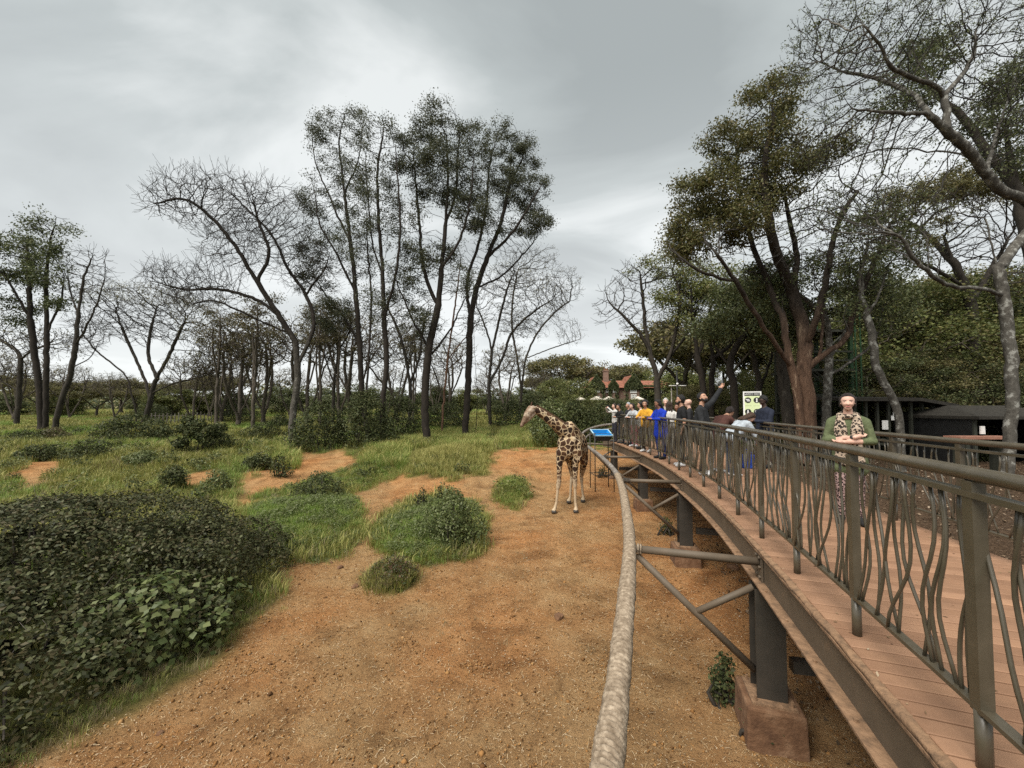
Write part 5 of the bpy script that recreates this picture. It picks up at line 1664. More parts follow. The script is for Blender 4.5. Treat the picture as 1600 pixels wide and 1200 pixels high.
def scatter(name, label, cat, pts, scl, meshes, idx, seed):
    """one object: many small plants instanced on points with geometry nodes"""
    rng = np.random.default_rng(seed)
    col = bpy.data.collections.new(name + '_sources')
    for k, me in enumerate(meshes):
        o = bpy.data.objects.new('%02d_%s' % (k, me.name), me)
        col.objects.link(o)
    me = bpy.data.meshes.new(name)
    me.vertices.add(len(pts)); me.vertices.foreach_set('co', np.asarray(pts, np.float32).ravel())
    for nm, typ, data in (('scl', 'FLOAT', scl), ('idx', 'INT', idx), ('rot', 'FLOAT', rng.uniform(0, 6.28, len(pts)))):
        a = me.attributes.new(nm, typ, 'POINT'); a.data.foreach_set('value', np.asarray(data, np.int32 if typ == 'INT' else np.float32))
    o = put(name, me)
    tag(o, label, cat, kind='stuff')
    ng = bpy.data.node_groups.new(name, 'GeometryNodeTree')
    ng.interface.new_socket('Geometry', in_out='INPUT', socket_type='NodeSocketGeometry')
    ng.interface.new_socket('Geometry', in_out='OUTPUT', socket_type='NodeSocketGeometry')
    n, l = ng.nodes, ng.links
    gi = n.new('NodeGroupInput'); go = n.new('NodeGroupOutput')
    ci = n.new('GeometryNodeCollectionInfo'); ci.inputs['Collection'].default_value = col
    ci.inputs['Separate Children'].default_value = True; ci.inputs['Reset Children'].default_value = True
    ip = n.new('GeometryNodeInstanceOnPoints'); ip.inputs['Pick Instance'].default_value = True
    def attr(nm, typ):
        a = n.new('GeometryNodeInputNamedAttribute'); a.data_type = typ; a.inputs['Name'].default_value = nm
        return a.outputs['Attribute']
    cx = n.new('ShaderNodeCombineXYZ'); l.new(attr('rot', 'FLOAT'), cx.inputs['Z'])
    l.new(gi.outputs[0], ip.inputs['Points']); l.new(ci.outputs[0], ip.inputs['Instance'])
    l.new(attr('idx', 'INT'), ip.inputs['Instance Index']); l.new(cx.outputs[0], ip.inputs['Rotation']); l.new(attr('scl', 'FLOAT'), ip.inputs['Scale'])
    l.new(ip.outputs[0], go.inputs[0])
    md = o.modifiers.new('scatter', 'NODES'); md.node_group = ng
    return o


def build_grass():
    rng = np.random.default_rng(90)
    # kinds: 0-1 short green, 2-3 olive, 4-5 tall olive, 6 dry, 7-8 far broad clumps
    ms = [blade_clump('short_green', 26, 0.16, 0.008, 0.13, M['grass_green'], 1), blade_clump('short_green', 26, 0.20, 0.008, 0.15, M['grass_green'], 2),
          blade_clump('olive', 26, 0.20, 0.009, 0.16, M['grass_olive'], 3), blade_clump('olive', 26, 0.24, 0.010, 0.17, M['grass_olive'], 4),
          blade_clump('tall', 26, 0.55, 0.013, 0.22, M['grass_olive'], 5, 0.55), blade_clump('tall', 26, 0.5, 0.012, 0.22, M['grass_green'], 6, 0.6),
          blade_clump('dry', 22, 0.22, 0.007, 0.16, M['grass_dry'], 7, 0.8),
          blade_clump('far', 30, 0.34, 0.035, 0.5, M['grass_olive'], 8, 0.6), blade_clump('far', 30, 0.30, 0.035, 0.5, M['grass_green'], 9, 0.6)]
    def herb(name, n_, r_, h_, mat, seed):
        rg = np.random.default_rng(seed)
        c_ = rg.normal(0, 1, (n_, 3)); c_ = unit(c_) * rg.random((n_, 1)) ** 0.4
        c_ = c_ * np.array([r_, r_, h_ * 0.5]) + np.array([0, 0, h_ * 0.5])
        V_, Q_ = leaf_quads(c_, unit(rg.normal(0, 0.6, (n_, 3)) + np.array([0, 0, 1.0])), 0.085, rg, 0.55)
        return mesh_np(name, V_, Q_, mats=mat)
    ms += [herb('herb', 110, 0.30, 0.42, M['leaf_shrub'], 31), herb('herb', 90, 0.34, 0.30, M['leaf_vine'], 32), herb('herb', 130, 0.42, 0.5, M['leaf_mid'], 33)]
    P_, S_, I_ = [], [], []

    def sample(x0, x1, y0, y1, n):
        x = rng.uniform(x0, x1, n); y = rng.uniform(y0, y1, n)
        px, py = to_px(np.stack([x, y, H(x, y)], -1))
        k = (px > -120) & (px < 1720) & (y > 1)
        x, y, px, py = x[k], y[k], px[k], py[k]
        g = grass_mask(x, y)
        return x[g], y[g], px[g], py[g]

    def add(x, y, s, i, dz=0.0):
        P_.append(np.stack([x, y, H(x, y) + dz], -1)); S_.append(s); I_.append(i)

    tone = lambda x, y: np.sin(0.45 * x + 0.8 * np.sin(0.33 * y)) + np.sin(0.5 * y + 1.7 * np.sin(0.21 * x)) + rng.normal(0, 0.5, len(x))
    # near and middle meadow
    for (y0, y1, dens, sc) in ((4, 14, 42, 1.0), (14, 22, 22, 1.25), (22, 34, 9, 1.7)):
        x, y, px, py = sample(-1.5 * y1, 0.9 * y1, y0, y1, int(dens * (2.4 * y1) * (y1 - y0)))
        tn = tone(x, y)
        i = np.where(tn > 0.3, rng.integers(0, 2, len(x)), rng.integers(2, 4, len(x)))
        i = np.where(rng.random(len(x)) < 0.10, 6, i)
        add(x, y, sc * rng.uniform(0.6, 1.35, len(x)) * (1 + 0.35 * (tn < -0.6)) * np.where((y < 6.5) & (x > -8), 0.5, 1.0), np.where((y < 6.5) & (x > -8) & (rng.random(len(x)) < 0.5), 6, i))
        # taller tussocks
        k = (np.sin(0.9 * x + 1.1 * np.sin(0.7 * y)) * np.sin(0.8 * y + 1.3 * np.sin(0.6 * x)) > 0.32) & (rng.random(len(x)) < 0.5)
        k &= y > 7
        add(x[k], y[k], 0.6 * sc * rng.uniform(0.6, 1.1, k.sum()), rng.integers(4, 6, k.sum()))
        if y0 >= 14:
            k = rng.random(len(x)) < (0.035 if y0 == 14 else 0.06)
            add(x[k], y[k], rng.uniform(0.5, 1.5, k.sum()), rng.integers(9, 12, k.sum()))
    # far meadow
    x, y, px, py = sample(-80, 60, 30, 62, 26000)
    add(x, y, rng.uniform(0.8, 1.5, len(x)), np.where(tone(x, y) > 0.4, 8, 7))
    x, y, px, py = sample(-150, 110, 60, 115, 14000)
    add(x, y, rng.uniform(1.6, 3.0, len(x)), np.where(tone(x, y) > 0.2, 8, 7))
    # thick grass of the clumps on the bare soil
    for isl, n, kinds, sc in ((ISLES[0], 2300, (0, 1, 10), 0.9), (ISLES[1], 900, (1, 3, 10), 0.8), (ISLES[2], 2700, (0, 1, 10), 0.9), (ISLES[3], 600, (3, 1, 1), 0.8), (ISLES[4], 1700, (3, 4, 1), 0.8), (ISLES[5], 260, (3, 6, 3), 0.7)):
        c = [G(a, b_) for a, b_ in isl]
        xs = [q[0] for q in c]; ys = [q[1] for q in c]
        x = rng.uniform(min(xs), max(xs), n * 3); y = rng.uniform(min(ys), max(ys), n * 3)
        px, py = to_px(np.stack([x, y, H(x, y)], -1))
        k = in_poly(px + rng.normal(0, 6, len(px)), py + rng.normal(0, 3, len(px)), isl)
        x, y = x[k][:n], y[k][:n]
        cx, cy = np.mean(xs), np.mean(ys)
        q = 1 - np.clip(np.hypot((x - cx) / (np.ptp(xs) / 2), (y - cy) / (np.ptp(ys) / 2)), 0, 1)
        ki = np.array(kinds)[np.minimum(2, rng.integers(0, 9, len(x)) // 4)]
        add(x, y, sc * (0.55 + 0.6 * q) * rng.uniform(0.7, 1.2, len(x)) * np.where(ki >= 9, 0.7, 1.0), ki, 0.30 * q ** 0.7)
    # tall grass band at the back of the bare soil and round the trunks
    for poly, n in (([(768, 700), (790, 672), (880, 668), (930, 690), (900, 698)], 2600), ([(610, 705), (640, 680), (760, 676), (770, 704)], 1800), ([(560, 735), (580, 700), (640, 700), (630, 735)], 700), ([(420, 735), (440, 690), (470, 715), (460, 735)], 300)):
        c = [G(a, b_) for a, b_ in poly]
        xs = [q[0] for q in c]; ys = [q[1] for q in c]
        x = rng.uniform(min(xs), max(xs), n * 4); y = rng.uniform(min(ys), max(ys), n * 4)
        px, py = to_px(np.stack([x, y, H(x, y)], -1))
        k = in_poly(px, py, poly)
        x, y = x[k][:n], y[k][:n]
        add(x, y, rng.uniform(0.7, 1.4, len(x)), np.where(rng.random(len(x)) < 0.5, 4, 5))
    # dry fringe at the foot of the dark bush
    fr = resample([(-6.6, 2.6, 0), (-5.2, 3.2, 0), (-4.5, 4.2, 0), (-4.35, 5.6, 0), (-4.25, 6.6, 0), (-4.6, 7.8, 0), (-5.3, 9, 0), (-6.2, 10, 0)], 0.01)
    k = rng.integers(0, len(fr), 900)
    x = fr[k, 0] + rng.normal(-0.12, 0.16, 900); y = fr[k, 1] + rng.normal(0, 0.14, 900)
    add(x, y, rng.uniform(0.25, 0.6, 900), np.where(rng.random(900) < 0.65, 6, np.where(rng.random(900) < 0.5, 3, 1)))
    # sparse wisps on the soil and under the walkway
    x = rng.uniform(-4, 6, 900); y = rng.uniform(5, 20, 900)
    k = (~grass_mask(x, y)) & (rng.random(900) < 0.35) & (x < 5.2)
    add(x[k], y[k], rng.uniform(0.2, 0.55, k.sum()), np.full(k.sum(), 6))
    pts = np.vstack(P_)
    scatter('meadow_grass', 'green and olive grass of the meadow and the clumps on the soil', 'grass', pts, np.concatenate(S_), ms, np.concatenate(I_), 4)
    print('grass clumps', len(pts))


build_grass()


# ------------------------------------------------------------------ straw, leaf scraps and clods on the bare soil
def build_litter():
    rng = np.random.default_rng(55)
    def spots(n, ymax=22, right=True):
        y = 1.3 + (ymax - 1.3) * rng.random(n) ** 1.7
        x = rng.uniform(-1.0, 1.0, n) * (1.4 * y + 0.5)
        x = x[:n]
        k = (~grass_mask(x, y)) & (x < 3.6 + 0.33 * y) & (x > -6.5)
        x, y = x[k], y[k]
        return np.stack([x, y, H(x, y)], -1)
    # straws: thin flat slivers, a little bent
    c = spots(78000); n = len(c)
    a = rng.uniform(0, 6.28, n); L = (0.006 + 0.034 * rng.random(n) ** 3) * (0.7 + 0.06 * c[:, 1]); w = rng.uniform(0.0009, 0.0022, n) * (0.8 + 0.08 * c[:, 1])
    dr = np.stack([np.cos(a), np.sin(a), rng.normal(0, 0.12, n)], -1); sd = np.stack([-np.sin(a), np.cos(a), 0 * a], -1)
    c = c + np.array([0, 0, 0.012])
    mid = c + np.stack([0 * a, 0 * a, rng.uniform(0, 0.008, n)], -1) + sd * (L * rng.normal(0, 0.12, n))[:, None]
    e0 = c - dr * L[:, None]; e1 = c + dr * L[:, None]
    W = sd * w[:, None]
    V = np.stack([e0 - W, e0 + W, mid - W, mid + W, e1 - W, e1 + W], 1).reshape(-1, 3)
    b = 6 * np.arange(n)[:, None]
    Q = np.concatenate([b + [0, 1, 3, 2], b + [2, 3, 5, 4]])
    m = mat_leaf('straw', [(0.24, 0.15, 0.07), (0.38, 0.26, 0.13), (0.50, 0.37, 0.21), (0.62, 0.50, 0.34)], 0.1, 0.8, 0.2)
    tag(put('straw_litter', mesh_np('straw_litter', V, Q, mats=m)), 'bits of straw strewn over the bare red soil', 'straw', kind='stuff')
    # leaf scraps
    c = spots(52000); n = len(c)
    c = c + np.array([0, 0, 0.014])
    nr = unit(rng.normal(0, 0.35, (n, 3)) + np.array([0, 0, 1.0]))
    V, Q = leaf_quads(c, nr, 0.010 + 0.0016 * c[:, 1], rng, 0.55)
    m = mat_leaf('leaf_scrap', [(0.09, 0.055, 0.03), (0.19, 0.12, 0.065), (0.33, 0.24, 0.14), (0.55, 0.46, 0.33)], 0.1, 0.8, 0.2)
    tag(put('leaf_litter', mesh_np('leaf_litter', V, Q, mats=m)), 'dry leaf scraps strewn over the bare red soil', 'leaf litter', kind='stuff')
    # clods: squashed octahedra
    c = spots(32000, 16)
    cc = spots(900, 11)[:34]
    cl = (cc[:, None, :] + np.stack([rng.normal(0, 0.14, (len(cc), 70)), rng.normal(0, 0.10, (len(cc), 70)), np.zeros((len(cc), 70))], -1)).reshape(-1, 3)
    c = np.vstack([c, cl]); n = len(c)
    s = rng.uniform(0.004, 0.017, n) * (1 + (rng.random(n) < 0.03) * 1.2)
    o = np.array([[1, 0, 0], [0, 1, 0], [-1, 0, 0], [0, -1, 0], [0, 0, 0.8], [0, 0, -0.8]])
    V = (c[:, None, :] + np.array([0, 0, 0.006]) + o[None] * (s[:, None, None] * rng.uniform(0.6, 1.4, (n, 6, 1)))).reshape(-1, 3)
    f = np.array([[0, 1, 4], [1, 2, 4], [2, 3, 4], [3, 0, 4], [1, 0, 5], [2, 1, 5], [3, 2, 5], [0, 3, 5]])
    T = (6 * np.arange(n)[:, None, None] + f[None]).reshape(-1, 3)
    m = mat_leaf('soil_clod', [(0.08, 0.042, 0.02), (0.20, 0.10, 0.036), (0.29, 0.15, 0.055), (0.34, 0.20, 0.085)], 0.0, 0.95, 0.1)
    tag(put('soil_clods', mesh_np('soil_clods', V, T=T, mats=m, smooth=False)), 'small crumbs of red soil on the trodden yard', 'soil crumbs', kind='stuff')
    # woodland litter right of and under the walkway
    y = rng.uniform(1.5, 20, 16000); x = rng.uniform(2.0, 22, 16000)
    k = (x > 2.2 + 0.22 * y)
    c = np.stack([x[k], y[k], H(x[k], y[k]) + 0.02], -1); n = len(c)
    nr = unit(rng.normal(0, 0.6, (n, 3)) + np.array([0, 0, 1.0]))
    V, Q = leaf_quads(c, nr, 0.06, rng, 0.6)
    m = mat_leaf('fallen_leaf', [(0.05, 0.035, 0.022), (0.11, 0.075, 0.045), (0.20, 0.14, 0.09), (0.33, 0.26, 0.19)], 0.1, 0.8, 0.2)
    tag(put('fallen_leaves', mesh_np('fallen_leaves', V, Q, mats=m)), 'fallen leaves under the trees right of the walkway', 'leaf litter', kind='stuff')


build_litter()


def stone(px, py, w, label, seed, col):
    rng = np.random.default_rng(seed)
    g = G(px, py); s = w * g[1] / FPX / 2
    bm = bmesh.new(); bmesh.ops.create_icosphere(bm, subdivisions=2, radius=1.0)
    for v in bm.verts:
        n_ = v.co.normalized()
        k = 1 + 0.22 * math.sin(3 * n_.x + seed) * math.cos(2.5 * n_.y + seed * 2) + rng.normal(0, 0.05)
        v.co = Vector((n_.x * k * s, n_.y * k * s * 0.8, n_.z * k * s * 0.55))
    me = bpy.data.meshes.new('stone'); bm.to_mesh(me); bm.free()
    me.materials.append(M[col])
    o = put('stone', me, None, g + [0, 0, s * 0.25], (0, 0, rng.uniform(0, 6)))
    tag(o, label, 'stone')


stone(873, 966, 18, 'lone reddish stone lying on the soil near the rope barrier', 1, 'concrete')
stone(531, 888, 11, 'reddish stone beside the left grass clump', 2, 'concrete')
stone(555, 918, 13, 'flat reddish stone left of the small reddish tuft', 3, 'concrete')
stone(517, 880, 7, 'small stone at the edge of the left grass clump', 4, 'concrete')
stone(250, 1147, 12, 'pale pebble on the soil below the dark bush', 5, 'concrete')
stone(1145, 888, 18, 'dark reddish rock under the walkway by the second footing', 6, 'concrete')
stone(1160, 880, 14, 'smaller rock beside the dark one under the walkway', 7, 'concrete')

# ------------------------------------------------------------------ bodies: overlapping tapered solids fused into one skin
def capsule(mb, a, b, ra, rb, n=12, flat=None):
    """tapered round-ended limb from a to b"""
    a = np.asarray(a, float); b = np.asarray(b, float)
    t = b - a; L = np.linalg.norm(t); t = t / (L + 1e-9)
    pts, rr = [], []
    for k in range(5):
        ph = math.pi / 2 * (1 - k / 4)
        pts.append(a - t * ra * math.sin(ph)); rr.append(max(1e-4, ra * math.cos(ph)))
    for k in range(5):
        ph = math.pi / 2 * k / 4
        pts.append(b + t * rb * math.sin(ph)); rr.append(max(1e-4, rb * math.cos(ph)))
    pts = np.array(pts); rr = np.array(rr)
    ref = np.array([0.0, 1, 0]) if abs(t[1]) < 0.9 else np.array([1.0, 0, 0])
    u = np.cross(t, ref); u /= np.linalg.norm(u); w = np.cross(t, u)
    ang = np.linspace(0, 2 * np.pi, n, endpoint=False)
    V = pts[:, None, :] + rr[:, None, None] * (np.cos(ang)[None, :, None] * u + np.sin(ang)[None, :, None] * w)
    if flat is not None:      # squash along the y axis about the limb's line
        cc = pts[:, None, :]
        dv = V - cc
        V = cc + dv * np.array([1, flat, 1])
    F = []
    m = len(pts)
    for i in range(m - 1):
        for j in range(n):
            k = (j + 1) % n
            F.append((i * n + j, i * n + k, (i + 1) * n + k, (i + 1) * n + j))
    F.append(tuple(range(n))[::-1]); F.append(tuple((m - 1) * n + j for j in range(n)))
    mb.add(V.reshape(-1, 3), F)


def fuse(mb, voxel, smooth_it=4):
    """voxel union of the solids -> (verts, quads/tris mesh data)"""
    me = mb.mesh('tmp', None)
    o = bpy.data.objects.new('tmp', me); COL.objects.link(o)
    bm = bmesh.new(); bm.from_mesh(me); bmesh.ops.recalc_face_normals(bm, faces=bm.faces); bm.to_mesh(me); bm.free()
    md = o.modifiers.new('r', 'REMESH'); md.mode = 'VOXEL'; md.voxel_size = voxel; md.use_smooth_shade = True
    if smooth_it:
        sm = o.modifiers.new('s', 'SMOOTH'); sm.factor = 0.5; sm.iterations = smooth_it
    dg = bpy.context.evaluated_depsgraph_get()
    dg.update()
    out = bpy.data.meshes.new_from_object(o.evaluated_get(dg))
    bpy.data.objects.remove(o); bpy.data.meshes.remove(me)
    out.polygons.foreach_set('use_smooth', np.ones(len(out.polygons), bool))
    return out


def seg_dist(p, a, b, ra, rb):
    ab = b - a
    t = np.clip(((p - a) @ ab) / (ab @ ab + 1e-9), 0, 1)
    return np.linalg.norm(p - (a + t[:, None] * ab), axis=1) - (ra + (rb - ra) * t)


def paint(me, bones, mats):
    """material per face from the nearest bone; bones = [(a, b, ra, rb, material key)]"""
    keys = []
    for bn in bones:
        if bn[4] not in keys: keys.append(bn[4])
    for k in keys:
        me.materials.append(mats[k])
    n = len(me.polygons)
    c = np.empty(n * 3, np.float32); me.polygons.foreach_get('center', c); c = c.reshape(-1, 3).astype(float)
    D = np.stack([seg_dist(c, np.asarray(a, float), np.asarray(b, float), ra, rb) for a, b, ra, rb, k in bones], 1)
    idx = np.array([keys.index(bn[4]) for bn in bones])[D.argmin(1)]
    me.polygons.foreach_set('material_index', idx.astype(np.int32))


# ------------------------------------------------------------------ giraffe
def coat_material():
    m, n, l, out = new_mat('giraffe_coat')
    tc = n.new('ShaderNodeTexCoord')
    sep = n.new('ShaderNodeSeparateXYZ'); l.new(tc.outputs['Object'], sep.inputs[0])
    dn = n.new('ShaderNodeTexNoise'); dn.inputs['Scale'].default_value = 5.0; dn.inputs['Detail'].default_value = 2
    l.new(tc.outputs['Object'], dn.inputs['Vector'])
    vm = n.new('ShaderNodeVectorMath'); vm.operation = 'MULTIPLY_ADD'
    l.new(dn.outputs['Color'], vm.inputs[0]); vm.inputs[1].default_value = (0.10, 0.10, 0.10); l.new(tc.outputs['Object'], vm.inputs[2])
    def vor(sc):
        v = n.new('ShaderNodeTexVoronoi'); v.feature = 'DISTANCE_TO_EDGE'; v.inputs['Scale'].default_value = sc; v.inputs['Randomness'].default_value = 0.85
        l.new(vm.outputs[0], v.inputs['Vector']); return v.outputs['Distance']
    d1 = ramp(n, l, vor(6.3), [(0.050, (1, 1, 1)), (0.095, (0, 0, 0))])
    v2 = n.new('ShaderNodeTexVoronoi'); v2.inputs['Scale'].default_value = 6.3; v2.inputs['Randomness'].default_value = 0.85
    l.new(vm.outputs[0], v2.inputs['Vector'])
    hs = n.new('ShaderNodeSeparateXYZ'); l.new(v2.outputs['Color'], hs.inputs[0])
    patch = ramp(n, l, hs.outputs[0], [(0.0, (0.022, 0.011, 0.007)), (0.5, (0.045, 0.021, 0.011)), (1.0, (0.09, 0.042, 0.020))])
    cream = ramp(n, l, dn.outputs['Fac'], [(0.35, (0.40, 0.28, 0.15)), (0.65, (0.58, 0.46, 0.31))])
    c = mixc(n, l, d1, patch, cream)
    # legs fade to cream stockings towards the hooves, belly paler
    leg = n.new('ShaderNodeMapRange'); leg.inputs['From Min'].default_value = 0.95; leg.inputs['From Max'].default_value = 1.30
    leg.inputs['To Min'].default_value = 1.0; leg.inputs['To Max'].default_value = 0.0; l.new(sep.outputs['Z'], leg.inputs['Value'])
    spots = ramp(n, l, vor(11.0), [(0.09, (1, 1, 1)), (0.15, (0, 0, 0))])
    sp2 = n.new('ShaderNodeMapRange'); sp2.inputs['From Min'].default_value = 0.80; sp2.inputs['From Max'].default_value = 1.15; l.new(sep.outputs['Z'], sp2.inputs['Value'])
    inv = n.new('ShaderNodeMath'); inv.operation = 'SUBTRACT'; inv.inputs[0].default_value = 1.0; l.new(spots, inv.inputs[1])
    mu = n.new('ShaderNodeMath'); mu.operation = 'MULTIPLY'; l.new(inv.outputs[0], mu.inputs[0]); l.new(sp2.outputs[0], mu.inputs[1])
    stock = mixc(n, l, mu.outputs[0], (0.44, 0.34, 0.225), (0.10, 0.05, 0.026))
    c = mixc(n, l, leg.outputs[0], c, stock)
    f = noise(n, l, tc.outputs['Object'], 60, 3, 0.6)
    nm = bump(n, l, f, 0.25, 0.01)
    principled(n, l, out, c, 0.75, 0, nm, 0.25)
    return m


def build_giraffe():
    """local frame: x = to the picture's right, y = away, z = up; the animal faces the camera's left, three-quarter on"""
    g = G(884, 797)
    g[2] = float(H(g[0], g[1]))
    d = g[1]
    def q(px, py, off=0.0):
        return P(px, py, d + off) - g
    mats = {'coat': coat_material(), 'hoof': mat_noisy('hoof', [(0.3, (0.02, 0.016, 0.013)), (0.7, (0.05, 0.04, 0.03))], 9, 0.5, 0.1),
            'muzzle': mat_noisy('muzzle_hair', [(0.3, (0.10, 0.058, 0.036)), (0.5, (0.18, 0.11, 0.07)), (0.7, (0.28, 0.20, 0.14))], 12, 0.8, 0.2),
            'face': mat_noisy('face_hair', [(0.3, (0.09, 0.055, 0.035)), (0.44, (0.24, 0.165, 0.11)), (0.56, (0.38, 0.30, 0.225)), (0.7, (0.48, 0.40, 0.32))], 14, 0.8, 0.2)}
    t = thing('giraffe', g, 'young giraffe with brown patches standing on red soil, head lowered to the left', 'giraffe')
    bones = []
    def bone(a, b, ra, rb, k='coat'):
        bones.append((np.asarray(a, float), np.asarray(b, float), ra, rb, k))
    # trunk: chest towards the camera, rump away to the right
    chest = q(886, 700, -0.15); rump = q(905, 697, 1.15)
    bone(q(888, 692, -0.10), q(900, 690, 0.55), 0.36, 0.38)
    bone(q(893, 702, 0.1), q(905, 703, 0.9), 0.36, 0.33)
    bone(q(900, 690, 0.55), q(907, 697, 1.15), 0.37, 0.27)
    bone(q(885, 705, -0.22), q(892, 712, 0.1), 0.27, 0.27)       # breast
    bone(q(890, 668, -0.05), q(898, 684, 0.3), 0.22, 0.30)       # withers
    bone(q(878, 692, -0.30), q(880, 715, -0.28), 0.15, 0.13)     # near shoulder
    bone(q(902, 695, -0.22), q(904, 716, -0.24), 0.15, 0.13)
    # neck
    nk = [(889, 684, -0.10, 0.28), (879, 672, -0.20, 0.225), (867, 662, -0.30, 0.185), (854, 652, -0.38, 0.150), (843, 644, -0.44, 0.128), (835, 640, -0.48, 0.115)]
    for (x0, y0, o0, r0), (x1, y1, o1, r1) in zip(nk[:-1], nk[1:]):
        bone(q(x0, y0, o0), q(x1, y1, o1), r0, r1)
    # head
    h0, h1, h2, h3 = q(831, 640, -0.50), q(824, 649, -0.54), q(817.5, 660, -0.58), q(815, 665, -0.60)
    bone(h0, h1, 0.145, 0.128, 'face'); bone(h1, h2, 0.118, 0.072, 'muzzle'); bone(h2, h3, 0.072, 0.062, 'muzzle')
    bone(q(832, 647, -0.50), q(822, 658, -0.55), 0.10, 0.065, 'face')     # jaw
    bone(q(828, 637, -0.52), q(822, 645, -0.55), 0.075, 0.06, 'muzzle')    # brow
    # legs: (hip/shoulder, elbow/knee, fetlock, hoof)
    def leg(p, radii_):
        for (a, b), (ra, rb) in zip(zip(p[:-1], p[1:]), radii_):
            bone(a, b, ra, rb)
    F1 = [q(876, 706, -0.30), q(874, 728, -0.30), q(873.5, 752, -0.30), q(872, 762, -0.30), q(869.5, 785, -0.30), q(866.5, 797, -0.32)]
    F2 = [q(899, 706, -0.25), q(899, 728, -0.25), q(898.5, 750, -0.26), q(898.5, 760, -0.26), q(899, 785, -0.26), q(900.5, 795, -0.28)]
    fr = [(0.155, 0.100), (0.096, 0.068), (0.084, 0.070), (0.052, 0.044), (0.045, 0.058)]
    leg(F1, fr); leg(F2, fr)
    B1 = [q(893, 708, 0.85), q(891, 722, 0.80), q(894, 744, 0.95), q(892.5, 754, 0.92), q(891, 776, 0.88), q(889.5, 781, 0.85)]
    B2 = [q(911, 706, 0.95), q(912.5, 722, 0.90), q(908.5, 744, 1.08), q(909, 754, 1.05), q(910.5, 772, 1.0), q(911.5, 777, 0.98)]
    br = [(0.20, 0.145), (0.135, 0.072), (0.070, 0.062), (0.054, 0.046), (0.046, 0.055)]
    leg(B1, br); leg(B2, br)
    for L, zz in ((F1, 0), (F2, 0), (B1, 0), (B2, 0)):
        e = L[-1]
        gz = float(H(e[0] + g[0], e[1] + g[1])) - g[2]
        toe = np.array([e[0] - 0.03, e[1] - 0.05, gz + 0.085])
        bone(e, toe, 0.058, 0.075)
        bone(np.array([toe[0] - 0.035, toe[1] - 0.03, gz + 0.055]), np.array([toe[0] - 0.035, toe[1] - 0.07, gz + 0.048]), 0.058, 0.052, 'hoof')
        bone(np.array([toe[0] + 0.035, toe[1] - 0.03, gz + 0.055]), np.array([toe[0] + 0.035, toe[1] - 0.07, gz + 0.048]), 0.058, 0.052, 'hoof')
    mb = MB()
    for a, b, ra, rb, k in bones:
        capsule(mb, a, b, ra, rb, 14)
    me = fuse(mb, 0.024, 4)
    paint(me, bones, mats)
    put('body', me, t)
    # mane, ears, horns, eyes, tail
    mm = mat_noisy('mane_hair', [(0.3, (0.05, 0.025, 0.014)), (0.7, (0.11, 0.055, 0.03))], 20, 0.9, 0.4)
    V, F = [], []
    path = [np.array(q(x, y, o)) for x, y, o, r in nk]
    rad = [r for *_, r in nk]
    up = []
    for i, p in enumerate(path):
        tg = path[min(i + 1, len(path) - 1)] - path[max(i - 1, 0)]; tg /= np.linalg.norm(tg)
        n_ = np.array([0, 0, 1.0]) - tg * tg[2]; n_ /= np.linalg.norm(n_)
        up.append(n_)
    mbm = MB()
    dense = [(a + (b - a) * s, r0 + (r1 - r0) * s, u0 + (u1 - u0) * s) for a, b, r0, r1, u0, u1 in zip(path[:-1], path[1:], rad[:-1], rad[1:], up[:-1], up[1:]) for s in np.linspace(0, 1, 6, endpoint=False)]
    for p, r, u_ in dense[4:]:
        mbm.box(p + u_ * (r + 0.012), (0.075, 0.03, 0.085), None, 0.55)
    mbm.build('mane', mm, t)
    for off, s in ((0.10, 1), (-0.10, -1)):
        e = q(833.5, 638.5, -0.50 + off)
        mb2 = MB(); capsule(mb2, e, e + np.array([0.10, 0.10 * s, 0.055]), 0.035, 0.018, 8); mb2.build('ear', mats['face'], t, True)
        hh = q(829.5, 635.5, -0.50 + 0.5 * off)
        mb2 = MB(); capsule(mb2, hh, hh + np.array([0.03, 0.0, 0.12]), 0.024, 0.020, 8); mb2.ball(hh + np.array([0.032, 0, 0.13]), 0.027, 8, 6); mb2.build('horn', mm, t, True)
        ey = q(826.2, 645.5, -0.54 + (0.105 * -1 if s < 0 else 0.09))
        MB().ball(ey, (0.026, 0.018, 0.022), 10, 8).build('eye', M['black'], t, True)
    tl = q(912.5, 700, 1.35)
    mb2 = MB(); mb2.tube([tl, tl + [0.06, 0.02, -0.25], tl + [0.05, 0.02, -0.55], tl + [0.03, 0.02, -0.8]], [0.035, 0.022, 0.018, 0.04], 8); mb2.build('tail', mm, t, True)


build_giraffe()

# ------------------------------------------------------------------ people
SK = {'fair': (0.58, 0.36, 0.275), 'tan': (0.40, 0.22, 0.145), 'brown': (0.24, 0.12, 0.075), 'dark': (0.055, 0.032, 0.024)}


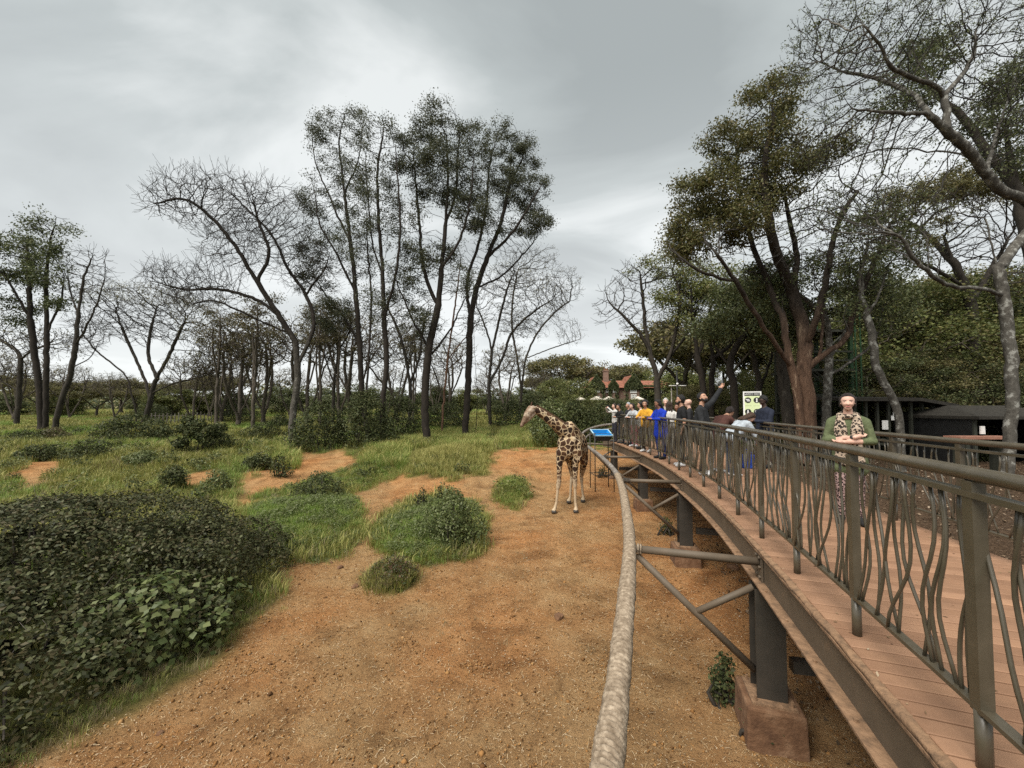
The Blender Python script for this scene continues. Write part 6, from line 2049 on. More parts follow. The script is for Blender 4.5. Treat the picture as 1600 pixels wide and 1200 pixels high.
def cloth(name, col, kind='plain'):
    m, n, l, out = new_mat(name)
    v = coords(n, l)
    if kind == 'plain':
        f = noise(n, l, v, 14, 4, 0.6)
        c = ramp(n, l, f, [(0.3, tuple(x * 0.75 for x in col)), (0.7, tuple(min(1, x * 1.15) for x in col))])
    else:                 # animal print
        a, b, sc = col
        f = noise(n, l, v, sc, 2, 0.5, 1.2)
        vo = n.new('ShaderNodeTexVoronoi'); vo.inputs['Scale'].default_value = sc; l.new(v, vo.inputs['Vector'])
        k = n.new('ShaderNodeMath'); k.operation = 'MULTIPLY_ADD'; l.new(f, k.inputs[0]); k.inputs[1].default_value = 0.9; l.new(vo.outputs['Distance'], k.inputs[2])
        c = ramp(n, l, k.outputs[0], [(0.56, tuple(0.55 * q for q in b)), (0.62, a), (0.93, a), (0.99, b)])
    f2 = noise(n, l, coords(n, l, (1, 1, 0.6)), 9, 3, 0.6, 0.6)
    nm = bump(n, l, f2, 0.7, 0.05)
    principled(n, l, out, c, 0.85, 0, nm, 0.25)
    return m


def hair_mat(name, col):
    return mat_noisy(name, [(0.3, tuple(c * 0.6 for c in col)), (0.7, tuple(c * 1.4 for c in col))], 30, 0.55, 0.8, 0.02, stretch=(3, 3, 0.6))


def person(label, loc, yaw, H_=1.7, top=(0.1, 0.1, 0.1), bottom=(0.03, 0.03, 0.04), shoes=(0.03, 0.03, 0.03), skin='tan', hair=(0.012, 0.010, 0.009), style='short',
           sleeves='long', arms=None, bend=0.0, head_yaw=0.0, head_pitch=0.0, coat_len=0.0, kinds=None, voxel=0.016, beard=False, width=1.0, skirt=False, fingers=False, extras=None, group='visitors on the walkway', side_lean=0.0, name='person', bulk=1.0, female=False):
    """local frame: x = the person's left... y = forward, z = up; yaw turns y to the facing direction"""
    kinds = kinds or {}
    t = thing(name, loc, label, 'person', group, (0, 0, yaw))
    s = H_ / 1.72
    mats = {'skin': mat_noisy('skin', [(0.3, tuple(c * 0.85 for c in SK[skin])), (0.7, tuple(min(1, c * 1.1) for c in SK[skin]))], 6, 0.55, 0.05, spec=0.4),
            'top': cloth('top_cloth', top, kinds.get('top', 'plain')), 'bottom': cloth('trouser_cloth', bottom, kinds.get('bottom', 'plain')),
            'shoe': cloth('shoe_leather', shoes)}
    if beard:
        mats['beard'] = hair_mat('beard_hair', hair)
    B = []
    def bone(a, b, ra, rb, k):
        B.append((np.array(a, float) * s, np.array(b, float) * s, ra * s, rb * s, k))
    w = width
    hip_z = 0.93
    # spine bends forward by 'bend' radians about the hips
    ca, sa = math.cos(bend), math.sin(bend)
    def sp(x, y, z):
        dy, dz = y, z - hip_z
        return np.array([x + side_lean * max(0, dz), dy * ca + dz * sa, hip_z + dz * ca - dy * sa])
    # legs
    for sx in (-1, 1):
        hx = 0.088 * w
        kf = 0.03 if sx > 0 else 0.0
        bone((sx * hx, 0, 0.90), (sx * (hx + 0.005), 0.02 + kf, 0.49), 0.088 * w, 0.060, 'bottom')
        bone((sx * (hx + 0.005), 0.02 + kf, 0.49), (sx * (hx + 0.008), -0.01, 0.10), 0.060, 0.045, 'bottom')
        bone((sx * (hx + 0.008), -0.02, 0.055), (sx * (hx + 0.03), 0.15, 0.040), 0.045, 0.038, 'shoe')
    if skirt:
        bone((0, 0, 0.85), (0, 0, 0.25), 0.15 * w, 0.19 * w, 'bottom')
    # torso
    for sx in (-1, 1):
        bone((sx * 0.065 * w, 0, 0.93), sp(sx * 0.06 * w, 0.0, 1.12), 0.108 * w * bulk, 0.098 * w * bulk, 'top')
        bone(sp(sx * 0.06 * w, 0, 1.12), sp(sx * 0.085 * w, 0.0, 1.34), 0.100 * w * bulk, 0.095 * (0.4 + 0.6 * bulk), 'top')
        bone(sp(sx * 0.035, -0.015, 1.435), sp(sx * 0.155 * w, -0.012, 1.378), 0.052, 0.056, 'top')
        if coat_len:
            bone((sx * 0.07 * w, 0, 0.95), (sx * 0.085 * w, 0, 0.95 - coat_len), 0.112 * w * bulk, 0.122 * w * bulk, 'top')
    bone(sp(0, 0.01, 1.15), sp(0, 0.0, 1.36), 0.105 * w, 0.10, 'top')
    # neck and head
    bone(sp(0, -0.005, 1.42), sp(0, 0.012, 1.53), 0.055, 0.050, 'skin')
    hc = sp(0, 0.03, 1.625)
    cy, sy = math.cos(head_yaw), math.sin(head_yaw)
    pe = bend + head_pitch
    cp_, sp_ = math.cos(pe), math.sin(pe)
    def hd(x, y, z):       # head frame: y forward, z up
        y2, z2 = y * cp_ + z * sp_, z * cp_ - y * sp_
        return hc + np.array([x * cy + y2 * sy, -x * sy + y2 * cy, z2])
    bone(hd(0, -0.022, 0.032), hd(0, 0.010, 0.030), 0.081, 0.076, 'skin')
    bone(hd(0, 0.026, -0.010), hd(0, 0.042, -0.068), 0.070, 0.043 if female else 0.047, 'skin')
    bone(hd(0, 0.088, 0.004), hd(0, 0.100, -0.026), 0.008, 0.0125 if female else 0.015, 'skin')      # nose
    for sx in (-1, 1):
        bone(hd(sx * 0.030, 0.070, -0.018), hd(sx * 0.036, 0.058, -0.03), 0.026, 0.026, 'skin')   # cheeks
        bone(hd(sx * 0.076, -0.010, 0.008), hd(sx * 0.074, -0.004, -0.020), 0.011, 0.009, 'skin')    # ears
    if beard:
        bone(hd(0, 0.066, -0.068), hd(0, 0.040, -0.088), 0.040, 0.034, 'beard')
        for sx in (-1, 1):
            bone(hd(sx * 0.055, 0.030, -0.035), hd(sx * 0.035, 0.055, -0.075), 0.024, 0.026, 'beard')
    # arms
    sh = {1: sp(0.178 * w, -0.01, 1.362), -1: sp(-0.178 * w, -0.01, 1.362)}
    arms = arms or {}
    for sx in (-1, 1):
        el, wr, hn = arms.get(sx, ((sx * 0.25 * w, -0.02, 1.10), (sx * 0.25 * w, 0.06, 0.86), (sx * 0.245 * w, 0.09, 0.78)))
        el, wr, hn = map(np.array, (el, wr, hn))
        bone(sh[sx], el, 0.056 * bulk, 0.045 * bulk, 'top')
        if sleeves == 'long':
            bone(el, wr, 0.047 * bulk, 0.037 * bulk, 'top')
        elif sleeves == '34':
            m_ = el + (wr - el) * 0.30
            bone(el, m_, 0.052, 0.050, 'top'); bone(m_, wr, 0.036, 0.027, 'skin')
        else:
            m_ = sh[sx] + (el - sh[sx]) * 0.55
            B.pop(); bone(sh[sx], m_, 0.062, 0.060, 'top'); bone(m_, el, 0.044, 0.040, 'skin'); bone(el, wr, 0.040, 0.027, 'skin')
        dh = hn - wr; dh = dh / (np.linalg.norm(dh) + 1e-9)
        sd = np.cross(dh, np.array([0, 0.3, 1.0])); sd = sd / (np.linalg.norm(sd) + 1e-9)
        palm = wr + dh * 0.075
        bone(wr, palm, 0.026, 0.030, 'skin')
        nz = np.cross(dh, sd)
        for k, (o_, ln) in enumerate(((-0.030, 0.060), (-0.010, 0.075), (0.010, 0.080), (0.030, 0.070))):
            f0 = palm + sd * o_ + dh * 0.012
            f1 = f0 + dh * ln * 0.55 + nz * 0.006
            f2 = f1 + dh * ln * 0.40 - nz * 0.022
            bone(f0, f1, 0.0105, 0.0095, 'skin'); bone(f1, f2, 0.0095, 0.008, 'skin')
        th0 = wr + dh * 0.03 - sd * 0.028
        bone(th0, th0 - sd * 0.025 + dh * 0.035 - nz * 0.012, 0.013, 0.011, 'skin')
    mb = MB()
    for a, b, ra, rb, k in B:
        capsule(mb, a, b, ra, rb, 12)
    me = fuse(mb, voxel, 2)
    paint(me, B, mats)
    put('body', me, t)
    # hair
    if style != 'bald':
        hm = hair_mat('hair', hair)
        hb = MB()
        S_ = lambda p: p * s
        if style in ('short', 'long', 'bun', 'curly', 'braids'):
            capsule(hb, S_(hd(0, -0.032, 0.042)), S_(hd(0, -0.008, 0.062)), 0.089 * s, 0.074 * s, 14)
            capsule(hb, S_(hd(0, -0.045, 0.0)), S_(hd(0, -0.045, -0.03)), 0.074 * s, 0.062 * s, 12)
            for sx in (-1, 1):
                capsule(hb, S_(hd(sx * 0.056, 0.004, 0.060)), S_(hd(sx * 0.066, -0.022, 0.0)), 0.032 * s, 0.024 * s, 10)
        if style == 'short':
            capsule(hb, S_(hd(0, 0.012, 0.090)), S_(hd(0, -0.03, 0.092)), 0.048 * s, 0.058 * s, 10)
        if female:
            for sx in (-1, 1):
                capsule(hb, S_(hd(sx * 0.060, -0.006, 0.055)), S_(hd(sx * 0.070, -0.030, -0.045)), 0.034 * s, 0.026 * s, 10)
        if style == 'bun':
            capsule(hb, S_(hd(0, -0.085, 0.06)), S_(hd(0, -0.10, 0.07)), 0.04 * s, 0.04 * s, 10)
        if style == 'long':
            for sx in (-1, 0, 1):
                capsule(hb, S_(hd(sx * 0.055, -0.05, 0.02)), S_(hd(sx * 0.075, -0.07, -0.24)), 0.05 * s, 0.035 * s, 10)
        if style == 'curly':
            rg = np.random.default_rng(3)
            for _ in range(34):
                u_ = unit(rg.normal(0, 1, 3)); u_[1] = -abs(u_[1]) * 0.9 + 0.1
                p_ = hd(u_[0] * 0.095, u_[1] * 0.095, 0.03 + u_[2] * 0.10)
                hb.ball(S_(p_), 0.042 * s, 8, 6)
        if style == 'braids':
            for sx in (-1, 1):
                capsule(hb, S_(hd(sx * 0.05, -0.07, 0.0)), S_(hd(sx * 0.06, -0.09, -0.22)), 0.028 * s, 0.018 * s, 8)
        hme = fuse(hb, 0.012, 2)
        hme.materials.append(hm)
        put('hair', hme, t)
    # eyes, brows and mouth
    em = M['black']; lm = mat_noisy('lips', [(0.3, (0.32, 0.09, 0.08)), (0.7, (0.42, 0.13, 0.11))], 5, 0.4, 0)
    for sx in (-1, 1):
        MB().ball(hd(sx * 0.033, 0.0825, 0.008) * s, np.array([0.0115, 0.005, 0.0050]) * s, 8, 6).build('eye', em, t, True)
        if style != 'bald':
            a_, b_ = hd(sx * 0.016, 0.088, 0.027) * s, hd(sx * 0.050, 0.076, 0.029) * s
            mb2 = MB(); capsule(mb2, a_, b_, 0.0032 * s, 0.0025 * s, 6); mb2.build('eyebrow', hm, t, True)
    mb2 = MB(); capsule(mb2, hd(-0.020, 0.092, -0.056) * s, hd(0.020, 0.092, -0.056) * s, 0.0065 * s, 0.0065 * s, 8); mb2.build('mouth', lm, t, True)
    if extras:
        extras(t, s, sp, hd)
    return t


def at_px(px, d):
    p = P(px, 700, d)
    return np.array([p[0], p[1], 0.0])


FACE_CAM = math.pi           # yaw so that +y points to the camera
LEAN = {1: ((0.27, 0.16, 1.16), (0.12, 0.36, 1.17), (0.02, 0.40, 1.18)), -1: ((-0.27, 0.16, 1.16), (-0.12, 0.36, 1.17), (-0.02, 0.42, 1.18))}


def yaw_to(p, q):
    """yaw that points +y from p to q"""
    v = np.asarray(q, float)[:2] - np.asarray(p, float)[:2]
    return math.atan2(v[1], v[0]) - math.pi / 2


# the woman with crossed arms
def woman_extras(t, s, sp, hd):
    m = cloth('leopard_scarf', ((0.016, 0.013, 0.011), (0.42, 0.33, 0.25), 34), 'print')
    sb = MB()
    for a in np.linspace(0, 2 * np.pi, 14, endpoint=False):
        a2 = a + 2 * np.pi / 14
        capsule(sb, np.array([0.095 * math.sin(a), 0.005 + 0.085 * math.cos(a), 1.455 + 0.02 * math.cos(a + 3.14)]) * s, np.array([0.095 * math.sin(a2), 0.005 + 0.085 * math.cos(a2), 1.455 + 0.02 * math.cos(a2 + 3.14)]) * s, 0.034 * s, 0.034 * s, 8)
    # two broad ends crossing the chest and hanging below the arms
    for sx in (-1, 1):
        for k, x in enumerate((0.045, 0.085, 0.118)):
            capsule(sb, np.array([sx * (0.075 + 0.012 * k), 0.045 + 0.012 * k, 1.455 - 0.012 * k]) * s, np.array([sx * (x + 0.004), 0.108 - 0.010 * k, 1.27]) * s, 0.030 * s, 0.036 * s, 10)
            capsule(sb, np.array([sx * (x + 0.004), 0.108 - 0.010 * k, 1.27]) * s, np.array([sx * x * 0.9, 0.116 - 0.010 * k, 1.03]) * s, 0.036 * s, 0.036 * s, 10)
            capsule(sb, np.array([sx * x * 0.9, 0.116 - 0.010 * k, 1.03]) * s, np.array([sx * (x + 0.012), 0.122 - 0.010 * k, 0.80 + 0.02 * k]) * s, 0.036 * s, 0.032 * s, 10)
    me = fuse(sb, 0.013, 2); me.materials.append(m)
    put('scarf', me, t)
    me = fuse(_watch(s), 0.008, 0); me.materials.append(M['black'])
    put('wristwatch', me, t)


def _watch(s):
    mb = MB(); capsule(mb, np.array([-0.025, 0.176, 1.160]) * s, np.array([-0.035, 0.180, 1.162]) * s, 0.030 * s, 0.030 * s, 10)
    return mb


wl_ = P(1330, 815, 5.0); wl_[2] = 0
person('woman in green cardigan and leopard print scarf with crossed arms on the walkway', wl_, yaw_to(wl_, (0.3, 0)), 1.64, top=(0.105, 0.125, 0.062), bottom=((0.016, 0.010, 0.011), (0.36, 0.25, 0.235), 48), kinds={'bottom': 'print'},
       shoes=(0.02, 0.02, 0.02), skin='fair', hair=(0.022, 0.014, 0.011), style='bun', sleeves='34', voxel=0.0095, coat_len=0.20, width=1.0, group=None,
       arms={1: ((0.24, 0.04, 1.11), (-0.055, 0.190, 1.165), (-0.135, 0.105, 1.19)), -1: ((-0.24, 0.04, 1.11), (0.055, 0.225, 1.10), (0.14, 0.135, 1.11))}, extras=woman_extras, female=True)


# the man taking a selfie
def phone(at, name='phone'):
    def f(t, s, sp, hd):
        MB().box(np.array(at) * s, (0.075, 0.010, 0.150), None).build('phone', M['black'], t, bevel=0.004)
    return f


def selfie_extras(t, s, sp, hd):
    phone((-0.62, 0.36, 1.98))(t, s, sp, hd)
    # small white three-bar mark on the back of the shoulder
    mb = MB()
    for k in range(3):
        mb.box(np.array([0.10 + 0.012 * k, -0.112, 1.33 + 0.010 * k]) * s, (0.028, 0.004, 0.010))
    mb.build('jacket_mark', M['white'], t)


l = at_px(1097, 8.6)
person('man in black jacket raising his phone for a selfie', l, R(-125), 1.80, top=(0.020, 0.021, 0.023), bottom=(0.02, 0.02, 0.025), shoes=(0.6, 0.6, 0.6), skin='tan', style='short', beard=True, head_yaw=R(35), head_pitch=R(-22),
       arms={-1: ((-0.42, 0.16, 1.56), (-0.56, 0.30, 1.82), (-0.60, 0.34, 1.92)), 1: ((0.28, 0.05, 1.10), (0.18, 0.26, 1.02), (0.10, 0.32, 1.02))}, coat_len=0.14, extras=selfie_extras, width=1.2, bulk=1.32, voxel=0.011)
l = at_px(1066, 9.8)
person('bearded man in black T shirt looking left beside the railing', l, R(75), 1.78, top=(0.012, 0.012, 0.013), bottom=(0.03, 0.03, 0.035), shoes=(0.6, 0.6, 0.6), skin='tan', style='short', sleeves='short', beard=True, width=1.12, bulk=1.15)
l = at_px(1034, 11.3)
person('woman in bright blue hoodie leaning on the railing with braided hair', l, R(105), 1.72, top=(0.010, 0.035, 0.36), bottom=(0.012, 0.022, 0.10), shoes=(0.02, 0.02, 0.02), skin='brown', style='braids', female=True, bulk=1.12, arms=LEAN, bend=0.12, head_yaw=R(20), head_pitch=0.2, width=1.2, coat_len=0.24)
l = at_px(1011, 13.0)
person('smiling woman in yellow hoodie with curly dark hair', l, R(125), 1.72, top=(0.60, 0.31, 0.03), bottom=(0.05, 0.04, 0.03), shoes=(0.6, 0.6, 0.6), skin='tan', style='curly', female=True, bulk=1.1, arms=LEAN, bend=0.1, head_yaw=R(-35), width=1.15)
l = at_px(1041, 13.0)
person('grey haired man behind the woman in blue', l, R(160), 1.78, top=(0.30, 0.30, 0.28), skin='fair', hair=(0.45, 0.44, 0.42), style='short')
l = at_px(1046.5, 12.0)
person('woman with long brown hair seen from behind next to the blue hoodie', l, R(-20), 1.66, top=(0.6, 0.58, 0.54), skin='fair', hair=(0.035, 0.02, 0.012), style='long', female=True)
l = at_px(1078, 11.0)
person('bald man half hidden behind the bearded man', l, R(60), 1.72, top=(0.02, 0.02, 0.022), skin='fair', style='bald')
l = at_px(1060, 12.5)
person('person in yellow top partly hidden behind the bearded man', l, R(120), 1.60, top=(0.75, 0.48, 0.05), skin='brown', style='short')
l = at_px(1117, 8.9)
person('person in maroon jacket bending forward behind the selfie taker', l, R(-70), 1.68, top=(0.075, 0.032, 0.025), bottom=(0.30, 0.29, 0.27), shoes=(0.5, 0.5, 0.5), skin='tan', style='short', bend=0.75, coat_len=0.1, bulk=1.35, hair=(0.02, 0.012, 0.01),
       arms={1: ((0.25, 0.45, 1.05), (0.15, 0.6, 0.9), (0.1, 0.65, 0.85)), -1: ((-0.25, 0.45, 1.05), (-0.15, 0.6, 0.9), (-0.1, 0.65, 0.85))})
l = at_px(1142, 8.4)
person('girl in pale denim jacket bending forward, long brown hair hanging', l, R(-80), 1.60, top=(0.36, 0.40, 0.44), bottom=(0.04, 0.05, 0.08), shoes=(0.6, 0.6, 0.6), skin='fair', style='long', hair=(0.06, 0.032, 0.018), bend=0.85, head_pitch=0.3, bulk=1.35, female=True,
       arms={1: ((0.25, 0.45, 0.95), (0.15, 0.55, 0.8), (0.1, 0.6, 0.75)), -1: ((-0.25, 0.45, 0.95), (-0.15, 0.55, 0.8), (-0.1, 0.6, 0.75))})
l = at_px(1196, 9.6)
person('man in navy jacket looking down at his phone by the safety sign', l, R(95), 1.76, top=(0.016, 0.020, 0.035), bottom=(0.42, 0.38, 0.32), shoes=(0.05, 0.05, 0.05), skin='dark', style='short', hair=(0.012, 0.011, 0.01), head_pitch=0.42, coat_len=0.16, width=1.15, bulk=1.2,
       arms={1: ((0.26, 0.08, 1.12), (0.12, 0.32, 1.15), (0.06, 0.38, 1.19)), -1: ((-0.26, 0.08, 1.12), (-0.12, 0.32, 1.13), (-0.05, 0.38, 1.17))}, extras=phone((0.02, 0.42, 1.24)))
l = at_px(992, 14.8)
person('woman in pale grey top with sunglasses leaning over the railing', l, R(120), 1.66, top=(0.42, 0.43, 0.45), bottom=(0.30, 0.10, 0.12), shoes=(0.7, 0.7, 0.7), skin='fair', hair=(0.02, 0.014, 0.012), style='long', female=True, bulk=1.1, arms=LEAN, bend=0.18)
l = at_px(1002, 14.0)
person('dark haired person in white shirt facing left in the crowd', l, R(75), 1.68, top=(0.62, 0.62, 0.60), bottom=(0.05, 0.05, 0.06), skin='tan', style='short')
l = at_px(983, 15.6)
person('person in dark clothes and grey cap at the far railing', l, R(110), 1.68, top=(0.03, 0.03, 0.035), skin='tan', hair=(0.32, 0.33, 0.35), style='short')
l = at_px(972, 16.2)
person('person in black top leaning on the far end of the railing', l, R(110), 1.64, top=(0.015, 0.015, 0.016), skin='tan', style='short', arms=LEAN, bend=0.2)
l = at_px(961, 16.9)
person('person in white top holding a camera up at the far end', l, R(100), 1.66, top=(0.55, 0.54, 0.52), skin='fair', style='short', hair=(0.03, 0.02, 0.012),
       arms={1: ((0.30, 0.22, 1.36), (0.12, 0.36, 1.54), (0.06, 0.36, 1.58)), -1: ((-0.30, 0.22, 1.36), (-0.12, 0.36, 1.54), (-0.06, 0.36, 1.58))}, extras=lambda t, s, sp, hd: MB().box(np.array([0, 0.30, 1.62]) * s, (0.13, 0.07, 0.09)).tube([np.array([0, 0.33, 1.62]) * s, np.array([0, 0.41, 1.62]) * s], 0.035, 12).build('camera_body', M['black'], t))

# blue bag on the deck by the sign
bg_ = at_px(1168, 9.5)
tb = thing('shopping_bag', bg_, 'blue bag standing on the deck behind the near railing', 'bag')
bm_ = cloth('blue_bag', (0.02, 0.06, 0.32))
MB().box((0, 0, 0.17), (0.24, 0.13, 0.34), None, 1.1).build('bag_body', bm_, tb, bevel=0.015)
for sy in (-0.05, 0.05):
    a = np.linspace(0, math.pi, 9)
    MB().tube(np.stack([0.06 * np.cos(a), 0 * a + sy, 0.34 + 0.12 * np.sin(a)], 1), 0.008, 6).build('handle', bm_, tb, True)

# ------------------------------------------------------------------ safety sign on the far railing
def text_mesh(body, size, mat, parent, loc, rot, name='lettering', align='CENTER', ext=0.001):
    cu = bpy.data.curves.new(name, 'FONT'); cu.body = body; cu.size = size; cu.align_x = align; cu.align_y = 'CENTER'; cu.extrude = ext
    o = bpy.data.objects.new(name, cu); COL.objects.link(o)
    dg = bpy.context.evaluated_depsgraph_get(); dg.update()
    me = bpy.data.meshes.new_from_object(o.evaluated_get(dg))
    bpy.data.objects.remove(o)
    me.materials.append(mat)
    return put(name, me, parent, loc, rot)


def build_sign():
    d = 10.6
    c = P(1176, 657, d)
    yaw = R(-20)
    t = thing('safety_sign', c, 'white and pale green safety board with four black pictograms on the railing', 'sign', rot=(0, 0, yaw))
    W, Hh = 0.44, 0.80
    pale = mat_noisy('sign_pale_green', [(0.3, (0.58, 0.66, 0.36)), (0.7, (0.66, 0.74, 0.44))], 3, 0.45, 0)
    MB().box((0, 0, Hh / 2), (W, 0.02, Hh)).build('board', M['white'], t, bevel=0.003)
    MB().box((0, -0.012, Hh * 0.48), (W * 0.84, 0.003, Hh * 0.72)).build('field', pale, t)
    MB().box((0, -0.012, Hh * 0.905), (W * 0.86, 0.004, Hh * 0.11)).build('header', M['black'], t)
    text_mesh('SAFETY FIRST', 0.062, M['white'], t, (0, -0.0155, Hh * 0.903), (R(90), 0, 0), 'lettering')
    for k, (x, z) in enumerate(((-0.105, 0.70), (0.105, 0.70), (-0.105, 0.30), (0.105, 0.30))):
        r = 0.078
        a = np.linspace(0, 2 * np.pi, 24, endpoint=False)
        mb = MB()
        mb.tube([(x, -0.0135, z * Hh), (x, -0.0165, z * Hh)], r, 24)
        disc = mb.build('pictogram', M['black'], t)
        sy = MB()
        y = -0.019
        if k == 0:
            sy.box((x - 0.01, y, z * Hh + 0.02), (0.09, 0.002, 0.022), None).box((x + 0.012, y, z * Hh - 0.018), (0.08, 0.002, 0.026), None)
        elif k == 1:
            sy.ball((x, y, z * Hh + 0.028), (0.02, 0.002, 0.022), 10, 6).box((x, y, z * Hh - 0.025), (0.04, 0.002, 0.06), None, 0.6)
        elif k == 2:
            sy.ball((x - 0.005, y, z * Hh + 0.04), (0.014, 0.002, 0.016), 10, 6).box((x - 0.005, y, z * Hh + 0.0), (0.03, 0.002, 0.055), None).box((x + 0.02, y, z * Hh - 0.035), (0.028, 0.002, 0.04), None).box((x - 0.025, y, z * Hh - 0.04), (0.014, 0.002, 0.04), None)
        else:
            for sx in (-1, 1):
                sy.ball((x + sx * 0.03, y, z * Hh + 0.02), (0.013, 0.002, 0.015), 10, 6).box((x + sx * 0.032, y, z * Hh - 0.025), (0.024, 0.002, 0.06), None)
        sy.build('symbol', M['white'], disc)
    for x in (-0.1, 0.1):
        MB().box((x, -0.0125, Hh * 0.505), (0.15, 0.002, 0.006)).build('caption_line', M['black'], t)
    for k in range(2):
        MB().box((-0.12, -0.0125, Hh * (0.075 - 0.025 * k)), (0.13 - 0.03 * k, 0.002, 0.006)).build('caption_line', M['black'], t)


build_sign()

# ------------------------------------------------------------------ blue feeding trough on a metal stand
def build_trough():
    d = 15.4
    c = P(940, 676, d)
    t = thing('feeding_trough', c, 'blue feeding trough on a thin dark metal stand by the walkway end', 'trough', rot=(0, 0, R(6)))
    rim = mat_noisy('trough_rim', [(0.3, (0.30, 0.50, 0.62)), (0.7, (0.42, 0.60, 0.70))], 6, 0.4, 0)
    blue = mat_noisy('blue_plastic', [(0.3, (0.015, 0.20, 0.50)), (0.7, (0.025, 0.26, 0.60))], 4, 0.35, 0)
    dk = mat_noisy('trough_outside', [(0.3, (0.025, 0.035, 0.045)), (0.7, (0.045, 0.06, 0.075))], 4, 0.5, 0)
    w, l_, h = 0.36, 0.30, 0.26
    o = MB()
    def ring(k, z): return np.array([[-w * k, -l_ * k, z], [w * k, -l_ * k, z], [w * k, l_ * k, z], [-w * k, l_ * k, z]])
    V = np.vstack([ring(1, 0), ring(0.78, -h)])
    o.add(V, [(0, 1, 5, 4), (1, 2, 6, 5), (2, 3, 7, 6), (3, 0, 4, 7), (7, 6, 5, 4)]); tub = o.build('tub', dk, t, rot=(R(20), 0, 0))
    V = np.vstack([ring(0.94, 0.004), ring(0.80, -h * 0.55)])
    MB().add(V, [(4, 5, 1, 0), (5, 6, 2, 1), (6, 7, 3, 2), (7, 4, 0, 3), (4, 5, 6, 7)]).build('lining', blue, tub)
    V = np.vstack([ring(1.06, 0.012), ring(0.94, 0.012), ring(1.06, -0.02), ring(0.94, 0.0)])
    F = []
    for j in range(4):
        k = (j + 1) % 4
        F += [(j, k, 4 + k, 4 + j), (j, 8 + j, 8 + k, k), (4 + j, 4 + k, 12 + k, 12 + j)]
    MB().add(V, F).build('rim', rim, tub)
    gz = float(H(c[0], c[1])) - c[2]
    for sx in (-1, 1):
        for sy in (-1, 1):
            MB().tube([(sx * 0.38, sy * 0.31, 0.0), (sx * 0.38, sy * 0.31, gz - 0.05)], 0.02, 8).build('leg', M['steel_dark'], t, True)
    for z in (-0.03, gz * 0.72):
        for sx in (-1, 1):
            MB().tube([(sx * 0.38, -0.31, z), (sx * 0.38, 0.31, z)], 0.014, 6).build('crossbar', M['steel_dark'], t)
        for sy in (-1, 1):
            MB().tube([(-0.38, sy * 0.31, z), (0.38, sy * 0.31, z)], 0.014, 6).build('crossbar', M['steel_dark'], t)


build_trough()

# ------------------------------------------------------------------ lamp post behind the crowd
d = 19.0
c = P(1058, 603, d); gz = float(H(c[0], c[1]))
tl_ = thing('lamp_post', (c[0], c[1], gz), 'dark lamp post with two white flat lamp heads behind the crowd', 'lamp')
hh = c[2] - gz
MB().tube([(0, 0, 0), (0, 0, hh + 0.75)], [0.05, 0.035], 10).build('pole', M['black'], tl_, True)
for sx in (-1, 1):
    MB().tube([(0, 0, hh), (sx * 0.2, -0.02, hh + 0.02)], 0.018, 6).build('bracket', M['white'], tl_)
    MB().box((sx * 0.27, -0.03, hh + 0.01), (0.26, 0.16, 0.035)).build('lamp_head', M['white'], tl_, bevel=0.01)
MB().ball((0, -0.04, hh + 0.10), 0.06, 10, 8).build('sensor', M['white'], tl_, True)
c2 = P(1049, 603, d)
tl2 = thing('slim_pole', (c2[0], c2[1], float(H(c2[0], c2[1]))), 'thin grey pole beside the lamp post behind the crowd', 'pole')
MB().tube([(0, 0, 0), (0, 0, hh)], 0.028, 8).build('pole', M['pole'], tl2, True)
MB().ball((0, 0, hh), 0.034, 8, 6).build('cap', M['pole'], tl2, True)

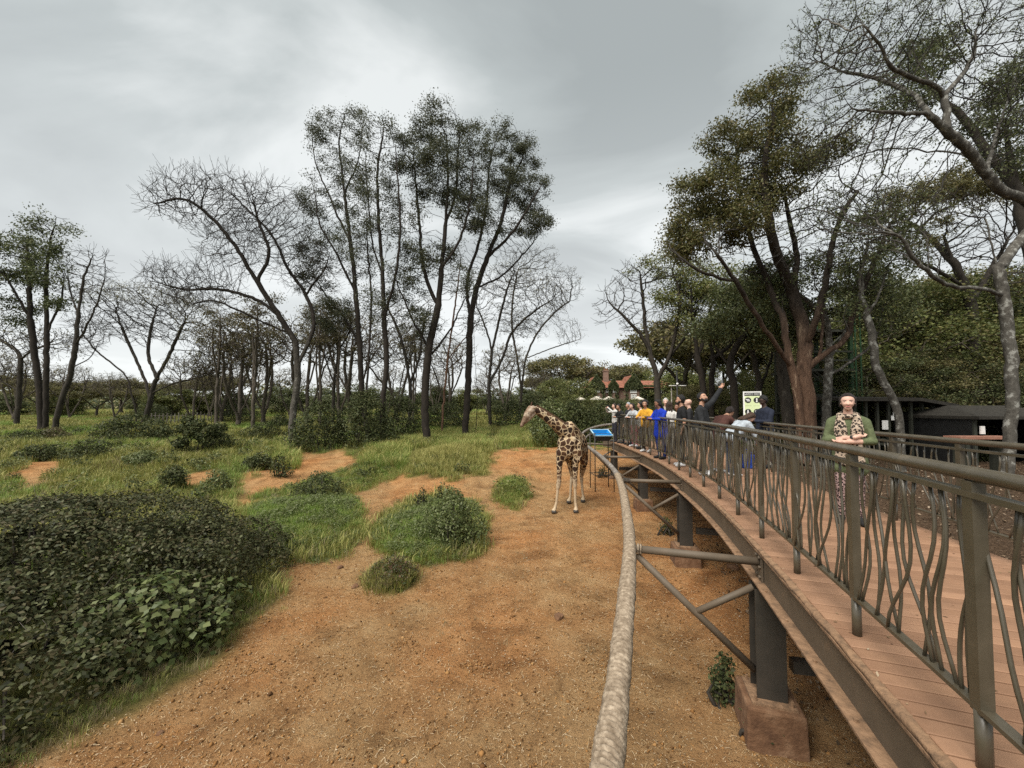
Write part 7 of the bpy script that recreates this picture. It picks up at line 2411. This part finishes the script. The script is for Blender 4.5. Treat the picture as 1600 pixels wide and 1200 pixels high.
# ------------------------------------------------------------------ brick house with ivy gables
def build_house():
    d = 62.0
    k = d / FPX
    brick = None
    m, n, l, out = new_mat('house_brick')
    v = coords(n, l, (1, 1, 1))
    bt = n.new('ShaderNodeTexBrick'); bt.inputs['Scale'].default_value = 3.0
    bt.inputs['Color1'].default_value = (0.17, 0.095, 0.065, 1); bt.inputs['Color2'].default_value = (0.24, 0.14, 0.10, 1); bt.inputs['Mortar'].default_value = (0.26, 0.22, 0.19, 1)
    mp = n.new('ShaderNodeMapping'); mp.inputs['Rotation'].default_value = (R(90), 0, 0); l.new(v, mp.inputs[0]); l.new(mp.outputs[0], bt.inputs['Vector'])
    principled(n, l, out, bt.outputs[0], 0.9)
    brick = m
    m, n, l, out = new_mat('clay_tile_roof')
    v = coords(n, l, (1, 1, 1))
    w_ = n.new('ShaderNodeTexWave'); w_.wave_type = 'BANDS'; w_.bands_direction = 'Z'; w_.inputs['Scale'].default_value = 2.2; w_.inputs['Distortion'].default_value = 0.6; l.new(v, w_.inputs['Vector'])
    f = noise(n, l, v, 2.5, 5, 0.65)
    c = ramp(n, l, f, [(0.3, (0.13, 0.045, 0.026)), (0.5, (0.24, 0.088, 0.05)), (0.72, (0.33, 0.15, 0.09))])
    principled(n, l, out, c, 0.9, 0, bump(n, l, w_.outputs['Fac'], 0.5, 0.08))
    roofm = m
    base = P(1000, 650, d); base[2] = P(1000, 628, d)[2]
    t = thing('brick_house', base, 'brick country house with red tiled roof and ivy covered gables', 'house')
    def q(px, py, off=0.0):
        return P(px, py, d + off) - base
    x0, x1 = q(918, 630)[0], q(1070, 630)[0]
    ze, zr, zb = q(980, 606)[2], q(980, 592)[2], q(980, 640)[2] - 2.5
    W = MB(); W.box(((x0 + x1) / 2, 4.0, (ze + zb) / 2), (x1 - x0, 8.0, ze - zb)); W.build('wall', brick, t)
    # main roof: prism with ridge along x
    V = [(x0 - .3, -0.5, ze), (x1 + .3, -0.5, ze), (x1 + .3, 8.5, ze), (x0 - .3, 8.5, ze), (x0 + 1.2, 4.0, zr), (x1 - 1.2, 4.0, zr)]
    rf = MB().add(V, [(0, 1, 5, 4), (1, 2, 5), (2, 3, 4, 5), (3, 0, 4), (3, 2, 1, 0)]).build('roof', roofm, t)
    cx = q(955, 590)[0]
    MB().box((cx, 3.6, zr + 0.55), (0.75, 0.9, 2.0)).box((cx, 3.6, zr + 1.62), (0.9, 1.05, 0.2)).build('chimney', brick, rf)
    for dx in (-0.2, 0.2):
        MB().tube([(cx + dx, 3.6, zr + 1.72), (cx + dx, 3.6, zr + 2.05)], 0.12, 8).build('chimney_pot', roofm, rf, True)
    rng = np.random.default_rng(12)
    glass = mat_noisy('window_glass', [(0.3, (0.02, 0.024, 0.028)), (0.7, (0.05, 0.055, 0.06))], 1, 0.1, 0, spec=0.8)
    # gables with ivy
    for (pa, pb, ptop, off) in ((920, 940, 591, -0.9), (952, 962, 597, -0.5), (975, 998, 589, -1.1)):
        a, b = q(pa, 606)[0], q(pb, 606)[0]
        zt = q(960, ptop)[2] + 0.3
        V = [(a, off, zb), (b, off, zb), (b, 2, zb), (a, 2, zb), (a, off, ze - .1), (b, off, ze - .1), (b, 2, ze - .1), (a, 2, ze - .1), ((a + b) / 2, off, zt), ((a + b) / 2, 4, zt), (a, 4, ze), (b, 4, ze)]
        gb = MB().add(V, [(0, 1, 5, 8, 4), (1, 2, 6, 5), (3, 0, 4, 7), (3, 2, 1, 0)]).build('gable', brick, t)
        MB().add(V, [(5, 11, 9, 8), (4, 8, 9, 10)]).build('gable_roof', roofm, gb)
        n_ = 2600
        px_ = rng.uniform(a - .25, b + .25, n_); lim = ze + (zt - ze) * (1 - abs(px_ - (a + b) / 2) / ((b - a) / 2 + .3)) + .25
        pz_ = (ze - 0.3) + rng.random(n_) * (lim - ze + .3)
        side = rng.random(n_) < 0.12
        pz_ = np.where(side, rng.uniform(zb + 1.5, ze, n_), pz_); px_ = np.where(side, np.where(rng.random(n_) < .5, a, b) + rng.normal(0, .15, n_), px_)
        V_, Q_ = leaf_quads(np.stack([px_, off - rng.uniform(0.0, 0.3, n_), pz_], 1), unit(rng.normal(0, .5, (n_, 3)) + np.array([0, -1, .4])), 0.28, rng, 0.8)
        tag(put('ivy', mesh_np('ivy', V_, Q_, mats=M['leaf_shrub']), t), kind='stuff')
    # ivy on the right wing
    a, b = q(1000, 606)[0], q(1022, 606)[0]
    n_ = 3000
    V_, Q_ = leaf_quads(np.stack([rng.uniform(a, b, n_), -rng.uniform(0.0, 0.25, n_), rng.uniform(zb + 1, ze + .4, n_)], 1), unit(rng.normal(0, .5, (n_, 3)) + np.array([0, -1, .4])), 0.28, rng, 0.8)
    tag(put('ivy', mesh_np('ivy', V_, Q_, mats=M['leaf_shrub']), t), kind='stuff')
    # windows: frame, panes, bars
    wins = [(926, 934, 608, 613, 3, -0.9), (947, 953, 607, 613, 2, 0), (957, 960.5, 607, 613, 1, -0.5), (982, 990.5, 605, 614, 4, -1.1), (983, 990, 617, 624, 3, -1.1), (996, 999.5, 608, 614, 1, 0), (1009, 1015, 608, 615, 3, 0), (924, 934, 620, 626, 3, -0.9), (1030, 1036, 608, 614, 2, 0), (1046, 1052, 608, 614, 2, 0)]
    for (a, b, ya, yb, nm_, off) in wins:
        xa, xb, za, zb_ = q(a, ya)[0], q(b, ya)[0], q(a, yb)[2], q(a, ya)[2]
        yo = off - 0.04
        f_ = MB()
        f_.box(((xa + xb) / 2, yo, za), (xb - xa + .2, .12, .12)).box(((xa + xb) / 2, yo, zb_), (xb - xa + .2, .12, .12))
        for i in range(nm_ + 1):
            f_.box((xa + (xb - xa) * i / nm_, yo, (za + zb_) / 2), (.13, .10, zb_ - za - .12))
        fr_ = f_.build('window', M['white'], t)
        for i in range(nm_):
            xm = xa + (xb - xa) * (i + .5) / nm_
            MB().box((xm, yo + .015, (za + zb_) / 2), ((xb - xa) / nm_ - .13, .04, zb_ - za - .12)).build('pane', glass, fr_)
            MB().box((xm, yo - .015, za + (zb_ - za) * .6), ((xb - xa) / nm_ - .13, .03, .05)).build('glazing_bar', M['white'], fr_)
    # parasols on the terrace
    for i, (px, py) in enumerate(((906, 623), (932, 622.5), (951, 622.5), (997, 622.5))):
        p = P(px, py, d - 5.5 - (i % 2))
        gz_ = float(H(p[0], p[1]))
        pt = thing('parasol', (p[0], p[1], gz_), ['cream parasol leftmost on the terrace of the brick house', 'cream parasol below the left gable of the brick house', 'cream parasol in the middle of the house terrace', 'cream parasol below the tall gable window'][i], 'parasol', 'parasols on the house terrace')
        h_ = p[2] - gz_
        MB().tube([(0, 0, 0), (0, 0, h_ + .3)], 0.035, 8).build('pole', M['pole'], pt, True)
        a_ = np.linspace(0, 2 * np.pi, 8, endpoint=False)
        r_ = 0.95
        V = [(0, 0, h_ + .32)] + [(r_ * math.cos(x), r_ * math.sin(x), h_ - .12) for x in a_] + [(r_ * math.cos(x), r_ * math.sin(x), h_ - .24) for x in a_]
        F = [(0, 1 + j, 1 + (j + 1) % 8) for j in range(8)] + [(1 + j, 9 + j, 9 + (j + 1) % 8, 1 + (j + 1) % 8) for j in range(8)]
        MB().add(V, F).build('canopy', M['cream'], pt)


M['cream'] = mat_noisy('cream_canvas', [(0.3, (0.62, 0.55, 0.46)), (0.7, (0.72, 0.66, 0.57))], 3, 0.8, 0)
build_house()

# ------------------------------------------------------------------ wooden kiosk, stair tower and hut on the right
M['wood_dark'] = mat_noisy('dark_green_timber', [(0.3, (0.022, 0.024, 0.017)), (0.7, (0.048, 0.05, 0.036))], 7, 0.8, 0.3, 0.01, stretch=(1, 1, 0.2))
M['thatch'] = mat_noisy('weathered_roofing', [(0.3, (0.016, 0.014, 0.011)), (0.6, (0.034, 0.030, 0.023)), (0.8, (0.06, 0.053, 0.042))], 9, 0.9, 0.5, 0.02)


def build_kiosk():
    d = 17.0
    def gq(px): return P(px, 660, d)
    a, b = gq(1318), gq(1462)
    t = thing('kiosk', drop(*((a + b) / 2)[:2]), 'open dark timber kiosk with flat roof behind the woman', 'kiosk')
    o = np.array(t.location)
    gz = 0.0
    zr = P(1390, 622, d)[2] - o[2]; ze = P(1450, 632, d)[2] - o[2]
    W = (b - a)[0]; D = 3.0
    V = [(-W / 2 - .3, -.5, zr), (W / 2 - 1.1, -.5, zr), (W / 2 + .5, -.5, ze), (W / 2 + .5, D + .4, ze), (W / 2 - 1.1, D + .4, zr + .2), (-W / 2 - .3, D + .4, zr + .2)]
    V2 = [(x, y, z - .14) for x, y, z in V]
    MB().add(V + V2, [(0, 1, 4, 5), (1, 2, 3, 4), (11, 10, 7, 6), (10, 9, 8, 7), (0, 6, 7, 1), (1, 7, 8, 2), (2, 8, 9, 3), (3, 9, 10, 4), (4, 10, 11, 5), (5, 11, 6, 0)]).build('roof', M['thatch'], t)
    for x in np.linspace(-W / 2, W / 2 - .1, 9):
        zt = zr - .14 if x < W / 2 - 1.1 else zr - .14 - (zr - ze) * (x - W / 2 + 1.1) / 1.6
        MB().box((x, 0, zt / 2), (.10, .10, zt)).build('post', M['wood_dark'], t)
        MB().box((x, D, zt / 2), (.10, .10, zt)).build('post', M['wood_dark'], t)
    MB().box((0, 0.02, 0.75), (W - .1, .06, .10)).build('rail', M['wood_dark'], t)
    MB().box((-.5, 0.35, 0.95), (W * .6, .5, .06)).build('counter', M['wood_dark'], t)
    for i in range(14):
        MB().box((-W / 2 + .15 + i * (W - .3) / 13, D - .05, .9), ((W - .3) / 14.5, .03, 1.7)).build('board', M['wood_dark'], t)
    # notices pinned inside
    pp = P(1383, 665, d - .1) - o
    tag(MB().box((0, 0, 0), (.26, .02, .40)).build('notice', M['white'], None, loc=P(1383, 664, d - .12)), 'small framed notice leaning in the kiosk front', 'notice')
    tag(MB().box((0, 0, 0), (.20, .02, .20)).tube([(0, 0.0, .05), (0, 0, .3)], .012, 6).build('paper_roll', M['white'], None, loc=P(1396, 653, d - .12)), 'white paper hanging on a kiosk post', 'paper')


build_kiosk()


def build_tower():
    d = 19.5
    c = P(1285, 690, d)
    t = thing('stair_tower', drop(c[0], c[1]), 'dark green timber stair tower behind the flaking tree', 'tower')
    o = np.array(t.location)
    x0, x1 = (P(1262, 650, d) - o)[0], (P(1332, 650, d) - o)[0]
    zt = (P(1300, 470, d) - o)[2]
    gr = mat_noisy('green_post', [(0.3, (0.012, 0.04, 0.014)), (0.7, (0.02, 0.06, 0.022))], 6, 0.6, 0.1)
    for x in (x0, x1):
        for y in (0, 2.2):
            MB().box((x, y, zt / 2), (.16, .16, zt)).build('post', gr if x == x1 else M['wood_dark'], t)
    for z in (2.2, 4.4, 6.4):
        if z < zt:
            MB().box(((x0 + x1) / 2, 1.1, z), (x1 - x0 + .4, 2.6, .12)).build('platform', M['wood_dark'], t)
            for zz in (.5, .95):
                MB().box(((x0 + x1) / 2, -.1, z + zz), (x1 - x0, .06, .08)).build('guard_rail', M['wood_dark'], t)
    for s, (za, zb) in enumerate(((0.0, 2.2), (2.2, 4.4), (4.4, 6.4))):
        A = np.array([x0 if s % 2 == 0 else x1, -.15, za]); B_2 = np.array([x1 if s % 2 == 0 else x0, -.15, zb])
        MB().tube([A, B_2], 0.05, 4).build('stringer', M['wood_dark'], t)
        MB().tube([A + [0, 0, .25], B_2 + [0, 0, .25]], 0.05, 4).build('stringer', M['wood_dark'], t)
        for q in np.linspace(.08, .92, 9):
            p = A + (B_2 - A) * q
            MB().box(p + [0, .4, .1], (.24, .8, .04)).build('step', M['wood_dark'], t)
    rp = mat_noisy('green_rope', [(0.3, (0.012, 0.045, 0.016)), (0.7, (0.018, 0.07, 0.025))], 6, 0.6, 0)
    for px in (1330, 1338):
        x = (P(px, 600, d) - o)[0]
        MB().tube([(x, -.3, .8), (x, -.3, zt)], .035, 6).build('green_pipe', rp, t)


build_tower()


def build_hut():
    d = 15.0
    a = P(1512, 700, d); b = P(1680, 700, d)
    c = (a + b) / 2
    t = thing('hut', drop(c[0], c[1] + 1.0), 'dark open fronted hut with grey pitched roof behind the pale trunk', 'hut')
    o = np.array(t.location)
    W = (b - a)[0]
    ze = P(1540, 650, d)[2] - o[2]; zr = ze + .42
    MB().add([(-W / 2, -1.4, ze), (W / 2, -1.4, ze), (W / 2, 2.2, ze), (-W / 2, 2.2, ze), (-W / 2 + .9, .4, zr), (W / 2 - .9, .4, zr),
              (-W / 2, -1.4, ze - .12), (W / 2, -1.4, ze - .12), (W / 2, 2.2, ze - .12), (-W / 2, 2.2, ze - .12)],
             [(0, 1, 5, 4), (1, 2, 5), (2, 3, 4, 5), (3, 0, 4), (0, 6, 7, 1), (1, 7, 8, 2), (2, 8, 9, 3), (3, 9, 6, 0), (9, 8, 7, 6)]).build('roof', M['thatch'], t)
    for x in (-W / 2 + .15, -W / 6, W / 6, W / 2 - .15):
        MB().box((x, -1.1, (ze - .12) / 2), (.12, .12, ze - .12)).build('post', M['wood_dark'], t)
    for i in range(12):
        MB().box((-W / 2 + .2 + i * (W - .4) / 11, 1.9, (ze - .12) / 2), ((W - .4) / 12, .05, ze - .12)).build('board', M['black'], t)
    for sx in (-1, 1):
        MB().box((sx * (W / 2 - .1), .4, (ze - .12) / 2), (.05, 3.0, ze - .12)).build('side_wall', M['black'], t)
    # terracotta coloured counter in front
    tc = mat_noisy('terracotta', [(0.3, (0.26, 0.12, 0.08)), (0.7, (0.38, 0.19, 0.13))], 6, 0.8, 0.2)
    p0, p1 = P(1494, 682, 12.6), P(1566, 685, 12.6)
    cc = (p0 + p1) / 2
    k = thing('counter', drop(cc[0], cc[1]), 'long bench with terracotta coloured top in front of the hut', 'bench')
    hz = cc[2] - k.location.z
    MB().box((0, 0, hz), ((p1 - p0)[0] + .3, .5, .09)).build('bench_top', tc, k)
    for sx in (-1, 1):
        MB().box((sx * .6, 0, hz / 2 - .03), (.12, .4, hz - .09)).build('leg', M['wood_dark'], k)
    tag(MB().box((0, 0, 0), (.14, .05, .26), None, .9).build('paper_cup', M['white'], None, loc=P(1535, 672, 12.7)), 'pale container standing on the terracotta bench', 'container')


build_hut()


# ------------------------------------------------------------------ far wire fence posts on the left
def build_fence():
    A, Bp = G(236, 664), G(330, 662)
    t = thing('pole_fence', A, 'low pale pole fence far back on the left meadow', 'fence')
    for i in range(17):
        p = A + (Bp - A) * i / 16
        z = float(H(p[0], p[1]))
        MB().tube([p - A + [0, 0, z - p[2] - .1], p - A + [0.02, 0, z - p[2] + 1.2 + .1 * math.sin(i * 2.1)]], .05, 6).build('post', M['pole'], t)
    for hz in (.45, .95):
        pts = [A * 0 + (A + (Bp - A) * i / 16) - A + [0, 0, float(H(*(A + (Bp - A) * i / 16)[:2])) - (A + (Bp - A) * i / 16)[2] + hz] for i in range(17)]
        MB().tube(pts, .025, 5).build('rail', M['pole'], t)


build_fence()
